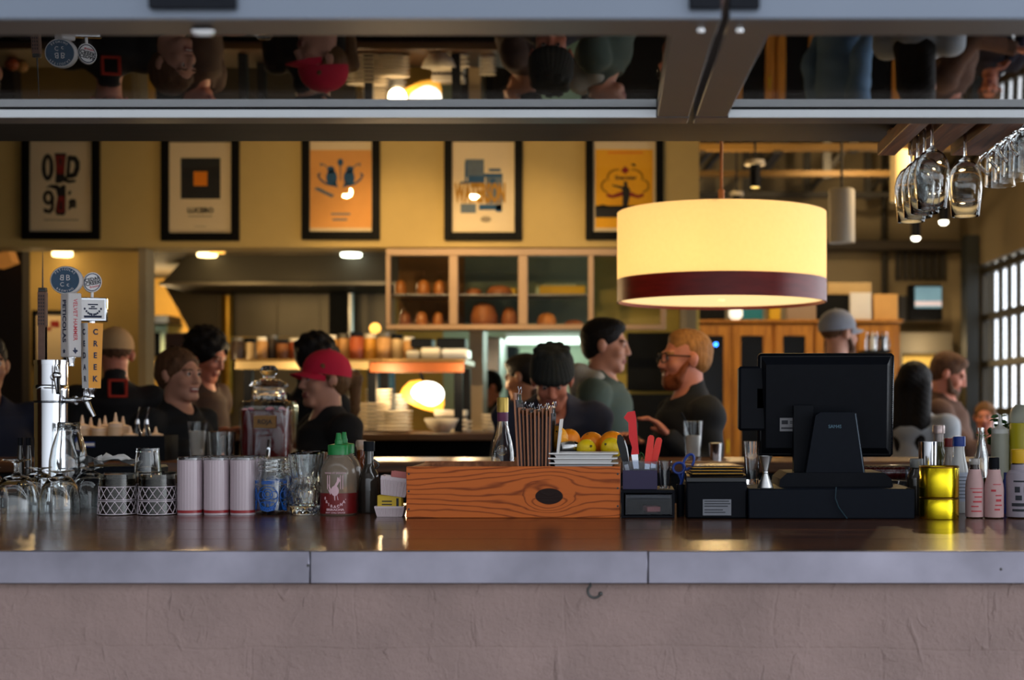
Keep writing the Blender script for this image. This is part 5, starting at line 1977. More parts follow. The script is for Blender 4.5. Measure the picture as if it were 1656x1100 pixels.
# cable down the drawer front
o = G().tube([at(1352, 788, 3.443), at(1351, 806, 3.443), at(1356, 820, 3.443), at(1366, 834, 3.443), at(1370, 839.0, 3.443)], .0016, 6).build('data_cable', mat('dark_teal_cable', rgb(20, 50, 62), rough=0.4))
tag(o, 'thin dark teal cable hanging down the front of the cash drawer', 'cable')

# ---- jigger and glass left of the terminal
jg = thing('jigger', 'small steel double jigger on the cash drawer beside the terminal base', 'jigger', (X(1238, 3.50), 3.50, zk))
kk = px(1, 3.5)
G().lathe([(0, .002), (13 * kk, 0), (13 * kk, .001), (4 * kk, 23 * kk), (4 * kk, 27 * kk), (11 * kk, 51 * kk), (10 * kk, 51 * kk), (0, 30 * kk)], n=28).build('jigger_cups', M['steel'], jg)
G().lathe([(4.2 * kk, 23 * kk), (5.2 * kk, 24 * kk), (5.2 * kk, 26 * kk), (4.2 * kk, 27 * kk)], n=20).build('waist_ring', M['chrome'], jg)
d = 3.60
h = hz(714, d, zk)
o = G().lathe(cup_profile(px(10.5, d), px(14.5, d), h, .0025, .012), n=32).build('pint_glass', M['glass'], loc=(X(1211.5, d) + .012, d + .05, zk), auto=40)
tag(o, 'clear glass standing between the printer and the sales terminal', 'glass')

# ---- clear sleeve with red cups lying behind the terminal
d = 3.78
sl = thing('cup_sleeve', 'clear sleeve of red cups lying behind the terminal stand', 'cup sleeve', (X(1435, d), d, zk + .0225))
Ts = mv(ry=math.pi / 2)
G().lathe([(0, -.075), (.021, -.075), (.022, .06), (.021, .062), (.020, .06), (.019, -.073), (0, -.073)], n=28, T=Ts).build('clear_sleeve', M['clearplastic'], sl)
g = G()
for k in range(9):
    g.lathe([(.0155, -.066 + .012 * k), (.0175, -.064 + .012 * k), (.0175, -.060 + .012 * k), (.0155, -.058 + .012 * k)], n=20, T=Ts)
g.lathe([(0, -.066), (.0155, -.066), (.0155, .045), (0, .045)], n=20, T=Ts)
g.build('red_cups', M['sauce'], sl)
G().lathe([(.018, .058), (.0225, .060), (.0225, .068), (.0, .070)], n=28, T=Ts).build('steel_end', M['chrome'], sl)

# ---- stack of brass shaker tins
d = 3.42
r = px(32, d)
for k, (v0, v1, lab) in enumerate(((842, 806.5, 'lower brass yellow tin of the stacked pair beside the bitters'), (805.5, 755, 'upper brass yellow tin of the stacked pair beside the bitters'))):
    z0 = ZC + E0 if k == 0 else at(0, v0, d).z
    h = at(0, v1, d).z - z0 if k else at(0, 806.2, d).z - z0
    t = thing('brass_tin', lab, 'tin', (X(1526, d), d + .05, z0), 0, 'stacked brass tins')
    G().lathe([(0, 0), (r * .985, 0), (r, .002), (r, h - .004), (r * .985, h - .003), (r * .97, h - .004), (r * .965, .003), (0, .003)], n=64).build('tin_wall', M['brass'], t)
    G().lathe([(r * .98, h - .005), (r * 1.012, h - .004), (r * 1.012, h - .001), (r * .98, h)], n=64).build('rolled_rim', mat('dark_brass', rgb(120, 90, 30), rough=0.3, metal=1.0), t)

# ---- bitters and other bottles at the end of the bar
M['bitterglass'] = mat('brown_bitters_glass', rgb(44, 26, 16), rough=0.08, noise=0.2)


def bottle(nm, lab, u, dd, vbase_dummy, vtop, rpx, mt, shape, cap=None, label=None, group=None, base=ZC):
    b_ = thing(nm, lab, 'bottle', (X(u, dd), dd, base + E0), 0, group)
    h_ = hz(vtop, dd, base)
    r_ = px(rpx, dd)
    body = [(0, 0), (r_ * .92, 0), (r_, .004)] + [(r_ * a, h_ * z) for a, z in shape]
    nr = body[-1][0]
    G().lathe(body + [(0, body[-1][1])], n=32).build('bottle_body', mt, b_)
    if cap:
        cm, c0, cr_ = cap
        G().lathe([(0, h_ * c0), (r_ * cr_, h_ * c0), (r_ * cr_ * 1.02, h_ * (c0 + .01)), (r_ * cr_, h_ * .99), (r_ * cr_ * .9, h_), (0, h_)], n=28).build('cap', cm, b_)
    if label:
        lm, z0_, z1_, prints, prof = label
        g_ = G()
        rp_ = [(r_ * a + .0005, h_ * z) for a, z in prof]
        g_.lathe(rp_, n=32)
        lo_ = g_.build('label', lm, b_, fix=False)
        gg_ = G()
        for (z, a0, w, hh) in prints:
            zz = h_ * z
            ra = np.interp(zz, [q[1] for q in rp_], [q[0] for q in rp_]) + .0004
            for i in range(6):
                aa, ab = a0 - w / 2 + w * i / 6, a0 - w / 2 + w * (i + 1) / 6
                gg_.add([(ra * math.sin(a), -ra * math.cos(a), zz + q) for a in (aa, ab) for q in (-hh / 2, hh / 2)], [(0, 2, 3, 1)])
        gg_.build('label_print', M['inkred'] if lm is M['pinkpaper'] else M['ink'], lo_, fix=False)
    return b_


wshape = [(1, .52), (.96, .58), (.62, .72), (.46, .78), (.46, .93)]
lines = [(.12, .0, 1.2, .003), (.20, -.2, .8, .003), (.28, .1, 1.0, .004), (.36, .2, .9, .003), (.44, .1, 1.1, .003), (.50, 0, 1.5, .0015)]
bottle('bitters_bottle', 'paper-wrapped bitters bottle with clear top beside the brass tins', 1576, 3.49, 838, 742, 14.3, M['bitterglass'],
       [(1, .50), (.95, .60), (.62, .80), (.52, .86), (.52, .955)], (mat('clear_cap', rgb(206, 200, 196), rough=.1, trans=.5), .90, .60),
       (M['pinkpaper'], 0, 1, lines, [(1, .02), (1.01, .50), (.96, .60), (.70, .76), (.63, .82)]))
bottle('bitters_bottle', 'paper-wrapped bitters bottle with black cap', 1607.5, 3.48, 838, 740, 15, M['bitterglass'],
       [(1, .48), (.95, .56), (.62, .76), (.52, .82), (.52, .95)], (M['black'], .815, .56),
       (M['pinkpaper'], 0, 1, [(.15, .1, .6, .004), (.22, .25, .8, .003), (.30, .25, .6, .006), (.38, .25, .7, .003), (.46, -.3, .5, .005), (.56, .1, .9, .002)], [(1, .02), (1.01, .48), (.96, .56), (.70, .72), (.64, .80)]))
bottle('bitters_bottle', 'bitters bottle with yellow cap and grey newspaper-like label', 1648, 3.49, 838, 727, 20, M['bitterglass'],
       [(1, .60), (.93, .66), (.62, .70), (.60, .95)], (M['yellow'], .80, .66),
       (mat('greyish_label', rgb(150, 142, 152), rough=.7, noise=.2, scale=40), 0, 1, [(.12, -.2, 1.2, .006), (.2, -.2, 1.3, .008), (.30, -.3, .5, .012), (.30, .4, .5, .012), (.42, -.4, .4, .014), (.42, .3, .4, .014), (.54, 0, 1.4, .004)], [(1, .02), (1.01, .60), (.94, .66), (.66, .70), (.64, .78)]))
bottle('oil_bottle', 'dark oil bottle with a steel pourer behind the cash drawer end', 1482, 3.60, 830, 742, 15, M['glass_dark'], [(1, .62), (.9, .72), (.5, .82), (.42, .95)], (mat('grey_clear_stopper', rgb(140, 140, 136), rough=.15, trans=.4), .84, .72))
bottle('dressing_bottle', 'white-filled glass bottle with a blue cap behind the brass tins', 1551, 3.66, 0, 706, 15.5, mat('milky_white_filling', rgb(190, 192, 190), rough=.12, noise=.05), [(1, .45), (.95, .55), (.62, .74), (.55, .82), (.55, .95)], (M['blue'], .87, .66),
       (mat('blue_lined_label', rgb(170, 180, 196), rough=.6), 0, 1, [(.2 + .045 * k, 0, 1.6, .0016) for k in range(7)], [(1.0, .15), (1.005, .45), (.965, .53)]))
bottle('dressing_bottle', 'glass bottle with a dark red cap behind the blue-capped one', 1535, 3.74, 0, 709, 12.5, mat('speckled_filling', rgb(150, 140, 130), rough=.12, noise=.4, scale=60), [(1, .45), (.95, .55), (.62, .74), (.55, .82), (.55, .95)], (mat('dark_red_cap', rgb(110, 24, 26), rough=.4), .88, .66))
bottle('wine_bottle', 'green bottle with a steel pourer stopper standing behind the brass tins', 1518, 3.82, 0, 688, 15, mat('olive_green_glass', rgb(60, 58, 18), rough=.06, noise=.1), [(1, .55), (.9, .63), (.50, .72), (.44, .78), (.44, .93)],
       (mat('dull_silver_cap', rgb(190, 170, 166), rough=.3, metal=.6), .90, .66), (mat('grey_neck_foil', rgb(160, 150, 146), rough=.4, metal=.4), 0, 1, [], [(.49, .80), (.49, .90)]))
o = G().lathe([(0, 0), (px(14, 3.68), 0), (px(15, 3.68), hz(715, 3.68)), (px(14.3, 3.68), hz(715, 3.68)), (px(13, 3.68), .004), (0, .004)], n=40).build('steel_cup', M['chrome'], loc=(X(1500, 3.70), 3.70, ZC + E0))
tag(o, 'shiny steel cup between the oil bottle and the brass tins', 'cup')
o = G().lathe([(0, 0), (px(11, 3.75), 0), (px(11, 3.75), .06), (px(5, 3.75), .10), (0, .104)], n=24).build('glass_stopper', M['glass'], loc=(X(1462, 3.86), 3.86, ZC + E0))
tag(o, 'small glass decanter behind the terminal near the oil bottle', 'decanter')
# squeeze bottle and juice containers
d = 3.92
b = thing('squeeze_bottle', 'translucent squeeze bottle with pointed tip beside the yellow juice', 'bottle', (X(1617, d), d, ZC + E0))
h = hz(671, d); r = px(14.2, d)
M['translucent'] = mat('translucent_plastic', rgb(176, 178, 160), rough=.4, noise=.06, trans=.25)
G().lathe([(0, 0), (r * .96, 0), (r, .004), (r, h * .76), (r * .94, h * .80), (0, h * .80)], n=30).build('bottle_body', M['translucent'], b)
G().lathe([(r * .95, h * .79), (r * .98, h * .84), (r * .6, h * .86), (r * .28, h * .88), (r * .12, h), (0, h)], n=24).build('nozzle_cap', mat('pale_cap_plastic', rgb(206, 208, 202), rough=.35), b)
b = thing('juice_carafe', 'tall clear container of yellow juice at the end of the bar', 'juice container', (X(1652, d), d, ZC + E0))
h = hz(655, d); r = px(19, d)
M['juice'] = mat('yellow_juice', rgb(186, 172, 30), rough=.25, noise=.08)
G().lathe([(0, 0), (r * .94, 0), (r, .005), (r, h * .80), (r * .95, h * .82), (0, h * .82)], n=32).build('juice', M['juice'], b)
G().lathe([(r * .97, h * .82), (r, h * .83), (r, h * .90), (r * .9, h * .95), (r * .5, h), (0, h)], n=32).build('lid', M['translucent'], b)
d = 4.0
b = thing('herb_cup', 'steel cup of fresh mint behind the squeeze bottle', 'herb cup', (X(1616, 4.05), 4.05 - .06, ZC + E0))
hh = hz(720, 3.99)
G().lathe([(0, 0), (.032, 0), (.036, hh), (.034, hh), (.031, .004), (0, .004)], n=28).build('cup', M['steel'], b)
g = G()
rnd = random.Random(4)
for k in range(60):
    a = rnd.uniform(0, 6.28); rr_ = rnd.uniform(.0, .055)
    zz = hh + rnd.uniform(.0, .085) * (1.1 - rr_ / .07)
    xoff = rnd.choice((-.03, .0, .03))
    T = mv((xoff + rr_ * math.cos(a), rr_ * math.sin(a) * .6, zz), rx=rnd.uniform(-1, 1), ry=rnd.uniform(-1, 1), rz=a)
    s = rnd.uniform(.7, 1.2)
    lf = [(0, -.013, 0), (.0075, -.004, .002), (.006, .007, .0035), (0, .014, 0), (-.006, .007, .0035), (-.0075, -.004, .002), (0, 0, -.001)]
    g.add([(x * s, y * s, z * s) for x, y, z in lf], [(0, 1, 6), (1, 2, 6), (2, 3, 6), (3, 4, 6), (4, 5, 6), (5, 0, 6)], T=T)
for k in range(10):
    a = rnd.uniform(0, 6.28)
    g.tube([(0.01 * math.cos(a), .01 * math.sin(a), .02), (.028 * math.cos(a), .02 * math.sin(a), hh + .05)], .0015, 4)
g.build('mint_leaves', M['leaf'], b, fix=False)
# cruet
d = 4.02
b = thing('cruet', 'clear oil cruet behind the bitters bottles', 'cruet', (X(1578, 4.02), 3.96, ZC + E0))
h = hz(692, 3.96); r = px(11, d)
G().lathe([(0, 0), (r, 0), (r * 1.05, .004), (r, h * .62), (r * .55, h * .82), (r * .38, h * .93), (r * .45, h), (r * .3, h), (r * .28, h * .92), (r * .45, h * .80), (r * .9, h * .6), (r * .9, .008), (0, .008)], n=28).build('cruet_body', M['glass'], b)
G().lathe([(0, .009), (r * .88, .009), (r * .88, h * .35), (0, h * .35)], n=24).build('oil', mat('olive_oil', rgb(150, 110, 24), rough=.2), b)
# small blue and steel clutter between bitters and carafe
o = G().lathe([(0, 0), (.011, 0), (.012, .07), (.006, .09), (.006, .105), (0, .105)], n=20).build('tincture_bottle', mat('cobalt_bottle', rgb(16, 40, 110), rough=.1), loc=(X(1627, 3.62), 3.62, ZC + E0))
tag(o, 'small cobalt blue bottle between the black-capped and yellow-capped bitters', 'bottle')

# ================================================================== ON THE GUESTS' LEDGE
zg = zl + .0006


def drink(u, dd, v0, v1, rt_, rb_, lab, straw=True, fill=.75):
    t = thing('drink_glass', lab, 'drink', (X(u, dd), dd, zg))
    h_ = hz(v0, dd, zg)
    r1_, r0_ = px(rt_, dd), px(rb_, dd)
    G().lathe(cup_profile(r0_, r1_, h_, .003, .010), n=28).build('glass_wall', M['thin'], t, auto=40)
    rf = r0_ + (r1_ - r0_) * fill - .0034
    G().lathe([(0, .0105), (r0_ - .0034, .0105), (rf, h_ * fill), (0, h_ * fill)], n=24).build('milky_drink', mat('cloudy_white_drink', rgb(206, 202, 196), rough=.3, noise=.12, scale=60), t)
    if straw:
        G().tube([(r0_ * .4, 0, .02), (-r1_ * .9, 0, h_ * 1.05), (-r1_ * 1.25, 0, h_ * 1.22)], .0026, 8).build('straw', M['black'], t)
    return t


drink(319, 5.12, 682, 0, 16, 11.5, 'glass of cloudy white drink with a straw in front of the smiling woman')
drink(1121, 5.15, 681, 0, 15.5, 12, 'glass of cloudy white drink with a straw in front of the bearded man', True, .62)
o = G().lathe(cup_profile(px(20, 5.0), px(23, 5.0), hz(698, 5.0, zg), .004, .012), n=28).build('rocks_glass', M['glass'], loc=(X(358, 5.0), 5.0, zg), auto=40)
tag(o, 'short clear glass in front of the drink dispenser', 'glass')
# square glass drink dispenser
d = 5.03
ds = thing('drink_dispenser', 'square glass jar dispenser of dark red drink with a round knob lid', 'drink dispenser', (X(428, d), d + .06, zg))
w = px(84, d)
hS = hz(650, d, zg)
hn = hz(632, d, zg)
sq = lambda a, z: 1.0 / max(abs(math.cos(a)) ** 6 + abs(math.sin(a)) ** 6, 1e-6) ** (1 / 6)
rS = w / 2
body = [(0, 0), (rS * .92, 0), (rS, .008), (rS, hS * .92), (rS * .95, hS), (rS * .90, hS + .004)]
G().lathe(body + [(rS * .86, hS + .001), (rS * .93, hS * .9), (rS * .94, .012), (0, .012)], n=64, fn=sq).build('jar_wall', M['thin'], ds, auto=50)
rn = px(28, d)
G().lathe([(rn * 1.12, hS + .003), (rn, hS + .01), (rn, hn + .01), (rn * 1.03, hn + .014), (rn * .95, hn + .014), (rn * .93, hS + .008), (rn * 1.05, hS + .001)], n=40).build('jar_neck', M['glass'], ds)
M['sangria'] = mat('dark_red_drink', rgb(84, 15, 20), rough=.12, noise=.5, scale=22)
G().lathe([(0, .013), (rS * .925, .014), (rS * .925, hS * .86), (0, hS * .86)], n=64, fn=sq).build('red_drink', M['sangria'], ds, auto=50)
g = G()
for k in range(14):
    a = rnd.uniform(-1, 1)
    g.ell((a * rS * .8, -rS * .9 + rnd.uniform(0, .04), hS * .86 + rnd.uniform(-.012, .006)), (.012, .012, .008), 8, k=6)
g.build('floating_ice', mat('purple_ice', rgb(170, 120, 150), rough=.1, trans=.3), ds)
hl = hz(590, d, zg)
rl = px(31, d)
G().lathe([(0, hn + .016), (rl, hn + .016), (rl * 1.02, hn + .020), (rl * .9, hn + .030), (rl * .45, hn + .042), (rl * .30, hn + .046), (rl * .30, hn + .052), (rl * .45, hl - .028), (rl * .47, hl - .014), (rl * .32, hl - .002), (0, hl)], n=36).build('knob_lid', M['glass'], ds)
lbx = G().box((.010, -rS * 1.0 - .006, hS * .66), (px(36, d), .002, px(20, d)), .0008).build('kraft_label', mat('kraft_paper', rgb(128, 98, 62), rough=.8), ds)
G().text('ROJA', .022, mv((.010, -rS * 1.0 - .0075, hS * .66)), bold=.02).build('lettering', M['ink'], lbx, smooth=False)
G().tube([(.028, -rS, .038), (.028, -rS - .035, .038)], .008, 10).tube([(.028, -rS - .03, .045), (.028, -rS - .036, .02), (.028, -rS - .05, .004)], [.008, .007, .006], 10).tube([(.028, -rS - .028, .04), (.030, -rS - .03, .075)], .005, 8).build('spigot', M['chrome'], ds)
# condiment caddy with squeeze bottles and pour spouts
d = 4.98
cy = thing('condiment_caddy', 'black condiment caddy on the guests ledge beside the beer taps', 'caddy', (X(195, d), d, zg))
w = px(142, d); hC = hz(705, d, zg)
g = G()
for y in (0, .15):
    g.box((0, y + .003, hC / 2), (w, .006, hC), .001)
for s in (-1, 1):
    g.box((s * (w / 2 - .003), .078, hC / 2), (.006, .144, hC))
g.box((0, .078, .003), (w - .012, .144, .006))
g.build('caddy_wall', M['black'], cy)
lb = G().box((X(145, d) - X(195, d), -.001, hz(719, d, zg)), (px(17, d), .001, px(9, d))).build('blue_label', M['blue'], cy)
G().box((X(145, d) - X(195, d), -.0018, hz(719, d, zg)), (px(16, d), .0006, px(4.5, d))).build('label_stripe', M['paper'], lb)
M['squeeze'] = mat('tan_squeeze_plastic', rgb(196, 164, 132), rough=.4, noise=.1)
fst = None
sqb = [(133, .04, 671), (147, .11, 675), (161, .045, 677), (170, .115, 672), (187, .05, 667), (199, .115, 673), (211, .045, 690), (252, .115, 690)]
for k, (u, dy, vt) in enumerate(sqb):
    dd = d + dy
    lab = 'tan squeeze bottle in the condiment caddy, %s counted from the beer tower' % ords[k]
    if fst is None:
        t = thing('squeeze_bottle', lab, 'bottle', (0, 0, 0), 0, 'squeeze bottles in the condiment caddy')
        h_ = hz(vt, dd, zg + .007)
        r_ = px(12, dd)
        G().lathe([(0, 0), (r_, 0), (r_, h_ * .66), (r_ * .95, h_ * .70), (0, h_ * .70)], n=20).build('bottle_body', M['squeeze'], t)
        G().lathe([(r_ * .98, h_ * .68), (r_ * .98, h_ * .76), (r_ * .3, h_ * .80), (r_ * .1, h_), (0, h_)], n=16).build('nozzle_cap', mat('pale_tan_cap', rgb(216, 186, 160), rough=.4), t)
        fst = t
        h0 = h_
    else:
        t = dup(fst, (0, 0, 0), 0, lab)
    t.location = (X(u, dd), dd, zg + .0065)
    t.scale = (1, 1, hz(vt, dd, zg + .007) / h0)
for u, dy, lab in ((222, .10, 'liquor bottle with the shorter chrome pour spout in the caddy'), (237, .05, 'liquor bottle with the taller chrome pour spout in the caddy')):
    dd = d + dy
    t = thing('pour_bottle', lab, 'bottle', (X(u, dd), dd, zg + .0065))
    h_ = hz(688, dd, zg)
    G().lathe([(0, 0), (.017, 0), (.017, h_ * .7), (.008, h_ * .9), (.008, h_), (0, h_)], n=20).build('bottle_body', M['glass'], t)
    G().lathe([(0, h_ - .002), (.009, h_ - .002), (.007, h_ + .014), (0, h_ + .014)], n=14).tube([(0, 0, h_ + .01), (.002, 0, h_ + .03), (.010, 0, h_ + .058)], .0032, 8).build('pour_spout', M['chrome'], t)
# bartender tools in the middle: upright steel shaker cup near bearded man
o = G().lathe(cup_profile(.020, .024, .06, .002, .004), n=24).build('steel_sauce_cup', M['chrome'], loc=(X(1157, 5.1), 5.1, zg))
tag(o, 'small shiny steel cup on the ledge beside the bearded man', 'cup')

# ================================================================== KITCHEN PASS AND BACK OF THE ROOM


def box_thing(name, lab, cat, u0, v0, u1, v1, d, dep, mt, b=0.0, group=None, kind=None):
    p, q = at(u0, v1, d), at(u1, v0, d)
    c = ((p.x + q.x) / 2, d + dep / 2, p.z)
    o = G().box((0, 0, (q.z - p.z) / 2), (q.x - p.x, dep, q.z - p.z), b).build(name, mt, loc=c)
    return tag(o, lab, cat, group, kind)


# ---- kitchen ceiling downlights
M['lamphot'] = glow('hot_lamp_glass', (1.0, 0.74, 0.34), 6.0)
M['lamphot2'] = glow('white_lamp_glass', (0.92, 1.0, 0.80), 6.0)
M['lampdim'] = glow('amber_lamp_glass', (1.0, 0.52, 0.10), 1.6)
dls = [(101, 410, 9.9, 'lamphot', 16, 'recessed ceiling light over the alcove above the beer taps'), (335, 411, 10.6, 'lamphot', 16, 'recessed ceiling light left of the kitchen hood'),
       (351, 405, 10.3, 'lampdim', 13, 'dim amber ceiling light overlapping the bright one by the hood'),
       (418, 428, 11.6, 'lampdim', 13, 'dim amber ceiling light in the middle of the kitchen'), (568, 411, 10.6, 'lamphot2', 17, 'bright white ceiling light beside the bread cabinet'),
       (240, 443, 12.3, 'lamphot2', 9, 'small white ceiling light by the kitchen post')]
for u, v, d, mt, r, lab in dls:
    p = at(u, v, d)
    t = thing('ceiling_downlight', lab, 'ceiling light', (p.x, d, p.z))
    r_ = px(r, d)
    zt_ = 2.5 - p.z
    G().lathe([(0, -.02), (r_ * .92, -.02), (r_ * .98, -.012), (r_ * .98, .014), (0, .014)], n=24).build('lamp_glass', M[mt], t)
    if zt_ > .03:
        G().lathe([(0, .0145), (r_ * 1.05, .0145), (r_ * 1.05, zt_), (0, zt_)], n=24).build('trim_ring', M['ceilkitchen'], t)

# ---- exhaust hood, steel back panels
hd_ = thing('exhaust_hood', 'long grey kitchen exhaust hood under the ceiling', 'exhaust hood', (0, 0, 0))
hd_.location = at(450, 461, 10.7)
ho = hd_.location


def hl(u, v, d):
    p = at(u, v, d)
    return (p.x - ho.x, p.z - ho.z)


a0 = hl(258, 461, 10.7); a1 = hl(655, 461, 10.7)
G().prism([a0, a1, (a1[0], a1[1] + .27), (a0[0] + .25, a0[1] + .27)], 0, .9, 'y').build('hood_canopy', mat('grey_hood_steel', rgb(46, 43, 36), rough=.6, metal=.1, noise=.15, scale=3), hd_)
G().box(((a0[0] + a1[0]) / 2, -.006, .012), (a1[0] - a0[0], .01, .024)).build('hood_lip', M['steel_warm'], hd_)
bpn = thing('steel_back_panel', 'steel kitchen back panels with a slanted end under the hood', 'steel panel', at(462, 545, 11.6))
bo = bpn.location
f_ = lambda u, v: (at(u, v, 11.6).x - bo.x, at(u, v, 11.6).z - bo.z)
for us in ((312, 262, 356), (356, 356, 449), (449, 449, 518), (518, 518, 640)):
    x0b, z0 = f_(us[0], 545); x0t, z1 = f_(us[1], 455); x1_, _ = f_(us[2], 545)
    G().prism([(x0b, z0), (x1_ - .006, z0), (x1_ - .006, z1), (x0t, z1)], 0, .03, 'y').build('panel', M['steel_warm'], bpn)
G().box((0, .015, -bo.z / 2), (1.2, .03, bo.z - .01)).build('lower_panel', M['steel_warm'], bpn)
box_thing('vent_stack', 'tall black vent stack in front of the steel panels', 'vent', 532, 474, 562, 545, 11.35, .2, M['black_matte'])
o = G().tube([(0, 0, 0), (0, 0, 2.255 - 1.2)], .025, 10).build('steam_pipe', M['steel'], loc=(at(567, 0, 11.3).x, 11.3, 1.2))
tag(o, 'vertical steel pipe beside the black vent stack', 'pipe')
o = G().tube([(0, 0, 0), (0, 0, 2.255 - 1.3)], .045, 12).build('warm_glow_tube', mat('yellow_glow_metal', rgb(150, 116, 40), rough=.35, metal=.8), loc=(at(365, 0, 11.45).x, 11.5, 1.3))  # tube stands in for the warm lamp reflection on the steel
tag(o, 'yellowish vertical tube in place of the warm reflection on the steel panels', 'pipe')
# far doorway with pale frame
dr = thing('serving_hatch', 'pale hatch with a dark pane in the yellow kitchen wall', 'hatch', at(252, 576, 12.66))
w, hh = px(36, 12.66), px(52, 12.66)
for s in (-1, 1):
    G().box((s * w * .37, 0, hh / 2), (w * .26, .05, hh)).build('frame_upright', M['wallmint'], dr)
G().box((0, 0, hh * .87), (w * .46, .05, hh * .26)).build('frame_head', M['wallmint'], dr)
G().box((0, .01, hh * .37), (w * .46, .03, hh * .74)).build('dark_pane', M['black_gloss'], dr)
lamp('hatch_fill', 'POINT', at(252, 520, 12.2), 1.6, (.8, 1, .9), .05)  # cool lamp added to brighten the pale hatch frame
box_thing('wall_shelf', 'short dark shelf above the pale hatch', 'shelf', 233, 510, 272, 522, 12.3, .35, M['darkwood'])
box_thing('machine_stand', 'dark stand under the coffee machine', 'stand', 262, 580.3, 312, 1000, 9.58, .34, M['black_matte'])
ep = thing('espresso_machine', 'dark coffee machine beside the pale hatch', 'coffee machine', at(288, 580, 9.6))
eo = ep.location
w = px(44, 9.6); h_ = px(42, 9.6)
G().box((0, .15, h_ / 2), (w, .3, h_), .01).build('machine_body', mat('dark_brown_metal', rgb(58, 36, 30), rough=.35), ep)
for s in (-.45, .35):
    G().lathe([(0, -.01), (.022, -.01), (.022, 0), (0, 0)], n=16, T=mv((s * w * .5, 0, h_ * .38), rx=math.pi / 2)).build('gauge', M['cream'], ep)

# ---- picture and dark items in the alcove
ap = thing('small_framed_print', 'small framed print with a red mark on the alcove wall behind the beer taps', 'picture', at(80, 592, 9.98))
k_ = px(1, 9.98)
g = G()
for x in (-1, 1):
    g.box((x * 25 * k_, -.012, 45 * k_), (6 * k_, .024, 90 * k_))
for z in (3, 87):
    g.box((0, -.012, z * k_), (44 * k_, .022, 6 * k_))
ap.location.y = 9.9985
ap.location.z -= 0
g.build('frame', M['frameblack'], ap)
G().box((0, -.005, 45 * k_), (46 * k_, .006, 80 * k_)).build('print_sheet', M['posterpaper'], ap)
G().box((8 * k_, -.0095, 68 * k_), (14 * k_, .002, 10 * k_)).box((-2 * k_, -.0095, 60 * k_), (8 * k_, .002, 5 * k_)).build('red_mark', M['printred'], ap)
ls = box_thing('wall_light', 'tan tilted wall light in the dark alcove', 'wall light', -8, 408, 20, 428, 9.1, .12, mat('tan_lamp_panel', rgb(190, 130, 70), rough=.6, emit=rgb(190, 120, 50), estr=.35))
ls.rotation_euler = (0, -.35, 0)

# ---- pass counter
YP = 7.7
zp = at(0, 699, YP + .3).z
ps = thing('kitchen_pass', 'long dark kitchen pass counter stacked with white plates', 'counter', (-2.0, YP, zp))
xl, xr_ = at(-150, 0, YP).x + 2.0, at(838, 0, YP).x + 2.0
G().box(((xl + xr_) / 2, .40, -.02), (xr_ - xl, .84, .04), .004).build('pass_top', mat('dark_pass_top', rgb(70, 50, 34), rough=.35, noise=.2), ps)
G().box(((xl + xr_) / 2, .44, -.02 - zp / 2), (xr_ - xl - .1, .70, zp - .06)).build('pass_front', M['black_matte'], ps)
zs2 = at(0, 585, YP + .1).z
sv = thing('pass_shelf', 'long steel and wood shelf over the kitchen pass', 'shelf', (-2.0, YP, zs2))
xa_, xm_, xb_ = at(372, 0, YP).x + 2.0, at(594, 0, YP).x + 2.0, at(748, 0, YP).x + 2.0
G().box(((xa_ + xb_) / 2, .36, 0), (xb_ - xa_, .50, .03), .002).build('shelf_top', mat('warm_steel_shelf', rgb(150, 118, 70), rough=.35, metal=.5, noise=.15), sv)
G().box(((xm_ + xb_) / 2, .09, -.032), (xb_ - xm_, .04, .055), .003).build('wood_edge', mat('orange_brown_edge', rgb(128, 66, 24), rough=.5, noise=.2), sv)
G().box(((xa_ + xm_) / 2, .10, -.020), (xm_ - xa_ - .004, .02, .045), .002).build('ticket_rail', mat('pale_ticket_rail', rgb(168, 146, 104), rough=.4, metal=.3), sv)
for x in (xa_ + .06, xm_, xb_ - .04):
    for y in (.16, .56):
        G().box((x, y, -(zs2 - zp) / 2 - .012), (.045, .045, zs2 - zp - .030)).build('shelf_leg', M['black'], sv)

# jars and tubs along the shelf
rnd = random.Random(11)
zsh = zs2 + .0155
jm = [mat('spice_%s' % n_, rgb(*c_), rough=.4, noise=.3, scale=30) for n_, c_ in (('brown', (120, 72, 36)), ('tan', (176, 130, 78)), ('rust', (150, 70, 34)), ('amber', (200, 140, 50)), ('dark', (52, 38, 30)), ('buff', (196, 168, 124)))]
jn = ['brown', 'tan', 'rust', 'amber', 'dark', 'buff']
jars = [(384, 546, 11, 4), (404, 548, 10, 5), (424, 545, 9, 1), (440, 542, 10, 4), (457, 550, 10, 0), (477, 547, 11, 2), (497, 549, 10, 0), (516, 546, 11, 1), (535, 542, 11, 3), (556, 540, 11, 1), (577, 537, 12, 2), (599, 540, 12, 3), (621, 538, 12, 1), (642, 541, 11, 5), (662, 545, 10, 1)]
pos = ['nearest the post', 'second', 'third', 'fourth', 'fifth', 'sixth', 'seventh', 'eighth', 'ninth', 'tenth', 'eleventh', 'twelfth', 'thirteenth', 'fourteenth', 'last before the white tubs']
for i, (u, v, r, c_) in enumerate(jars):
    dd = YP + .30 + .05 * (i % 2)
    t = thing('spice_jar', '%s jar on the pass shelf, %s in the row' % (jn[c_], pos[i]), 'jar', (X(u, dd), dd, zsh), 0, 'jars along the pass shelf')
    h_ = hz(v, dd, zsh)
    r_ = px(r, dd)
    G().lathe([(0, 0), (r_ * .95, 0), (r_, .006), (r_, h_ * .76), (r_ * .8, h_ * .84), (0, h_ * .84)], n=18).build('jar_body', jm[c_], t)
    G().lathe([(0, h_ * .83), (r_ * .85, h_ * .83), (r_ * .85, h_), (0, h_)], n=18).build('lid', (M['steel_warm'], M['black'], M['cream'])[i % 3], t)
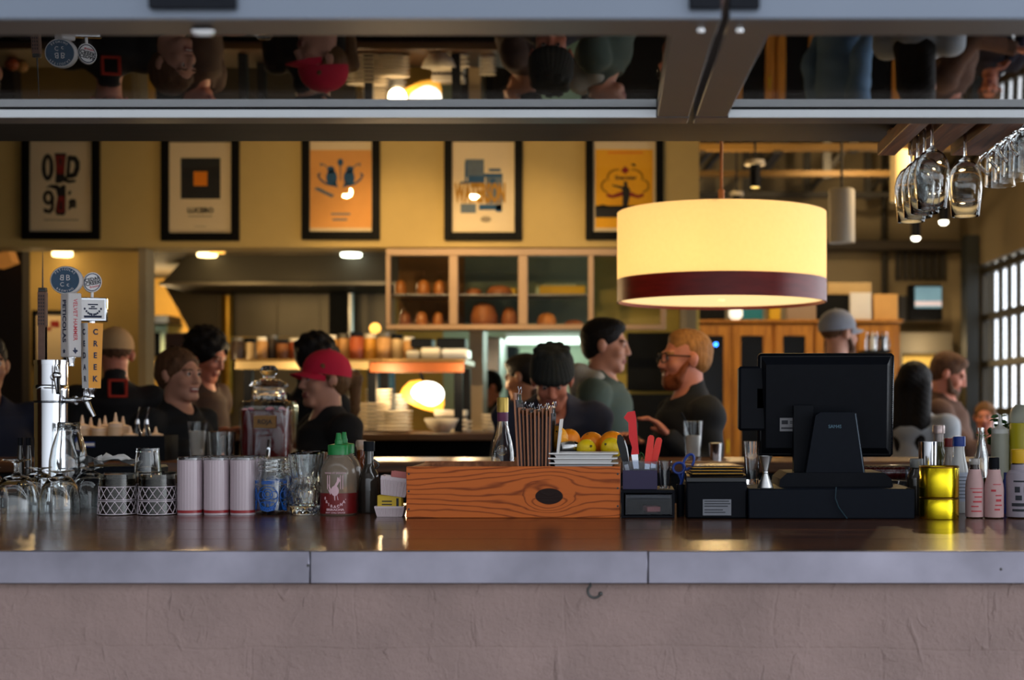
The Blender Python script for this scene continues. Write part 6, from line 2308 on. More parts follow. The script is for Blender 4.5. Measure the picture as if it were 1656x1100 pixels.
for i, (u0, v0, u1, v1, mt, lab) in enumerate(((656, 560, 678, 575, 'cream', 'white tub on the pass shelf nearest the jars'), (680, 556, 712, 576, 'cream', 'wide white tub in the middle of the pass shelf end'), (714, 560, 756, 578, 'white', 'white covered tub at the end of the pass shelf'),
                                               (664, 541, 698, 555, 'black', 'dark box stacked on the white tubs'), (706, 542, 752, 559, 'black', 'dark box stacked at the end of the pass shelf'))):
    if i < 3:
        o = box_thing('storage_tub', lab, 'tub', u0, v0, u1, v1, YP + .22, .2, M[mt], .01)
        o.location.z = zsh
    else:
        o = box_thing('storage_box', lab, 'box', u0, v0, u1, v1, YP + .24, .16, M[mt], .006)
        o.location.z = zsh + px(20 if i == 3 else 18, YP + .22) + .0005
og_ = at(604, 527, YP + .34)
st_ = G().lathe([(0, 0), (.03, 0), (.03, og_.z - .04 - zsh), (0, og_.z - .04 - zsh)], n=16).build('heat_lamp_stand', M['black'], loc=(at(604, 0, YP + .5).x + .004, YP + .53, zsh))
tag(st_, 'dark stand carrying the round amber lamp on the pass shelf', 'stand')
o = G().ell((0, 0, .034), .034, 20).build('amber_globe_lamp', M['lampdim'], loc=(at(604, 0, YP + .5).x + .004, YP + .53, og_.z - .0395))
tag(o, 'small round glowing amber lamp above the jars', 'lamp')

# plates
def plate(r):
    return G().lathe([(0, 0), (r * .62, 0), (r * .66, .004), (r * .98, .013), (r, .0145), (r * .985, .0155), (r * .66, .007), (0, .006)], n=28)


M['platewhite'] = mat('white_plate_glaze', rgb(226, 216, 196), rough=.3, noise=.03)
M['platecool'] = mat('cool_white_plate_glaze', rgb(200, 206, 210), rough=.3, noise=.03)
stacks = [(612, 628, 23, 8.10, 'platewhite', 'tall stack behind the ponytail'), (598, 650, 33, 7.86, 'platewhite', 'wide stack nearest the ponytail'), (648, 636, 14, 8.16, 'platecool', 'narrow cool-white stack beside the glowing lamp'),
          (640, 663, 27, 7.87, 'platewhite', 'stack in front of the glowing lamp'), (748, 678, 15, 7.88, 'platewhite', 'low stack right of the white bowl'), (792, 668, 14, 7.95, 'platewhite', 'stack at the far end of the pass')]
ordn = lambda k: ['lowest', 'second', 'third', 'fourth', 'fifth', 'sixth', 'seventh', 'eighth', 'ninth', 'tenth', 'eleventh', 'twelfth', 'thirteenth', 'fourteenth', 'fifteenth', 'sixteenth'][k]
zpp = zp + .0005
for u, v, r, d, mt, lab in stacks:
    r_ = px(r, d)
    n = max(3, min(16, int(round(hz(v, d, zpp) / .0215))))
    stp = hz(v, d, zpp) / n
    me = None
    for k in range(n):
        loc = (X(u, d) + rnd.uniform(-.002, .002), d + .02, zpp + stp * k)
        if me is None:
            o = plate(r_).build('plate', M[mt], loc=loc)
            me = o
        else:
            o = me.copy(); COL.objects.link(o); o.location = loc
        tag(o, '%s white plate up in the %s' % (ordn(k), lab), 'plate', 'plates in the ' + lab)
# square plates with dark gap (stack of rectangular boards)
for k, (v0, v1, mt) in enumerate(((679, 690, 'platewhite'), (668, 678, 'platewhite'), (663, 667, 'menudark'), (652, 662, 'platewhite'))):
    o = box_thing('square_plate', '%s in the square stack behind the white bowl' % ('lowest square white plate', 'second square white plate', 'thin dark board', 'topmost square white plate')[k], 'plate', 702, v0, 752, v1, 8.08, .2, M[mt], .004, 'square plates behind the bowl')
    zz = zpp + sum((.0385, .035, .014, .035)[:k]) + .0004 * k
    o.location.z = zz
sup = G().box((0, 0, .0), (.01, .01, .01))
o = G().lathe([(0, 0), (.040, 0), (.045, .006), (.075, .030), (.092, .066), (.094, .078), (.091, .078), (.088, .066), (.070, .034), (.04, .012), (0, .010)], n=32).build('white_bowl', M['platewhite'], loc=(X(714, 7.84), 7.84, zpp))
tag(o, 'white bowl on the front edge of the kitchen pass', 'bowl')
# glowing heat lamp dome
p = at(685, 641, 8.20)
hlp = thing('heat_lamp', 'glowing amber dome heat lamp with a white-hot bulb over the plates', 'heat lamp', p)
ra = px(37, 8.2)
T = mv(rx=.25, ry=.42)
prof = [(0.02, ra * .62), (ra * .5, ra * .56), (ra * .82, ra * .34), (ra * .97, 0), (ra, -ra * .25), (ra * .985, -ra * .25), (ra * .95, 0), (ra * .80, ra * .32), (ra * .48, ra * .53), (.02, ra * .59)]
G().lathe(prof + [prof[0]], n=32, T=T).build('dome_shade', glow('amber_glass_dome', (1.0, .48, .05), 1.5), hlp)
G().ell((.035, -.09, .012), (.095, .05, .072), 20).build('bulb', glow('white_hot_bulb', (1, .95, .8), 5.0), hlp)
G().tube([(0, 0, ra * .6), (-.03, .02, zs2 - p.z - .0165)], .010, 8).build('hanging_stem', M['black'], hlp)
lamp('heat_lamp_glow', 'POINT', (p.x - .1, 7.98, p.z + .02), 6, WARM2, .05)
# blue box under the shelf
bb = box_thing('blue_carton', 'blue carton under the pass shelf behind the plates', 'box', 594, 600, 634, 700, 8.36, .12, mat('teal_blue_carton', rgb(10, 70, 104), rough=.6, noise=.1), .004)
bb.location.z = zpp
# heap of food on the pass at the bar end
for k, (u, v, r, c_) in enumerate(((34, 676, 11, 2), (56, 672, 10, 1), (14, 684, 11, 3))):
    dd = YP + .35 + .14 * (k == 1)
    o = G().ell((0, 0, px(r, dd) * .9), (px(r, dd), px(r, dd) * .8, px(r, dd) * .9), 14, k=8).build('bread_roll', jm[c_], loc=(X(u, dd) - .02 * k, dd, zpp))
    tag(o, '%s bread roll on the kitchen pass behind the person in navy' % ('rust-brown', 'tan', 'amber')[k], 'bread roll')

# ---- bread cabinet
YC = 8.58
cbn = thing('bread_cabinet', 'pale-framed glass cabinet of bread hanging under the picture wall', 'cabinet', at(842, 533, YC))
co = cbn.location
M['cabframe'] = mat('pale_pinkish_wood_frame', rgb(172, 142, 114), rough=.5, noise=.06)


def cl(u, v):
    p_ = at(u, v, YC)
    return p_.x - co.x, p_.z - co.z


def cbar(g, u0, v0, u1, v1, y0=0, y1=.05):
    a = cl(u0, v1); b_ = cl(u1, v0)
    g.box(((a[0] + b_[0]) / 2, (y0 + y1) / 2, (a[1] + b_[1]) / 2), (b_[0] - a[0], y1 - y0, b_[1] - a[1]), .003)


for nm, r_ in (('top_rail', (624, 402, 1077, 413)), ('bottom_rail', (624, 525, 1077, 533))):
    g = G(); cbar(g, *r_); g.build(nm, M['cabframe'], cbn)
for u0, u1 in ((624, 631), (726, 740), (838, 853), (951, 960), (1068, 1077)):
    g = G(); cbar(g, u0, 413.3, u1, 524.7); g.build('stile', M['cabframe'], cbn)
M['panec'] = pane_mat('cabinet_glazing', 1.45, (.9, .9, .88))
for u0, u1 in ((631, 726), (740, 838), (853, 951), (960, 1068)):
    g = G(); cbar(g, u0, 413.3, u1, 524.7, .022, .026); g.build('glass_pane', M['panec'], cbn)
g = G(); cbar(g, 626, 474, 951, 477, .055, .42); g.build('shelf', M['steel'], cbn)
g = G(); cbar(g, 626, 525.5, 960, 530, .055, .42); g.build('cabinet_floor', M['cabframe'], cbn)
g = G(); cbar(g, 626, 404, 738, 530, .43, .44); g.build('back_board', mat('warm_back_board', rgb(150, 108, 60), rough=.7), cbn)
g = G(); cbar(g, 738, 404, 955, 530, .43, .44); g.build('back_board', mat('pale_green_back_board', rgb(120, 136, 118), rough=.7), cbn)
M['crust'] = mat('brown_crust', rgb(208, 132, 62), rough=.5, noise=.3, scale=18, coat=.2)
M['crust2'] = mat('dark_crust', rgb(160, 96, 54), rough=.5, noise=.3, scale=18)
M['bag'] = pane_mat('clear_bag_plastic', 1.4, (.96, .93, .88), .25)
z_s = at(0, 474, YC).z + .0006
z_f = at(0, 525.5, YC).z + .0006


def loaf(u, base, w, h_, d, mt, lab, rz=0.0, bag=False):
    t = thing('bread_loaf', lab, 'bread', (X(u, d), d, base), rz, 'bread in the glass cabinet')
    r_ = w / 2
    prof = [(0, 0), (r_ * .85, 0), (r_, h_ * .15), (r_ * .97, h_ * .5), (r_ * .75, h_ * .85), (r_ * .35, h_ * .99), (0, h_)]
    G().lathe(prof, n=20, T=Matrix.Diagonal((1, 1.25, 1, 1))).build('crust', mt, t)
    if bag:
        G().lathe([(r_ * 1.04, h_ * .1), (r_ * 1.06, h_ * .6), (r_ * .6, h_ * 1.1), (r_ * .16, h_ * 1.3), (r_ * .40, h_ * 1.62)], n=14, T=Matrix.Diagonal((1, 1.25, 1, 1))).build('bag', M['bag'], t, fix=False)
    return t


dB = 8.80
for u, b_, w, h_, mt, lab in ((648, z_s, .075, .095, 'crust', 'bagged loaf on the upper shelf of the first bay, at the post side'), (685, z_s, .080, .098, 'crust', 'bagged loaf in the middle of the upper shelf of the first bay'), (711, z_s, .078, .095, 'crust', 'bagged loaf on the upper shelf of the first bay, next to the stile'),
                             (655, z_f, .075, .090, 'crust2', 'bagged loaf on the floor of the first bay, at the post side'), (682, z_f, .075, .095, 'crust', 'bagged loaf in the middle of the floor of the first bay'), (709, z_f, .070, .090, 'crust', 'bagged loaf on the floor of the first bay, next to the stile')):
    loaf(u, b_, w, h_, dB, M[mt], lab, 0, True)
loaf(766, z_s, .105, .045, dB, M['crust2'], 'flat brown loaf on the upper shelf of the second bay')
loaf(808, z_s, .16, .06, dB, M['crust2'], 'long brown loaf on the upper shelf of the second bay')
loaf(783, z_f, .17, .15, dB, M['crust2'], 'big round brown loaf on the floor of the second bay')
loaf(824, z_f, .10, .12, dB + .01, M['crust2'], 'brown loaf squeezed beside the big round one')
loaf(884, z_f, .12, .085, dB, M['crust'], 'loaf with a white top on the floor of the third bay')
loaf(928, z_f, .12, .04, dB, M['crust2'], 'flat loaf on the floor of the third bay')
o = box_thing('yellow_box', 'long yellow box on the upper shelf of the third bay', 'box', 872, 430, 946, 446, dB, .12, M['yellow'], .004)
o.location.z = z_s
o.location.z = z_s + .0005
o = box_thing('paper_bag', 'yellow paper bag leaning on the upper shelf of the second bay', 'bag', 800, 432, 834, 446, dB + .08, .1, M['yellow'], .006)
o.location.z = z_s
o = box_thing('pale_parcel', 'pale green parcel on the upper shelf of the third bay', 'box', 866, 452, 932, 473, dB + .10, .1, M['wallmint'], .006)
o.location.z = z_s
# items on back counter right of the kitchen
box_thing('chalkboard', 'dark board on the partition behind the standing man', 'board', 1014, 538, 1108, 632, 9.06, .04, M['black_matte'], .003)
sc_ = box_thing('side_counter', 'low side counter with white containers behind the bearded man', 'counter', 940, 702, 1110, 1090, 8.5, .5, M['black_matte'])
sc_.location.z = 0.0
zc2 = at(0, 702, 8.5).z
for k, (u, v, r, mt, lab) in enumerate(((1013, 640, 11, 'cream', 'white container with a red lid on the side counter'), (1036, 655, 16, 'white', 'round white crock on the side counter'), (1064, 662, 11, 'cream', 'cream crock on the side counter beside the bearded man'), (985, 665, 12, 'cream', 'cream container at the start of the side counter'))):
    dd = 8.72
    t = thing('storage_crock', lab, 'container', (X(u, dd), dd, zc2 + .001))
    h_ = hz(v, dd, zc2); r_ = px(r, dd)
    G().lathe([(0, 0), (r_ * .8, 0), (r_, h_ * .3), (r_ * .95, h_ * .75), (r_ * .7, h_ * .88), (0, h_ * .88)], n=20).build('crock_body', M[mt], t)
    G().lathe([(0, h_ * .87), (r_ * .78, h_ * .87), (r_ * .78, h_), (0, h_)], n=18).build('lid', M['red'] if k == 0 else M['cream'], t)
# back kitchen fluorescent fixture and pantry steel
fx = thing('fluorescent_light', 'long white fluorescent light in the back kitchen', 'ceiling light', at(880, 546, 12.35))
L_ = px(126, 12.35)
G().box((0, .12, .02), (L_, .22, .04), .004).build('light_housing', M['white'], fx)
for k, y in enumerate((.03, .13)):
    G().box((0, y, -.026), (L_ * .98, .05, .05), .012).build('tube', glow('fluorescent_tube', (.80, 1.0, .90), 2.6), fx)
G().tube([(0, .12, .04), (0, .12, 2.5 - fx.location.z)], .01, 6).build('hanger', M['steel'], fx)
fr = thing('steel_fridge', 'tall steel fridge beside the tiled pillar in the back kitchen', 'fridge', (at(795, 0, 10.6).x, 10.6, 0))
G().box((0, .3, at(0, 545, 10.6).z / 2), (px(28, 10.6), .6, at(0, 545, 10.6).z), .01).build('fridge_body', M['steel'], fr)
G().box((0, -.006, at(0, 545, 10.6).z * .5), (px(24, 10.6), .012, at(0, 545, 10.6).z * .92), .004).tube([(.05, -.03, .9), (.05, -.03, 1.4)], .01, 8).build('fridge_door', M['steel'], fr)
box_thing('dark_cupboard', 'dark cupboard door in the back kitchen beside the steel fridge', 'cupboard', 812, 560, 834, 1000, 11.6, .4, M['black_matte'])

# ---- honey oak display cabinet in the far room
YO = 11.0
oc = thing('display_cabinet', 'long honey oak cabinet with dark glass doors in the far room', 'cabinet', (at(1285, 0, YO).x, YO, 0))
xo_ = oc.location.x
zt2 = at(0, 522, YO).z
u0, u1 = 1112, 1457
Wc = px(u1 - u0, YO)
xc_ = at((u0 + u1) / 2, 0, YO).x - xo_
G().box((xc_, .26, zt2 / 2), (Wc - .004, .44, zt2 - .004)).build('carcass', M['honeywood'], oc)
G().box((xc_, .24, zt2 + .012), (Wc + .03, .52, .024), .004).build('cabinet_top', M['honeywood'], oc)
for k, uc in enumerate((1152, 1216, 1284.5, 1351, 1418.5)):
    x = at(uc, 0, YO).x - xo_
    w = px(62, YO)
    z0, z1 = .12, zt2 - .02
    st_ = px(13, YO)
    g = G()
    for s in (-1, 1):
        g.box((x + s * (w - st_) / 2, .022, (z0 + z1) / 2), (st_, .035, z1 - z0), .003)
    g.box((x, .022, z1 - .04), (w - 2 * st_ + .002, .033, .08))
    g.box((x, .022, z0 + .04), (w - 2 * st_ + .002, .033, .08))
    dr_ = g.build('door', M['honeywood'], oc)
    G().box((x, .028, (z0 + z1) / 2), (w - 2 * st_ + .01, .006, z1 - z0 - .15)).build('dark_glass', M['black_gloss'], dr_)
    G().tube([(x + w / 2 - st_ / 2, -.012, 1.0), (x + w / 2 - st_ / 2, -.012, 1.1)], .006, 6).build('pull', M['brass'], dr_)
zt3 = zt2 + .0245
for k in range(5):
    u = 1404 + 8 * k
    t = thing('shelf_bottle', 'bottle standing before the last oak cabinet door, %s of five' % ords[k], 'bottle', (X(u, 10.7), 10.72, at(0, 566, 10.7).z), 0, 'bottles in front of the oak cabinet')
    G().lathe([(0, 0), (.016, 0), (.017, .004), (.017, .07), (.007, .10), (.007, .135), (0, .135)], n=14).build('bottle_body', (M['glass'], M['platecool'], M['glass'], M['glass_dark'], M['glass'])[k], t)
o = box_thing('bottle_shelf', 'narrow dark shelf with bottles before the oak cabinet', 'shelf', 1398, 566.3, 1442, 571, 10.66, .335, M['black_matte'])
o = box_thing('jar_light', 'white glowing jar light on the oak cabinet', 'lamp', 1180, 500, 1201, 522, YO + .05, .1, glow('white_jar_light', (1, .92, .72), 1.2), .03)  # glowing jar, built as a rounded light block
o.location.z = zt3
for nm, lab, cat, u0, v0, u1, v1, dy, dep, mt, b in (
        ('storage_box', 'dark box on the oak cabinet right under the drum lamp', 'box', 1120, 494, 1173, 522, .05, .2, M['black'], .004),
        ('teal_box', 'teal blue box on the oak cabinet beside the white jar light', 'box', 1202, 494, 1234, 522, .08, .15, mat('teal_card', rgb(10, 120, 140), rough=.6), .004),
        ('yellow_tin', 'yellow tin on the oak cabinet', 'tin', 1243, 492, 1263, 522, .08, .12, M['yellow'], .008),
        ('photo_frame', 'brown picture in a pale frame on the oak cabinet', 'picture', 1272, 486, 1320, 522, .10, .04, mat('pale_frame_wood', rgb(150, 128, 110), rough=.6), .004),
        ('dark_case', 'dark case on the oak cabinet behind the man in the cap', 'box', 1322, 480, 1373, 522, .15, .25, M['black'], .004),
        ('white_sign', 'white paper sign board leaning on the oak cabinet', 'sign', 1375, 478, 1409, 522, .03, .03, M['paper'], .002),
        ('wooden_crate', 'plain plywood box at the end of the oak cabinet', 'box', 1413, 480, 1452, 522, .06, .25, mat('pale_plywood', rgb(206, 158, 90), rough=.6), .004)):
    o = box_thing(nm, lab, cat, u0, v0, u1, v1, YO + dy, dep, mt, b)
    o.location.z = zt3
pf = G().box((0, -.003, .09), (px(36, YO), .004, px(22, YO))).build('photo_print', mat('brown_photo', rgb(110, 84, 56), rough=.6), bpy.data.objects['photo_frame'])
o = box_thing('cardboard_box', 'large tan cardboard box on top of the dark case', 'box', 1338, 458, 1409, 477.5, YO + .14, .28, mat('tan_cardboard', rgb(176, 150, 106), rough=.8), .004)
o.location.z = zt3 + px(42, YO + .15) + .0008
# tv on the back wall
tv = thing('wall_television', 'small television glowing on a bracket on the back wall', 'television', at(1497, 518, 12.9))
k_ = px(1, 12.9)
G().box((0, .05, 29 * k_), (55 * k_, .10, 58 * k_), .01).build('tv_case', M['black'], tv)
m = mat('tv_picture', rgb(110, 150, 170), rough=.3, emit=rgb(120, 160, 180), estr=.55, noise=.6, scale=5)
G().box((4 * k_, -.004, 37 * k_), (43 * k_, .006, 34 * k_)).build('tv_screen', m, tv)
G().box((4 * k_, -.0085, 27 * k_), (43 * k_, .002, 7 * k_)).build('screen_band', glow('pale_screen_band', rgb(214, 200, 206), .6), tv)
G().box((-34 * k_, .2, 20 * k_), (12 * k_, .3, 40 * k_)).build('wall_bracket', M['iron'], tv)
# vertical slats on the back wall above the tv
vs_ = thing('slatted_vent', 'dark slatted vent panel high on the back wall above the television', 'vent', at(1488, 452, 13.2))
k_ = px(1, 13.2)
for i in range(7):
    G().box(((-36 + 12 * i) * k_, 0, 25 * k_), (8 * k_, .05, 50 * k_)).build('slat', M['steeldark'], vs_)
o = G().tube([(0, 0, 0), (0, 0, 1.6)], .03, 8).build('wall_conduit', M['steeldark'], loc=(at(1430, 0, 13.15).x, 13.15, 2.1))
tag(o, 'dark vertical conduit on the back wall beside the plywood box', 'pipe')
# blue light dot on the cabinet door glass
o = G().ell((0, 0, 0), (.014, .006, .014), 14).build('blue_indicator', glow('blue_led', (.03, .22, 1.0), 9.0), loc=(at(1158, 557, YO).x, YO + .02, at(0, 557, YO).z))
tag(o, 'tiny blue light on the first oak cabinet door', 'light')

# ---- hanging cylinders and small spotlights
M['fabricwhite'] = mat('off_white_fabric', rgb(176, 166, 150), rough=.8, noise=.05)
M['fabriccream'] = mat('cream_lamp_cylinder', rgb(206, 180, 130), rough=.8, noise=.05, emit=rgb(206, 176, 116), estr=.18)
for u, v0, v1, r, d, mt, lab in ((1361, 306, 393, 21, 8.4, 'fabricwhite', 'off-white hanging cylinder lamp beside the drum lamp'), (1458, 244, 326, 18, 9.0, 'fabriccream', 'cream hanging cylinder lamp behind the wine glasses')):
    p = at(u, v1, d)
    t = thing('cylinder_pendant', lab, 'pendant lamp', p)
    h_ = px(v1 - v0, d); r_ = px(r, d)
    G().lathe([(0, .004), (r_ * .94, .004), (r_ * .94, 0), (r_, 0), (r_, h_ - .01), (r_ * .9, h_), (0, h_)], n=32).build('shade', M[mt], t)
    G().tube([(0, 0, h_ - .01), (0, 0, 3.73 - p.z)], .008, 8).build('hanging_stem', M['iron'], t)
for u, v, d, lab, rr in ((1221, 303, 9.3, 'small black spotlight with a round canopy above the drum lamp', 10), (1191, 342, 10.6, 'small black spotlight further back just over the drum lamp', 7)):
    p = at(u, v, d)
    t = thing('ceiling_spotlight', lab, 'spotlight', p)
    r_ = px(rr * .85, d); h_ = px(rr * 3.6, d)
    G().lathe([(0, .01), (r_ * .8, .01), (r_ * .85, 0), (r_, 0), (r_, h_), (0, h_)], n=20).build('lamp_can', M['black'], t)
    G().lathe([(0, -.001), (r_ * .8, -.001), (r_ * .8, .008), (0, .008)], n=18).build('lamp_glass', glow('warm_spot_glass', (1, .74, .25), 1.3), t)
    G().lathe([(0, h_ + .002), (r_ * 2.0, h_ + .0), (r_ * 1.8, h_ + .03), (0, h_ + .035)], n=24).build('canopy', M['fabricwhite'], t)
    G().tube([(0, 0, h_ + .03), (0, 0, 3.73 - p.z)], .008, 6).build('drop_rod', M['iron'], t)
for u, v, d, lab in ((1481, 385, 10.9, 'bright round spotlight hanging under the far wine glasses'), (1526, 359, 10.4, 'bright round spotlight seen through the wine glasses')):
    p = at(u, v, d)
    t = thing('ceiling_spotlight', lab, 'spotlight', p)
    G().ell((0, 0, 0), (.032, .032, .022), 18).build('lamp_glass', glow('white_spot_glass', (1, .95, .75), 9), t)
    G().lathe([(.034, .005), (.036, .005), (.036, .12), (0, .12)], n=18).build('lamp_can', M['black'], t)
    G().tube([(0, 0, .11), (0, 0, 3.73 - p.z)], .006, 6).build('drop_rod', M['iron'], t)
# bulbs of the track lights that spark in the poster glazing
tr = thing('track_light_rail', 'black lighting rail with three spotlights in front of the posters', 'track light', (-2.5, 6.03, 3.16))
G().box((0, 0, 0), (4.4, .03, .03)).build('rail', M['black'], tr)
for x in (-2.1, 0, 2.1):
    G().tube([(x, 0, .015), (x, 0, .57)], .006, 6).build('drop_rod', M['iron'], tr)
for k, x in enumerate((-2.18, -1.18, -4.0)):
    sp_ = G().lathe([(0, .13), (.028, .13), (.034, .03), (.034, 0), (.030, 0), (.028, .02), (0, .03)], n=20, T=mv((x + 2.5, .0, -.145))).build('spot_can', M['black'], tr)
    G().ell((x + 2.5, .0, -.125), .020 if k == 0 else .014, 14).build('bulb', glow('track_bulb', (1, .85, .55), 60 if k == 0 else 25), sp_)

# ================================================================== PEOPLE


class SDF:
    """union of ellipsoids and tapered capsules, meshed into one continuous surface"""

    def __init__(s, vox=.006):
        s.vox = vox; s.p = []

    def cap(s, a, b, ra, rb=None, k=.02, op=1):
        s.p.append(('c', np.array(a, float), np.array(b, float), ra, ra if rb is None else rb, k, op)); return s

    def ell(s, c, r, k=.02, op=1, R=None):
        s.p.append(('e', np.array(c, float), np.array(r, float), None if R is None else np.array(R.to_3x3()), 0, k, op)); return s

    def mesh(s, noise=None):
        lo = np.full(3, 1e9); hi = -lo
        bbs = []
        for q in s.p:
            if q[0] == 'c':
                r = max(q[3], q[4]); a = np.minimum(q[1], q[2]) - r; b = np.maximum(q[1], q[2]) + r
            else:
                r = q[2] if q[3] is None else np.full(3, max(q[2])); a = q[1] - r; b = q[1] + r
            bbs.append((a, b))
            if q[6] > 0:
                lo = np.minimum(lo, a); hi = np.maximum(hi, b)
        v = s.vox
        lo = lo - 4 * v; n = np.ceil((hi + 4 * v - lo) / v).astype(int) + 1
        F_ = np.full(n, 1.0, np.float32)
        ax = [lo[i] + v * np.arange(n[i]) for i in range(3)]
        for q, (a, b) in zip(s.p, bbs):
            m_ = q[5] + 3 * v
            i0 = np.maximum(0, np.floor((a - m_ - lo) / v).astype(int)); i1 = np.minimum(n, np.ceil((b + m_ - lo) / v).astype(int) + 1)
            if (i1 <= i0).any():
                continue
            sl = tuple(slice(i0[k], i1[k]) for k in range(3))
            x = ax[0][sl[0]][:, None, None]; y = ax[1][sl[1]][None, :, None]; z = ax[2][sl[2]][None, None, :]
            if q[0] == 'c':
                A, B = q[1], q[2]; ba = B - A; L2 = max(ba @ ba, 1e-12)
                h = np.clip(((x - A[0]) * ba[0] + (y - A[1]) * ba[1] + (z - A[2]) * ba[2]) / L2, 0, 1)
                d = np.sqrt((x - A[0] - ba[0] * h) ** 2 + (y - A[1] - ba[1] * h) ** 2 + (z - A[2] - ba[2] * h) ** 2) - (q[3] + (q[4] - q[3]) * h)
            else:
                px_, py_, pz_ = x - q[1][0], y - q[1][1], z - q[1][2]
                if q[3] is not None:
                    Rm = q[3].T
                    px_, py_, pz_ = (Rm[0, 0] * px_ + Rm[0, 1] * py_ + Rm[0, 2] * pz_, Rm[1, 0] * px_ + Rm[1, 1] * py_ + Rm[1, 2] * pz_, Rm[2, 0] * px_ + Rm[2, 1] * py_ + Rm[2, 2] * pz_)
                r = q[2]
                k0 = np.sqrt((px_ / r[0]) ** 2 + (py_ / r[1]) ** 2 + (pz_ / r[2]) ** 2)
                k1 = np.sqrt((px_ / r[0] ** 2) ** 2 + (py_ / r[1] ** 2) ** 2 + (pz_ / r[2] ** 2) ** 2) + 1e-9
                d = k0 * (k0 - 1) / k1
            f = F_[sl]; k = q[5]
            if q[6] > 0:
                hh = np.maximum(k - np.abs(f - d), 0) / k
                F_[sl] = np.minimum(f, d) - hh * hh * k * .25
            else:
                hh = np.maximum(k - np.abs(f + d), 0) / k
                F_[sl] = np.maximum(f, -d) + hh * hh * k * .25
        if noise is not None:
            F_ = F_ + noise(ax[0][:, None, None], ax[1][None, :, None], ax[2][None, None, :]).astype(np.float32)
        return s.nets(F_, lo, v)

    @staticmethod
    def nets(F_, lo, v):
        n = np.array(F_.shape)
        ins = F_ < 0
        c = [F_[i:n[0] - 1 + i, j:n[1] - 1 + j, k:n[2] - 1 + k] for i in (0, 1) for j in (0, 1) for k in (0, 1)]
        cnt = sum((q < 0).astype(np.int8) for q in c)
        act = (cnt > 0) & (cnt < 8)
        idx = np.argwhere(act)
        vid = np.full(act.shape, -1, np.int64)
        vid[act] = np.arange(len(idx))
        vals = np.stack([q[act] for q in c], 1)
        off = np.array([(i, j, k) for i in (0, 1) for j in (0, 1) for k in (0, 1)], float)
        sm = np.zeros((len(idx), 3)); ct = np.zeros(len(idx))
        for a in range(8):
            for b in range(a + 1, 8):
                if np.abs(off[a] - off[b]).sum() != 1:
                    continue
                fa, fb = vals[:, a], vals[:, b]
                cr_ = (fa < 0) != (fb < 0)
                t = np.where(cr_, fa / np.where(np.abs(fa - fb) < 1e-9, 1, fa - fb), 0)
                sm[cr_] += (off[a] + (off[b] - off[a]) * t[:, None])[cr_]
                ct += cr_
        V_ = lo + v * (idx + sm / ct[:, None])
        quads = []
        for axn in range(3):
            o1, o2 = (axn + 1) % 3, (axn + 2) % 3
            sl0 = [slice(1, n[i] - 1) for i in range(3)]; sl0[axn] = slice(0, n[axn] - 1)
            sl1 = list(sl0); sl1[axn] = slice(1, n[axn])
            A = ins[tuple(sl0)]; B = ins[tuple(sl1)]
            cr_ = A != B
            e = np.argwhere(cr_)
            st_ = A[cr_]
            base = e.copy()
            base[:, o1] += 1; base[:, o2] += 1
            def g_(d1, d2):
                q = base.copy(); q[:, o1] += d1; q[:, o2] += d2
                return vid[q[:, 0], q[:, 1], q[:, 2]]
            Q = np.stack([g_(-1, -1), g_(0, -1), g_(0, 0), g_(-1, 0)], 1)
            Q[~st_] = Q[~st_][:, ::-1]
            quads.append(Q)
        Q = np.concatenate(quads)
        Q = Q[(Q >= 0).all(1)]
        return V_, Q


def sdf_obj(name, sdf, mats, parent, pick=None, noise=None):
    V_, Q = sdf.mesh(noise)
    me = bpy.data.meshes.new(name)
    me.from_pydata(V_.tolist(), [], Q.tolist())
    for m_ in (mats if isinstance(mats, (list, tuple)) else [mats]):
        me.materials.append(m_)
    if pick is not None:
        cen = V_[Q].mean(1)
        me.polygons.foreach_set('material_index', pick(cen).astype(np.int32))
    me.shade_smooth()
    me.update()
    return put(name, me, parent)


def skin(name, c):
    m_ = mat(name, c, rough=.5, noise=.08, scale=30)
    m_.node_tree.nodes['Principled BSDF'].inputs['Subsurface Weight'].default_value = 0.0
    return m_


M['skin'] = skin('light_skin', rgb(196, 140, 116))
M['skinred'] = skin('ruddy_skin', rgb(200, 124, 98))
M['skintan'] = skin('tan_skin', rgb(172, 116, 86))
M['lip'] = mat('lips', rgb(150, 80, 74), rough=.5)
M['eye'] = mat('dark_eyes', rgb(24, 18, 16), rough=.15)
M['eyewhite'] = mat('eye_white', rgb(206, 200, 194), rough=.2)


def hairmat(n_, c):
    return mat(n_, c, rough=.6, noise=.75, scale=80, stretch=(1, 1, .15), bump=.5, bscale=140, spec=.2)


M['hairbrown'] = hairmat('brown_hair', rgb(92, 62, 42))
M['hairdark'] = hairmat('black_hair', rgb(22, 17, 16))
M['hairginger'] = hairmat('ginger_hair', rgb(158, 108, 58))
M['beardginger'] = hairmat('ginger_beard', rgb(128, 66, 34))
M['hairash'] = hairmat('ash_blond_hair', rgb(112, 80, 50))


def cloth(n_, c, sc=1.0):
    return mat(n_, c, rough=.85, noise=.18, scale=9, bump=.35 * sc, bscale=7)


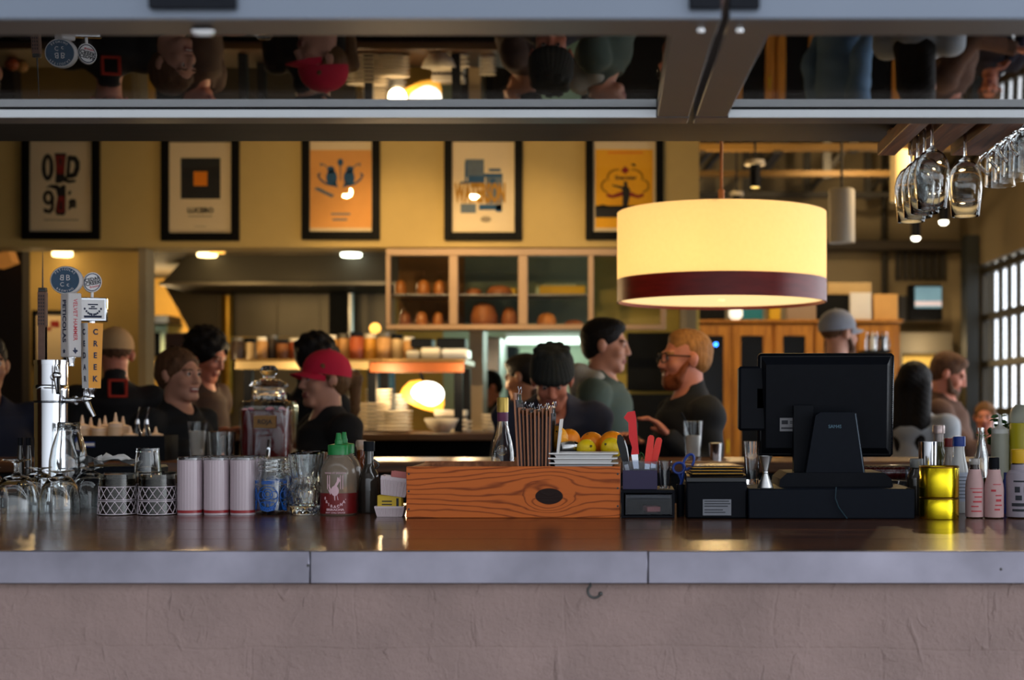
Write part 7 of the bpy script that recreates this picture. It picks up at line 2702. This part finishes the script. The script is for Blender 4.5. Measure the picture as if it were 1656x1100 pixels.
def person(label, uv, d, yaw, s=1.0, pitch=0.0, roll=0.0, hturn=0.0, lean=0.0, skin_='skin', hair='short', hairm='hairdark', shirt=None, sleeve='long', arms=None, vox=.0062,
           beard=None, shoulders=1.0, smile=False, hoody=None, pants=True, female=False, hunch=.035):
    Hw = at(uv[0], uv[1], d)
    ry = math.radians(yaw + 180)
    Hz = Hw.z
    th = 0.74 * s
    P_ = np.array((0, 0, Hz - th * math.cos(lean) - .02 + hunch))
    hy = th * math.sin(lean)
    Rz = Matrix.Rotation(ry, 3, 'Z')
    o0 = Rz @ Vector((0, hy, 0))
    root = thing('person', label, 'person', (Hw.x - o0.x, Hw.y - o0.y, 0), ry)
    Hc = np.array((0, hy, Hz))
    Rh = Matrix.Rotation(math.radians(hturn), 4, 'Z') @ Matrix.Rotation(-math.radians(pitch), 4, 'X') @ Matrix.Rotation(math.radians(roll), 4, 'Y')
    Rn = np.array(Rh.to_3x3())

    def hp(x, y, z):
        return Hc + Rn @ (np.array((x, y, z)) * s)
    up = np.array((0, math.sin(lean), math.cos(lean)))
    fw = np.array((0, math.cos(lean), -math.sin(lean)))
    Nk = Hc + (Rn @ (np.array((0, -.035, -.085)) * s)) * .6 + np.array((0, -.02, -.12)) * s
    Nk = .5 * Nk + .5 * (P_ + up * .56 * s)
    sw = .175 * s * shoulders
    S = [Nk + np.array((sg * sw, -.005, 0)) - up * .055 * s for sg in (-1, 1)]
    b = SDF(vox)

    def torso(b, e):
        b.ell(P_ + up * .02 * s, (.155 * s + e, .115 * s + e, .13 * s + e), .05)
        b.cap(P_ + up * .10 * s, P_ + up * .28 * s, .120 * s + e, .125 * s + e, .06)
        b.ell(P_ + up * .38 * s + fw * .01 * s, ((.150 if female else .165) * s * (.5 + .5 * shoulders) + e, .105 * s + e, .17 * s + e), .06)
        if female:
            for sg in (-1, 1):
                b.ell(P_ + up * .36 * s + fw * .085 * s + np.array((sg * .065 * s, 0, 0)), (.06 * s + e, .05 * s + e, .06 * s + e), .04)
        b.cap(S[0], S[1], .050 * s + e, .050 * s + e, .05)
        b.cap(Nk - up * .02 * s, Nk - up * .05 * s, .075 * s + e, .11 * s + e, .05)
    def armset(b, e, which='all', k=.03):
        for i, sg in enumerate((-1, 1)):
            el, wr, curl = A_[i]
            b.ell(S[i], (.058 * s + e,) * 3, k)
            b.cap(S[i], el, .050 * s + e, .040 * s + e, k)
            if which == 'all':
                b.cap(el, el + (wr - el) * .96, .041 * s + e, .029 * s + e, k)
            elif which == 'half':
                b.cap(el, el + (wr - el) * .12, .041 * s + e, .040 * s + e, k)
    A_ = []
    for i, sg in enumerate((-1, 1)):
        a = (arms or [None, None])[i]
        if a is None:
            el = S[i] + np.array((sg * .05, -.02, -.27)) * s
            wr = el + np.array((sg * .01, .10, -.22)) * s
            A_.append((el, wr, .5))
        else:
            el = S[i] + np.array(a[0]) * s
            wr = el + np.array(a[1]) * s
            A_.append((el, wr, a[2] if len(a) > 2 else .5))
    torso(b, 0); armset(b, 0)
    # legs and feet
    for sg in (-1, 1):
        hpj = P_ + np.array((sg * .085 * s, 0, -.03 * s))
        an = np.array((sg * .10, -.02, .085))
        kn = (hpj + an) / 2 + np.array((0, .02, .02))
        b.cap(hpj, kn, .080 * s, .055 * s, .03).cap(kn, an, .054 * s, .038 * s, .02)
        b.cap(an + np.array((0, -.02, -.045)), an + np.array((0, .15, -.052)), .036, .030, .02)
    # neck and head
    b.cap(hp(0, -.02, -.06), Nk - up * .01 * s, .054 * s, .062 * s, .03)
    E = lambda c, r, k=.02, op=1: b.ell(hp(*c), np.array(r) * s, k * s, op, Rh)
    E((0, -.018, .036), (.076, .096, .086), .02)
    E((0, .028, -.028), (.061, .064, .084), .03)
    E((0, .036, -.076), (.047, .046, .038), .02)
    b.cap(hp(-.02, .070, -.098), hp(.02, .070, -.098), .018 * s, .018 * s, .02)
    for sg in (-1, 1):
        E((sg * .036, .064, -.026), (.026, .022, .022), .02)
        E((sg * .030, .090, .008), (.017, .014, .012), .012, -1)
        E((sg * .030, .079, .007), (.0125, .0125, .0125), .003)
        E((sg * .079, -.006, -.004), (.009, .020, .031), .008)
        E((sg * .086, -.010, .004), (.008, .016, .022), .008)
    b.cap(hp(-.040, .080, .026), hp(.040, .080, .026), .0105 * s, .0105 * s, .014)
    b.cap(hp(0, .088, .020), hp(0, .107, -.026), .0085 * s, .0120 * s, .012)
    for sg in (-1, 1):
        E((sg * .012, .097, -.031), (.008, .010, .008), .008)
    b.cap(hp(-.018, .088, -.057), hp(.018, .088, -.057), .0075 * s, .0075 * s, .006)
    b.cap(hp(-.016, .087, -.068), hp(.016, .087, -.068), .0085 * s, .0085 * s, .006)
    # hands
    for i, sg in enumerate((-1, 1)):
        el, wr, curl = A_[i]
        f = (wr - el); f = f / np.linalg.norm(f)
        side = np.cross(f, np.array((0, 0, 1.0)))
        if np.linalg.norm(side) < .2:
            side = np.array((0, 1.0, 0))
        side /= np.linalg.norm(side)
        nm = np.cross(side, f)
        if nm[2] > 0:
            nm = -nm
        R_ = Matrix(np.stack([side, f, nm], 1).tolist())
        b.ell(wr + f * .045 * s, np.array((.040, .050, .016)) * s, .015, 1, R_)
        for q in range(4):
            o_ = (q - 1.5) * .019 * s
            ln = (.068, .078, .074, .058)[q] * s
            p0 = wr + f * .080 * s + side * o_
            m1 = p0 + (f * math.cos(curl * .5) + nm * math.sin(curl * .5)) * ln * .5
            m2 = m1 + (f * math.cos(curl * 1.3) + nm * math.sin(curl * 1.3)) * ln * .45
            b.cap(p0, m1, .0088 * s, .0082 * s, .004).cap(m1, m2, .0082 * s, .0070 * s, .004)
        tsg = sg if True else 1
        t0 = wr + f * .020 * s - side * tsg * .030 * s
        t1 = t0 + (f * .6 - side * tsg * .6 + nm * .3) * .036 * s
        t2 = t1 + (f * .85 - side * tsg * .1 + nm * .45) * .032 * s
        b.cap(t0, t1, .012 * s, .0095 * s, .008).cap(t1, t2, .0095 * s, .008 * s, .004)

    def pick(c):
        q = ((c - Hc) @ Rn) / s
        r_ = np.zeros(len(c))
        for sg in (-1, 1):
            dd = np.sqrt((q[:, 0] - sg * .030) ** 2 + (q[:, 2] - .007) ** 2)
            fr = q[:, 1] > .070
            r_[fr & (dd < .0098)] = 3
            r_[fr & (dd < .0066)] = 2
            eb = (np.abs(q[:, 0] - sg * .032) < .019) & (np.abs(q[:, 2] - .0275 + np.abs(q[:, 0] - sg * .032) * .15) < .0042) & (q[:, 1] > .065)
            r_[eb] = 4
        lp = (np.abs(q[:, 0]) < .024) & (q[:, 2] < -.050) & (q[:, 2] > -.076) & (q[:, 1] > .082)
        r_[lp] = 1
        if smile:
            tt = (np.abs(q[:, 0]) < .019) & (np.abs(q[:, 2] + .0625) < .0028) & (q[:, 1] > .084)
            r_[tt] = 3
        return r_
    sdf_obj('body', b, [M[skin_], M['lip'], M['eye'], M['eyewhite'], M[hairm]], root, pick)
    # shirt
    if shirt is not None:
        c = SDF(vox * 1.15)
        torso(c, .014)
        armset(c, .011, 'all' if sleeve == 'long' else 'half')
        c.cap(hp(0, -.03, -.10), Nk, .050 * s, .070 * s, .02)
        c.ell(hp(0, .045, -.105), np.array((.062, .075, .075)) * s, .01, -1, Rh)
        c.cap(hp(0, -.012, -.085), Nk + up * .01 * s + fw * .012, .056 * s, .050 * s, .008, -1)
        fr_ = random.Random(sum(map(ord, label)))
        ph = [fr_.uniform(0, 6.28) for _ in range(6)]
        fold = lambda x, y, z: .0035 * np.sin(38 * z + 16 * x + ph[0]) * np.sin(21 * x + 13 * y + ph[1]) + .0025 * np.sin(60 * z - 30 * y + ph[2])
        o = sdf_obj('shirt', c, shirt, root, noise=fold)
    if pants:
        c = SDF(vox * 1.7)
        c.ell(P_ - up * .03, (.160 * s, .122 * s, .12 * s), .05)
        for sg in (-1, 1):
            hpj = P_ + np.array((sg * .085 * s, 0, -.03 * s)); an = np.array((sg * .10, -.02, .11)); kn = (hpj + an) / 2 + np.array((0, .02, .02))
            c.cap(hpj, kn, .095 * s, .070 * s, .03).cap(kn, an, .068 * s, .060 * s, .02)
        sdf_obj('trousers', c, M['trouser'], root)
    # hair
    hr = SDF(.0052)
    HE = lambda c, r, k=.015, op=1: hr.ell(hp(*c), np.array(r) * s, k * s, op, Rh)
    hn = lambda x, y, z: .0010 * np.sin(330 * x + 60 * np.sin(30 * z)) * np.sin(290 * y + 40 * z) + .0007 * np.sin(200 * z + 180 * x)
    if hair != 'none':
        big = {'short': .004, 'quiff': .000, 'crop': .000, 'curly': .020, 'long': .010, 'tied': .006, 'pony': -.002, 'undercap': -.002}[hair]
        HE((0, -.022, .040), (.080 + big, .099 + big, .088 + big))
        if hair == 'short':
            HE((0, .030, .092), (.060, .055, .034), .02)
            HE((0, -.055, -.01), (.070, .058, .062), .02)
        if hair == 'quiff':
            HE((0, .012, .094), (.054, .056, .030), .02)
            HE((0, -.05, -.005), (.071, .060, .055), .02)
        if hair == 'crop':
            HE((0, -.05, -.005), (.071, .060, .058), .02)
        if hair == 'curly':
            for k in range(34):
                a, e_ = 2.4 * k, -.35 + 1.75 * k / 34
                HE((.088 * math.cos(a) * math.cos(e_), -.025 + .105 * math.sin(a) * math.cos(e_), .042 + .095 * math.sin(e_)), (.024, .024, .024), .012)
        if hair in ('tied', 'pony'):
            HE((0, -.055, .0), (.074, .064, .070), .02)
            for sg in (-1, 1):
                hr.cap(hp(sg * .066, .035, .065), hp(sg * .077, -.01, -.02), .014 * s, .012 * s, .01)
        if hair == 'tied':
            HE((0, -.118, .005), (.036, .030, .036), .01)
        if hair == 'pony':
            hr.cap(hp(0, -.10, .035), hp(0, -.150, .01), .022 * s, .030 * s, .02)
            hr.cap(hp(0, -.150, .01), hp(0, -.150, -.13), .030 * s, .020 * s, .02)
            hr.cap(hp(0, -.150, -.13), hp(0, -.135, -.20), .020 * s, .006 * s, .01)
        if hair == 'long':
            for sg in (-1, 0, 1):
                hr.cap(hp(sg * .055, -.055, .0), hp(sg * .060, -.085, -.20), .050 * s, .050 * s, .02)
                hr.cap(hp(sg * .060, -.085, -.20), hp(sg * .048, -.085, -.38), .050 * s, .024 * s, .02)
        # face opening and nape
        HE((0, .108, -.018), (.067, .088, .092), .008, -1)
        HE((0, .06, -.115), (.10, .085, .055), .012, -1)
        if hair in ('short', 'quiff', 'crop', 'undercap'):
            HE((0, -.02, -.135), (.11, .13, .070), .012, -1)
            for sg in (-1, 1):
                HE((sg * .088, -.004, -.008), (.022, .028, .040), .006, -1)
                if hair == 'quiff':
                    HE((sg * .082, .045, .035), (.022, .040, .050), .01, -1)
        sdf_obj('hair', hr, M[hairm], root, noise=hn)
    if beard:
        bd_ = SDF(.0052)
        BE = lambda c, r, k=.012, op=1: bd_.ell(hp(*c), np.array(r) * s, k * s, op, Rh)
        BE((0, .042, -.082), (.056, .056, .046))
        BE((0, .070, -.100), (.034, .028, .028))
        for sg in (-1, 1):
            bd_.cap(hp(sg * .068, .012, -.012), hp(sg * .052, .048, -.075), .010 * s, .020 * s, .01)
        bd_.cap(hp(-.022, .092, -.046), hp(.022, .092, -.046), .0075 * s, .0075 * s, .006)
        BE((0, .100, -.060), (.021, .022, .009), .004, -1)
        BE((0, .075, -.015), (.046, .06, .028), .01, -1)
        BE((0, -.02, -.12), (.09, .055, .07), .01, -1)
        sdf_obj('beard', bd_, M[beard], root, noise=hn)
    info = dict(root=root, hp=hp, Rh=Rh, Hc=Hc, s=s, S=S, Nk=Nk, up=up, fw=fw, P=P_)
    return info


M['trouser'] = cloth('dark_trousers', rgb(26, 26, 32))
M['teeblack'] = cloth('black_shirt', rgb(17, 18, 22))
M['teeblack2'] = cloth('soft_black_shirt', rgb(22, 20, 22))
M['navy'] = cloth('navy_sweater', rgb(46, 50, 68))
M['darknavy'] = cloth('deep_navy_shirt', rgb(18, 24, 46))
M['brownshirt'] = cloth('brown_work_shirt', rgb(66, 44, 34))
M['greygreen'] = cloth('grey_green_jacket', rgb(74, 88, 80))
M['greysweater'] = cloth('pale_grey_sweater', rgb(168, 172, 178))
M['brownsweater'] = cloth('brown_sweater', rgb(92, 62, 46))
M['paleblue'] = cloth('pale_blue_collar', rgb(100, 130, 160))


def headmat(i):
    return Matrix.Translation(i['Hc'].tolist()) @ i['Rh'] @ Matrix.Scale(i['s'], 4)


def cap_on(i, mt, brim=True, name='cap', back=False):
    """rounded baseball-style cap: crown shell, brim and button"""
    T = headmat(i)
    prof = []
    n = 10
    for k in range(n + 1):
        a = math.pi / 2 * k / n
        prof.append((.094 * math.cos(a) if k < n else 0, .092 * math.sin(a)))
    inner = [(r * .96, z * .95) for r, z in reversed(prof)]
    Tc = T @ mv((0, -.016, .046), rx=.10) @ Matrix.Diagonal((.95, 1.19, 1.02, 1))
    c = G().lathe([(.0945, -.022)] + prof + inner + [(.090, -.022), (.0945, -.022)], n=32, T=Tc).build(name, mt, i['root'])
    G().ell((0, 0, .0925), (.007, .007, .004), 10, T=Tc, k=6).build('button', mt, c)
    if brim:
        sg = -1 if back else 1
        vs = []; fs = []
        m_ = 14
        for lay in (0, .0035):
            for k in range(m_ + 1):
                a = math.pi * (.14 + .72 * k / m_)
                x0, y0 = .090 * math.cos(a), .102 * math.sin(a) - .016
                ln = .070 * math.sin(math.pi * k / m_) ** .6
                z0 = .030 + .012 * math.sin(a) - lay - .016 * (math.cos(a)) ** 2
                vs.append((x0, sg * y0 * .99, z0))
                vs.append((x0 * 1.02, sg * (y0 + ln), z0 - .012 - .012 * math.cos(a) ** 2))
        q = 2 * (m_ + 1)
        for k in range(m_):
            fs.append((2 * k, 2 * k + 1, 2 * k + 3, 2 * k + 2))
            fs.append((q + 2 * k, q + 2 * k + 2, q + 2 * k + 3, q + 2 * k + 1))
            fs.append((2 * k + 1, q + 2 * k + 1, q + 2 * k + 3, 2 * k + 3))
        G().add(vs, fs, T=T).build('brim', mt, c)
    return c


# --- smiling woman
i1 = person('smiling woman with tied-back brown hair in a black shirt, turned toward the dispenser', (291, 608), 6.0, 62, s=.92, skin_='skin', hair='tied', hairm='hairbrown', shirt=M['teeblack'], smile=True, female=True,
            shoulders=.95, vox=.0056)
# --- woman with red cap
i2 = person('woman in a red cap with a ponytail and black shirt, looking toward the dispenser', (524, 616), 6.0, -55, s=.95, skin_='skin', hair='pony', hairm='hairash', shirt=M['teeblack2'], female=True,
            vox=.0056)
cap_on(i2, cloth('red_cap_cotton', rgb(206, 26, 62), .4))
# --- bearded man with glasses
i3 = person('bearded red-haired man with black glasses in a dark shirt, gesturing with his hands', (1108, 582), 5.75, -72, s=.98, skin_='skinred', hair='quiff', hairm='hairginger', shirt=M['teeblack'], beard='beardginger', vox=.0054, shoulders=1.05,
            arms=[((-.06, .0, -.27), (.045, .165, .18), .7), ((.02, .12, -.24), (-.22, .14, .12), .45)])
T = headmat(i3)
g = G()
for sg in (-1, 1):
    pts = []
    for k in range(20):
        a = 2 * math.pi * k / 20
        cx, cz_ = .034 * sg, .006
        x = .024 * math.copysign(abs(math.cos(a)) ** .6, math.cos(a)); z = .019 * math.copysign(abs(math.sin(a)) ** .6, math.sin(a))
        pts.append((cx + x, .108 - .006 * abs(x + cx) / .05, cz_ + z))
    g.tube(pts, .0028, 6, closed=True, T=T)
    g.tube([(sg * .060, .103, .014), (sg * .078, .085, .014), (sg * .084, .01, .012), (sg * .083, -.018, .0), (sg * .080, -.024, -.012)], .0030, 6, T=T)
g.tube([(-.011, .110, .010), (0, .114, .013), (.011, .110, .010)], .0025, 6, T=T)
gl = g.build('eyeglasses', M['black_gloss'], i3['root'])
# --- man in a beanie looking down
i4 = person('man in a dark knit beanie and navy sweater looking down behind the menus', (893, 616), 5.85, 2, s=.96, pitch=26, lean=.42, hunch=.12, skin_='skinred', hair='undercap', hairm='hairdark', shirt=M['navy'], vox=.0056, shoulders=1.06)
bs = SDF(.005)
hp = i4['hp']
for c_, r_ in (((0, -.020, .050), (.094, .112, .086)), ((0, -.035, .082), (.086, .092, .058)), ((0, .010, .035), (.090, .096, .042))):
    bs.ell(hp(*c_), np.array(r_) * i4['s'], .02, 1, i4['Rh'])
for k in range(9):
    a = 2 * math.pi * k / 9
    bs.ell(hp(.060 * math.cos(a), -.04 + .066 * math.sin(a), .124), np.array((.022, .022, .016)) * i4['s'], .012, 1, i4['Rh'])
bs.ell(hp(0, .03, -.085), np.array((.13, .16, .088)) * i4['s'], .006, -1, i4['Rh'])
Rn4 = np.array(i4['Rh'].to_3x3()); H4 = i4['Hc']


def knit(x, y, z):
    lx = (x - H4[0]) * Rn4[0, 0] + (y - H4[1]) * Rn4[1, 0] + (z - H4[2]) * Rn4[2, 0]
    ly = (x - H4[0]) * Rn4[0, 1] + (y - H4[1]) * Rn4[1, 1] + (z - H4[2]) * Rn4[2, 1]
    return .0016 * np.sin(34 * np.arctan2(ly + .02, lx))


sdf_obj('beanie', bs, cloth('dark_green_grey_knit', rgb(34, 38, 38), .6), i4['root'], noise=knit)
# --- dark-haired man walking to the right
i5 = person('dark-haired man in a grey-green jacket with a pale hood, seen in profile', (980, 560), 6.5, 82, s=1.0, pitch=4, skin_='skin', hair='short', hairm='hairdark', shirt=M['greygreen'], vox=.006, shoulders=1.02)
hs = SDF(.0062)
hp = i5['hp']
for sg in (-1, 1):
    hs.cap(hp(sg * .075, -.02, -.155), hp(sg * .045, -.11, -.13), .034, .040, .03)
    hs.cap(hp(sg * .075, -.02, -.155), hp(sg * .03, .075, -.215), .034, .020, .02)
hs.cap(hp(-.05, -.11, -.13), hp(.05, -.11, -.13), .042, .042, .02)
hs.ell(hp(0, -.115, -.185), (.075, .045, .075), .02)
hs.cap(hp(0, -.01, -.05), hp(0, -.03, -.19), .058, .060, .01, -1)
sdf_obj('hood', hs, cloth('pale_grey_hood', rgb(176, 172, 160)), i5['root'])
# --- cook in beige cap from behind
i6 = person('cook in a beige cap and black shirt with a red square, seen from behind', (186, 575), 6.55, 205, s=.93, pitch=8, skin_='skinred', hair='undercap', hairm='hairbrown', shirt=M['teeblack2'], vox=.0068)
cap_on(i6, cloth('beige_cap_cotton', rgb(190, 150, 104), .4), brim=False)
hp = i6['hp']
g = G()
T6 = Matrix.Translation((i6['P'] + i6['up'] * .56 * .93).tolist()) @ mv((0, -.135, .0))
g.prism([(-.035, -.035), (.035, -.035), (.035, .035), (-.035, .035)], -.004, .03, 'y', T=T6)
sq_ = G()
for x0, z0, w, h_ in ((-.036, 0, .010, .08), (.036, 0, .010, .08), (0, .036, .08, .010), (0, -.036, .08, .010)):
    sq_.box((x0, .012, z0), (w, .045, h_), T=T6)
sq_.build('shirt_logo', mat('orange_red_logo', rgb(200, 50, 26), rough=.7), i6['root'])
# --- curly cook
i7 = person('dark curly-haired cook in a brown shirt reaching along the pass', (334, 576), 7.1, 72, s=.97, pitch=22, lean=.12, skin_='skinred', hair='curly', hairm='hairdark', shirt=M['brownshirt'], vox=.0068, sleeve='half',
            arms=[None, ((.05, .10, -.22), (.0, .22, .05), .5)])
# --- dark-haired cook behind the cap woman
i8 = person('black-haired cook in a black shirt working behind the red cap woman', (512, 588), 6.85, 150, s=.97, pitch=25, lean=.1, skin_='skintan', hair='curly', hairm='hairdark', shirt=M['teeblack'], vox=.007)
# --- person at the left edge
i9 = person('person in a navy long-sleeved shirt cut off at the frame edge', (-22, 592), 5.9, 35, s=1.0, skin_='skintan', hair='short', hairm='hairdark', shirt=M['darknavy'], vox=.007, shoulders=1.05)
# --- man in grey cap, far room
i10 = person('man in a grey flat-brimmed cap seen from behind above the terminal', (1357, 541), 7.8, 118, s=1.0, skin_='skin', hair='undercap', hairm='hairbrown', shirt=M['paleblue'], vox=.0068, beard='hairbrown')
cap_on(i10, cloth('blue_grey_cap', rgb(136, 138, 148), .4))
# --- long-haired woman in pale sweater
i11 = person('woman with long black hair in a pale grey sweater, seen from behind', (1481, 625), 7.2, 148, s=.95, skin_='skin', hair='long', hairm='hairdark', shirt=M['greysweater'], female=True, vox=.0068, shoulders=1.0)
# --- man in brown sweater
i12 = person('man in a brown sweater looking down beside the glazed roll-up door', (1534, 606), 8.3, 72, s=1.0, pitch=22, skin_='skinred', hair='short', hairm='hairbrown', shirt=M['brownsweater'], beard='hairbrown', vox=.007,
             arms=[None, ((.04, .16, -.22), (-.04, .22, .06), .6)])
# --- seated child-sized guest
i13 = person('small fair guest holding a hand to the mouth by the glazed door', (1593, 676), 9.2, -20, s=.80, skin_='skinred', hair='tied', hairm='hairash', shirt=M['darknavy'], vox=.0068,
             arms=[((-.10, .10, -.20), (.12, .10, .20), .9), None], female=True)
# --- back kitchen staff
i14 = person('black-haired kitchen worker bending in the back kitchen beside the tiled pillar', (790, 628), 9.9, -60, s=.92, pitch=20, skin_='skinred', hair='short', hairm='hairdark', shirt=M['teeblack'], vox=.008)
i15 = person('dark-haired cook in a brown shirt half hidden behind the beanie', (846, 611), 7.4, -110, s=.95, pitch=15, skin_='skintan', hair='short', hairm='hairdark', shirt=M['brownshirt'], vox=.0075)
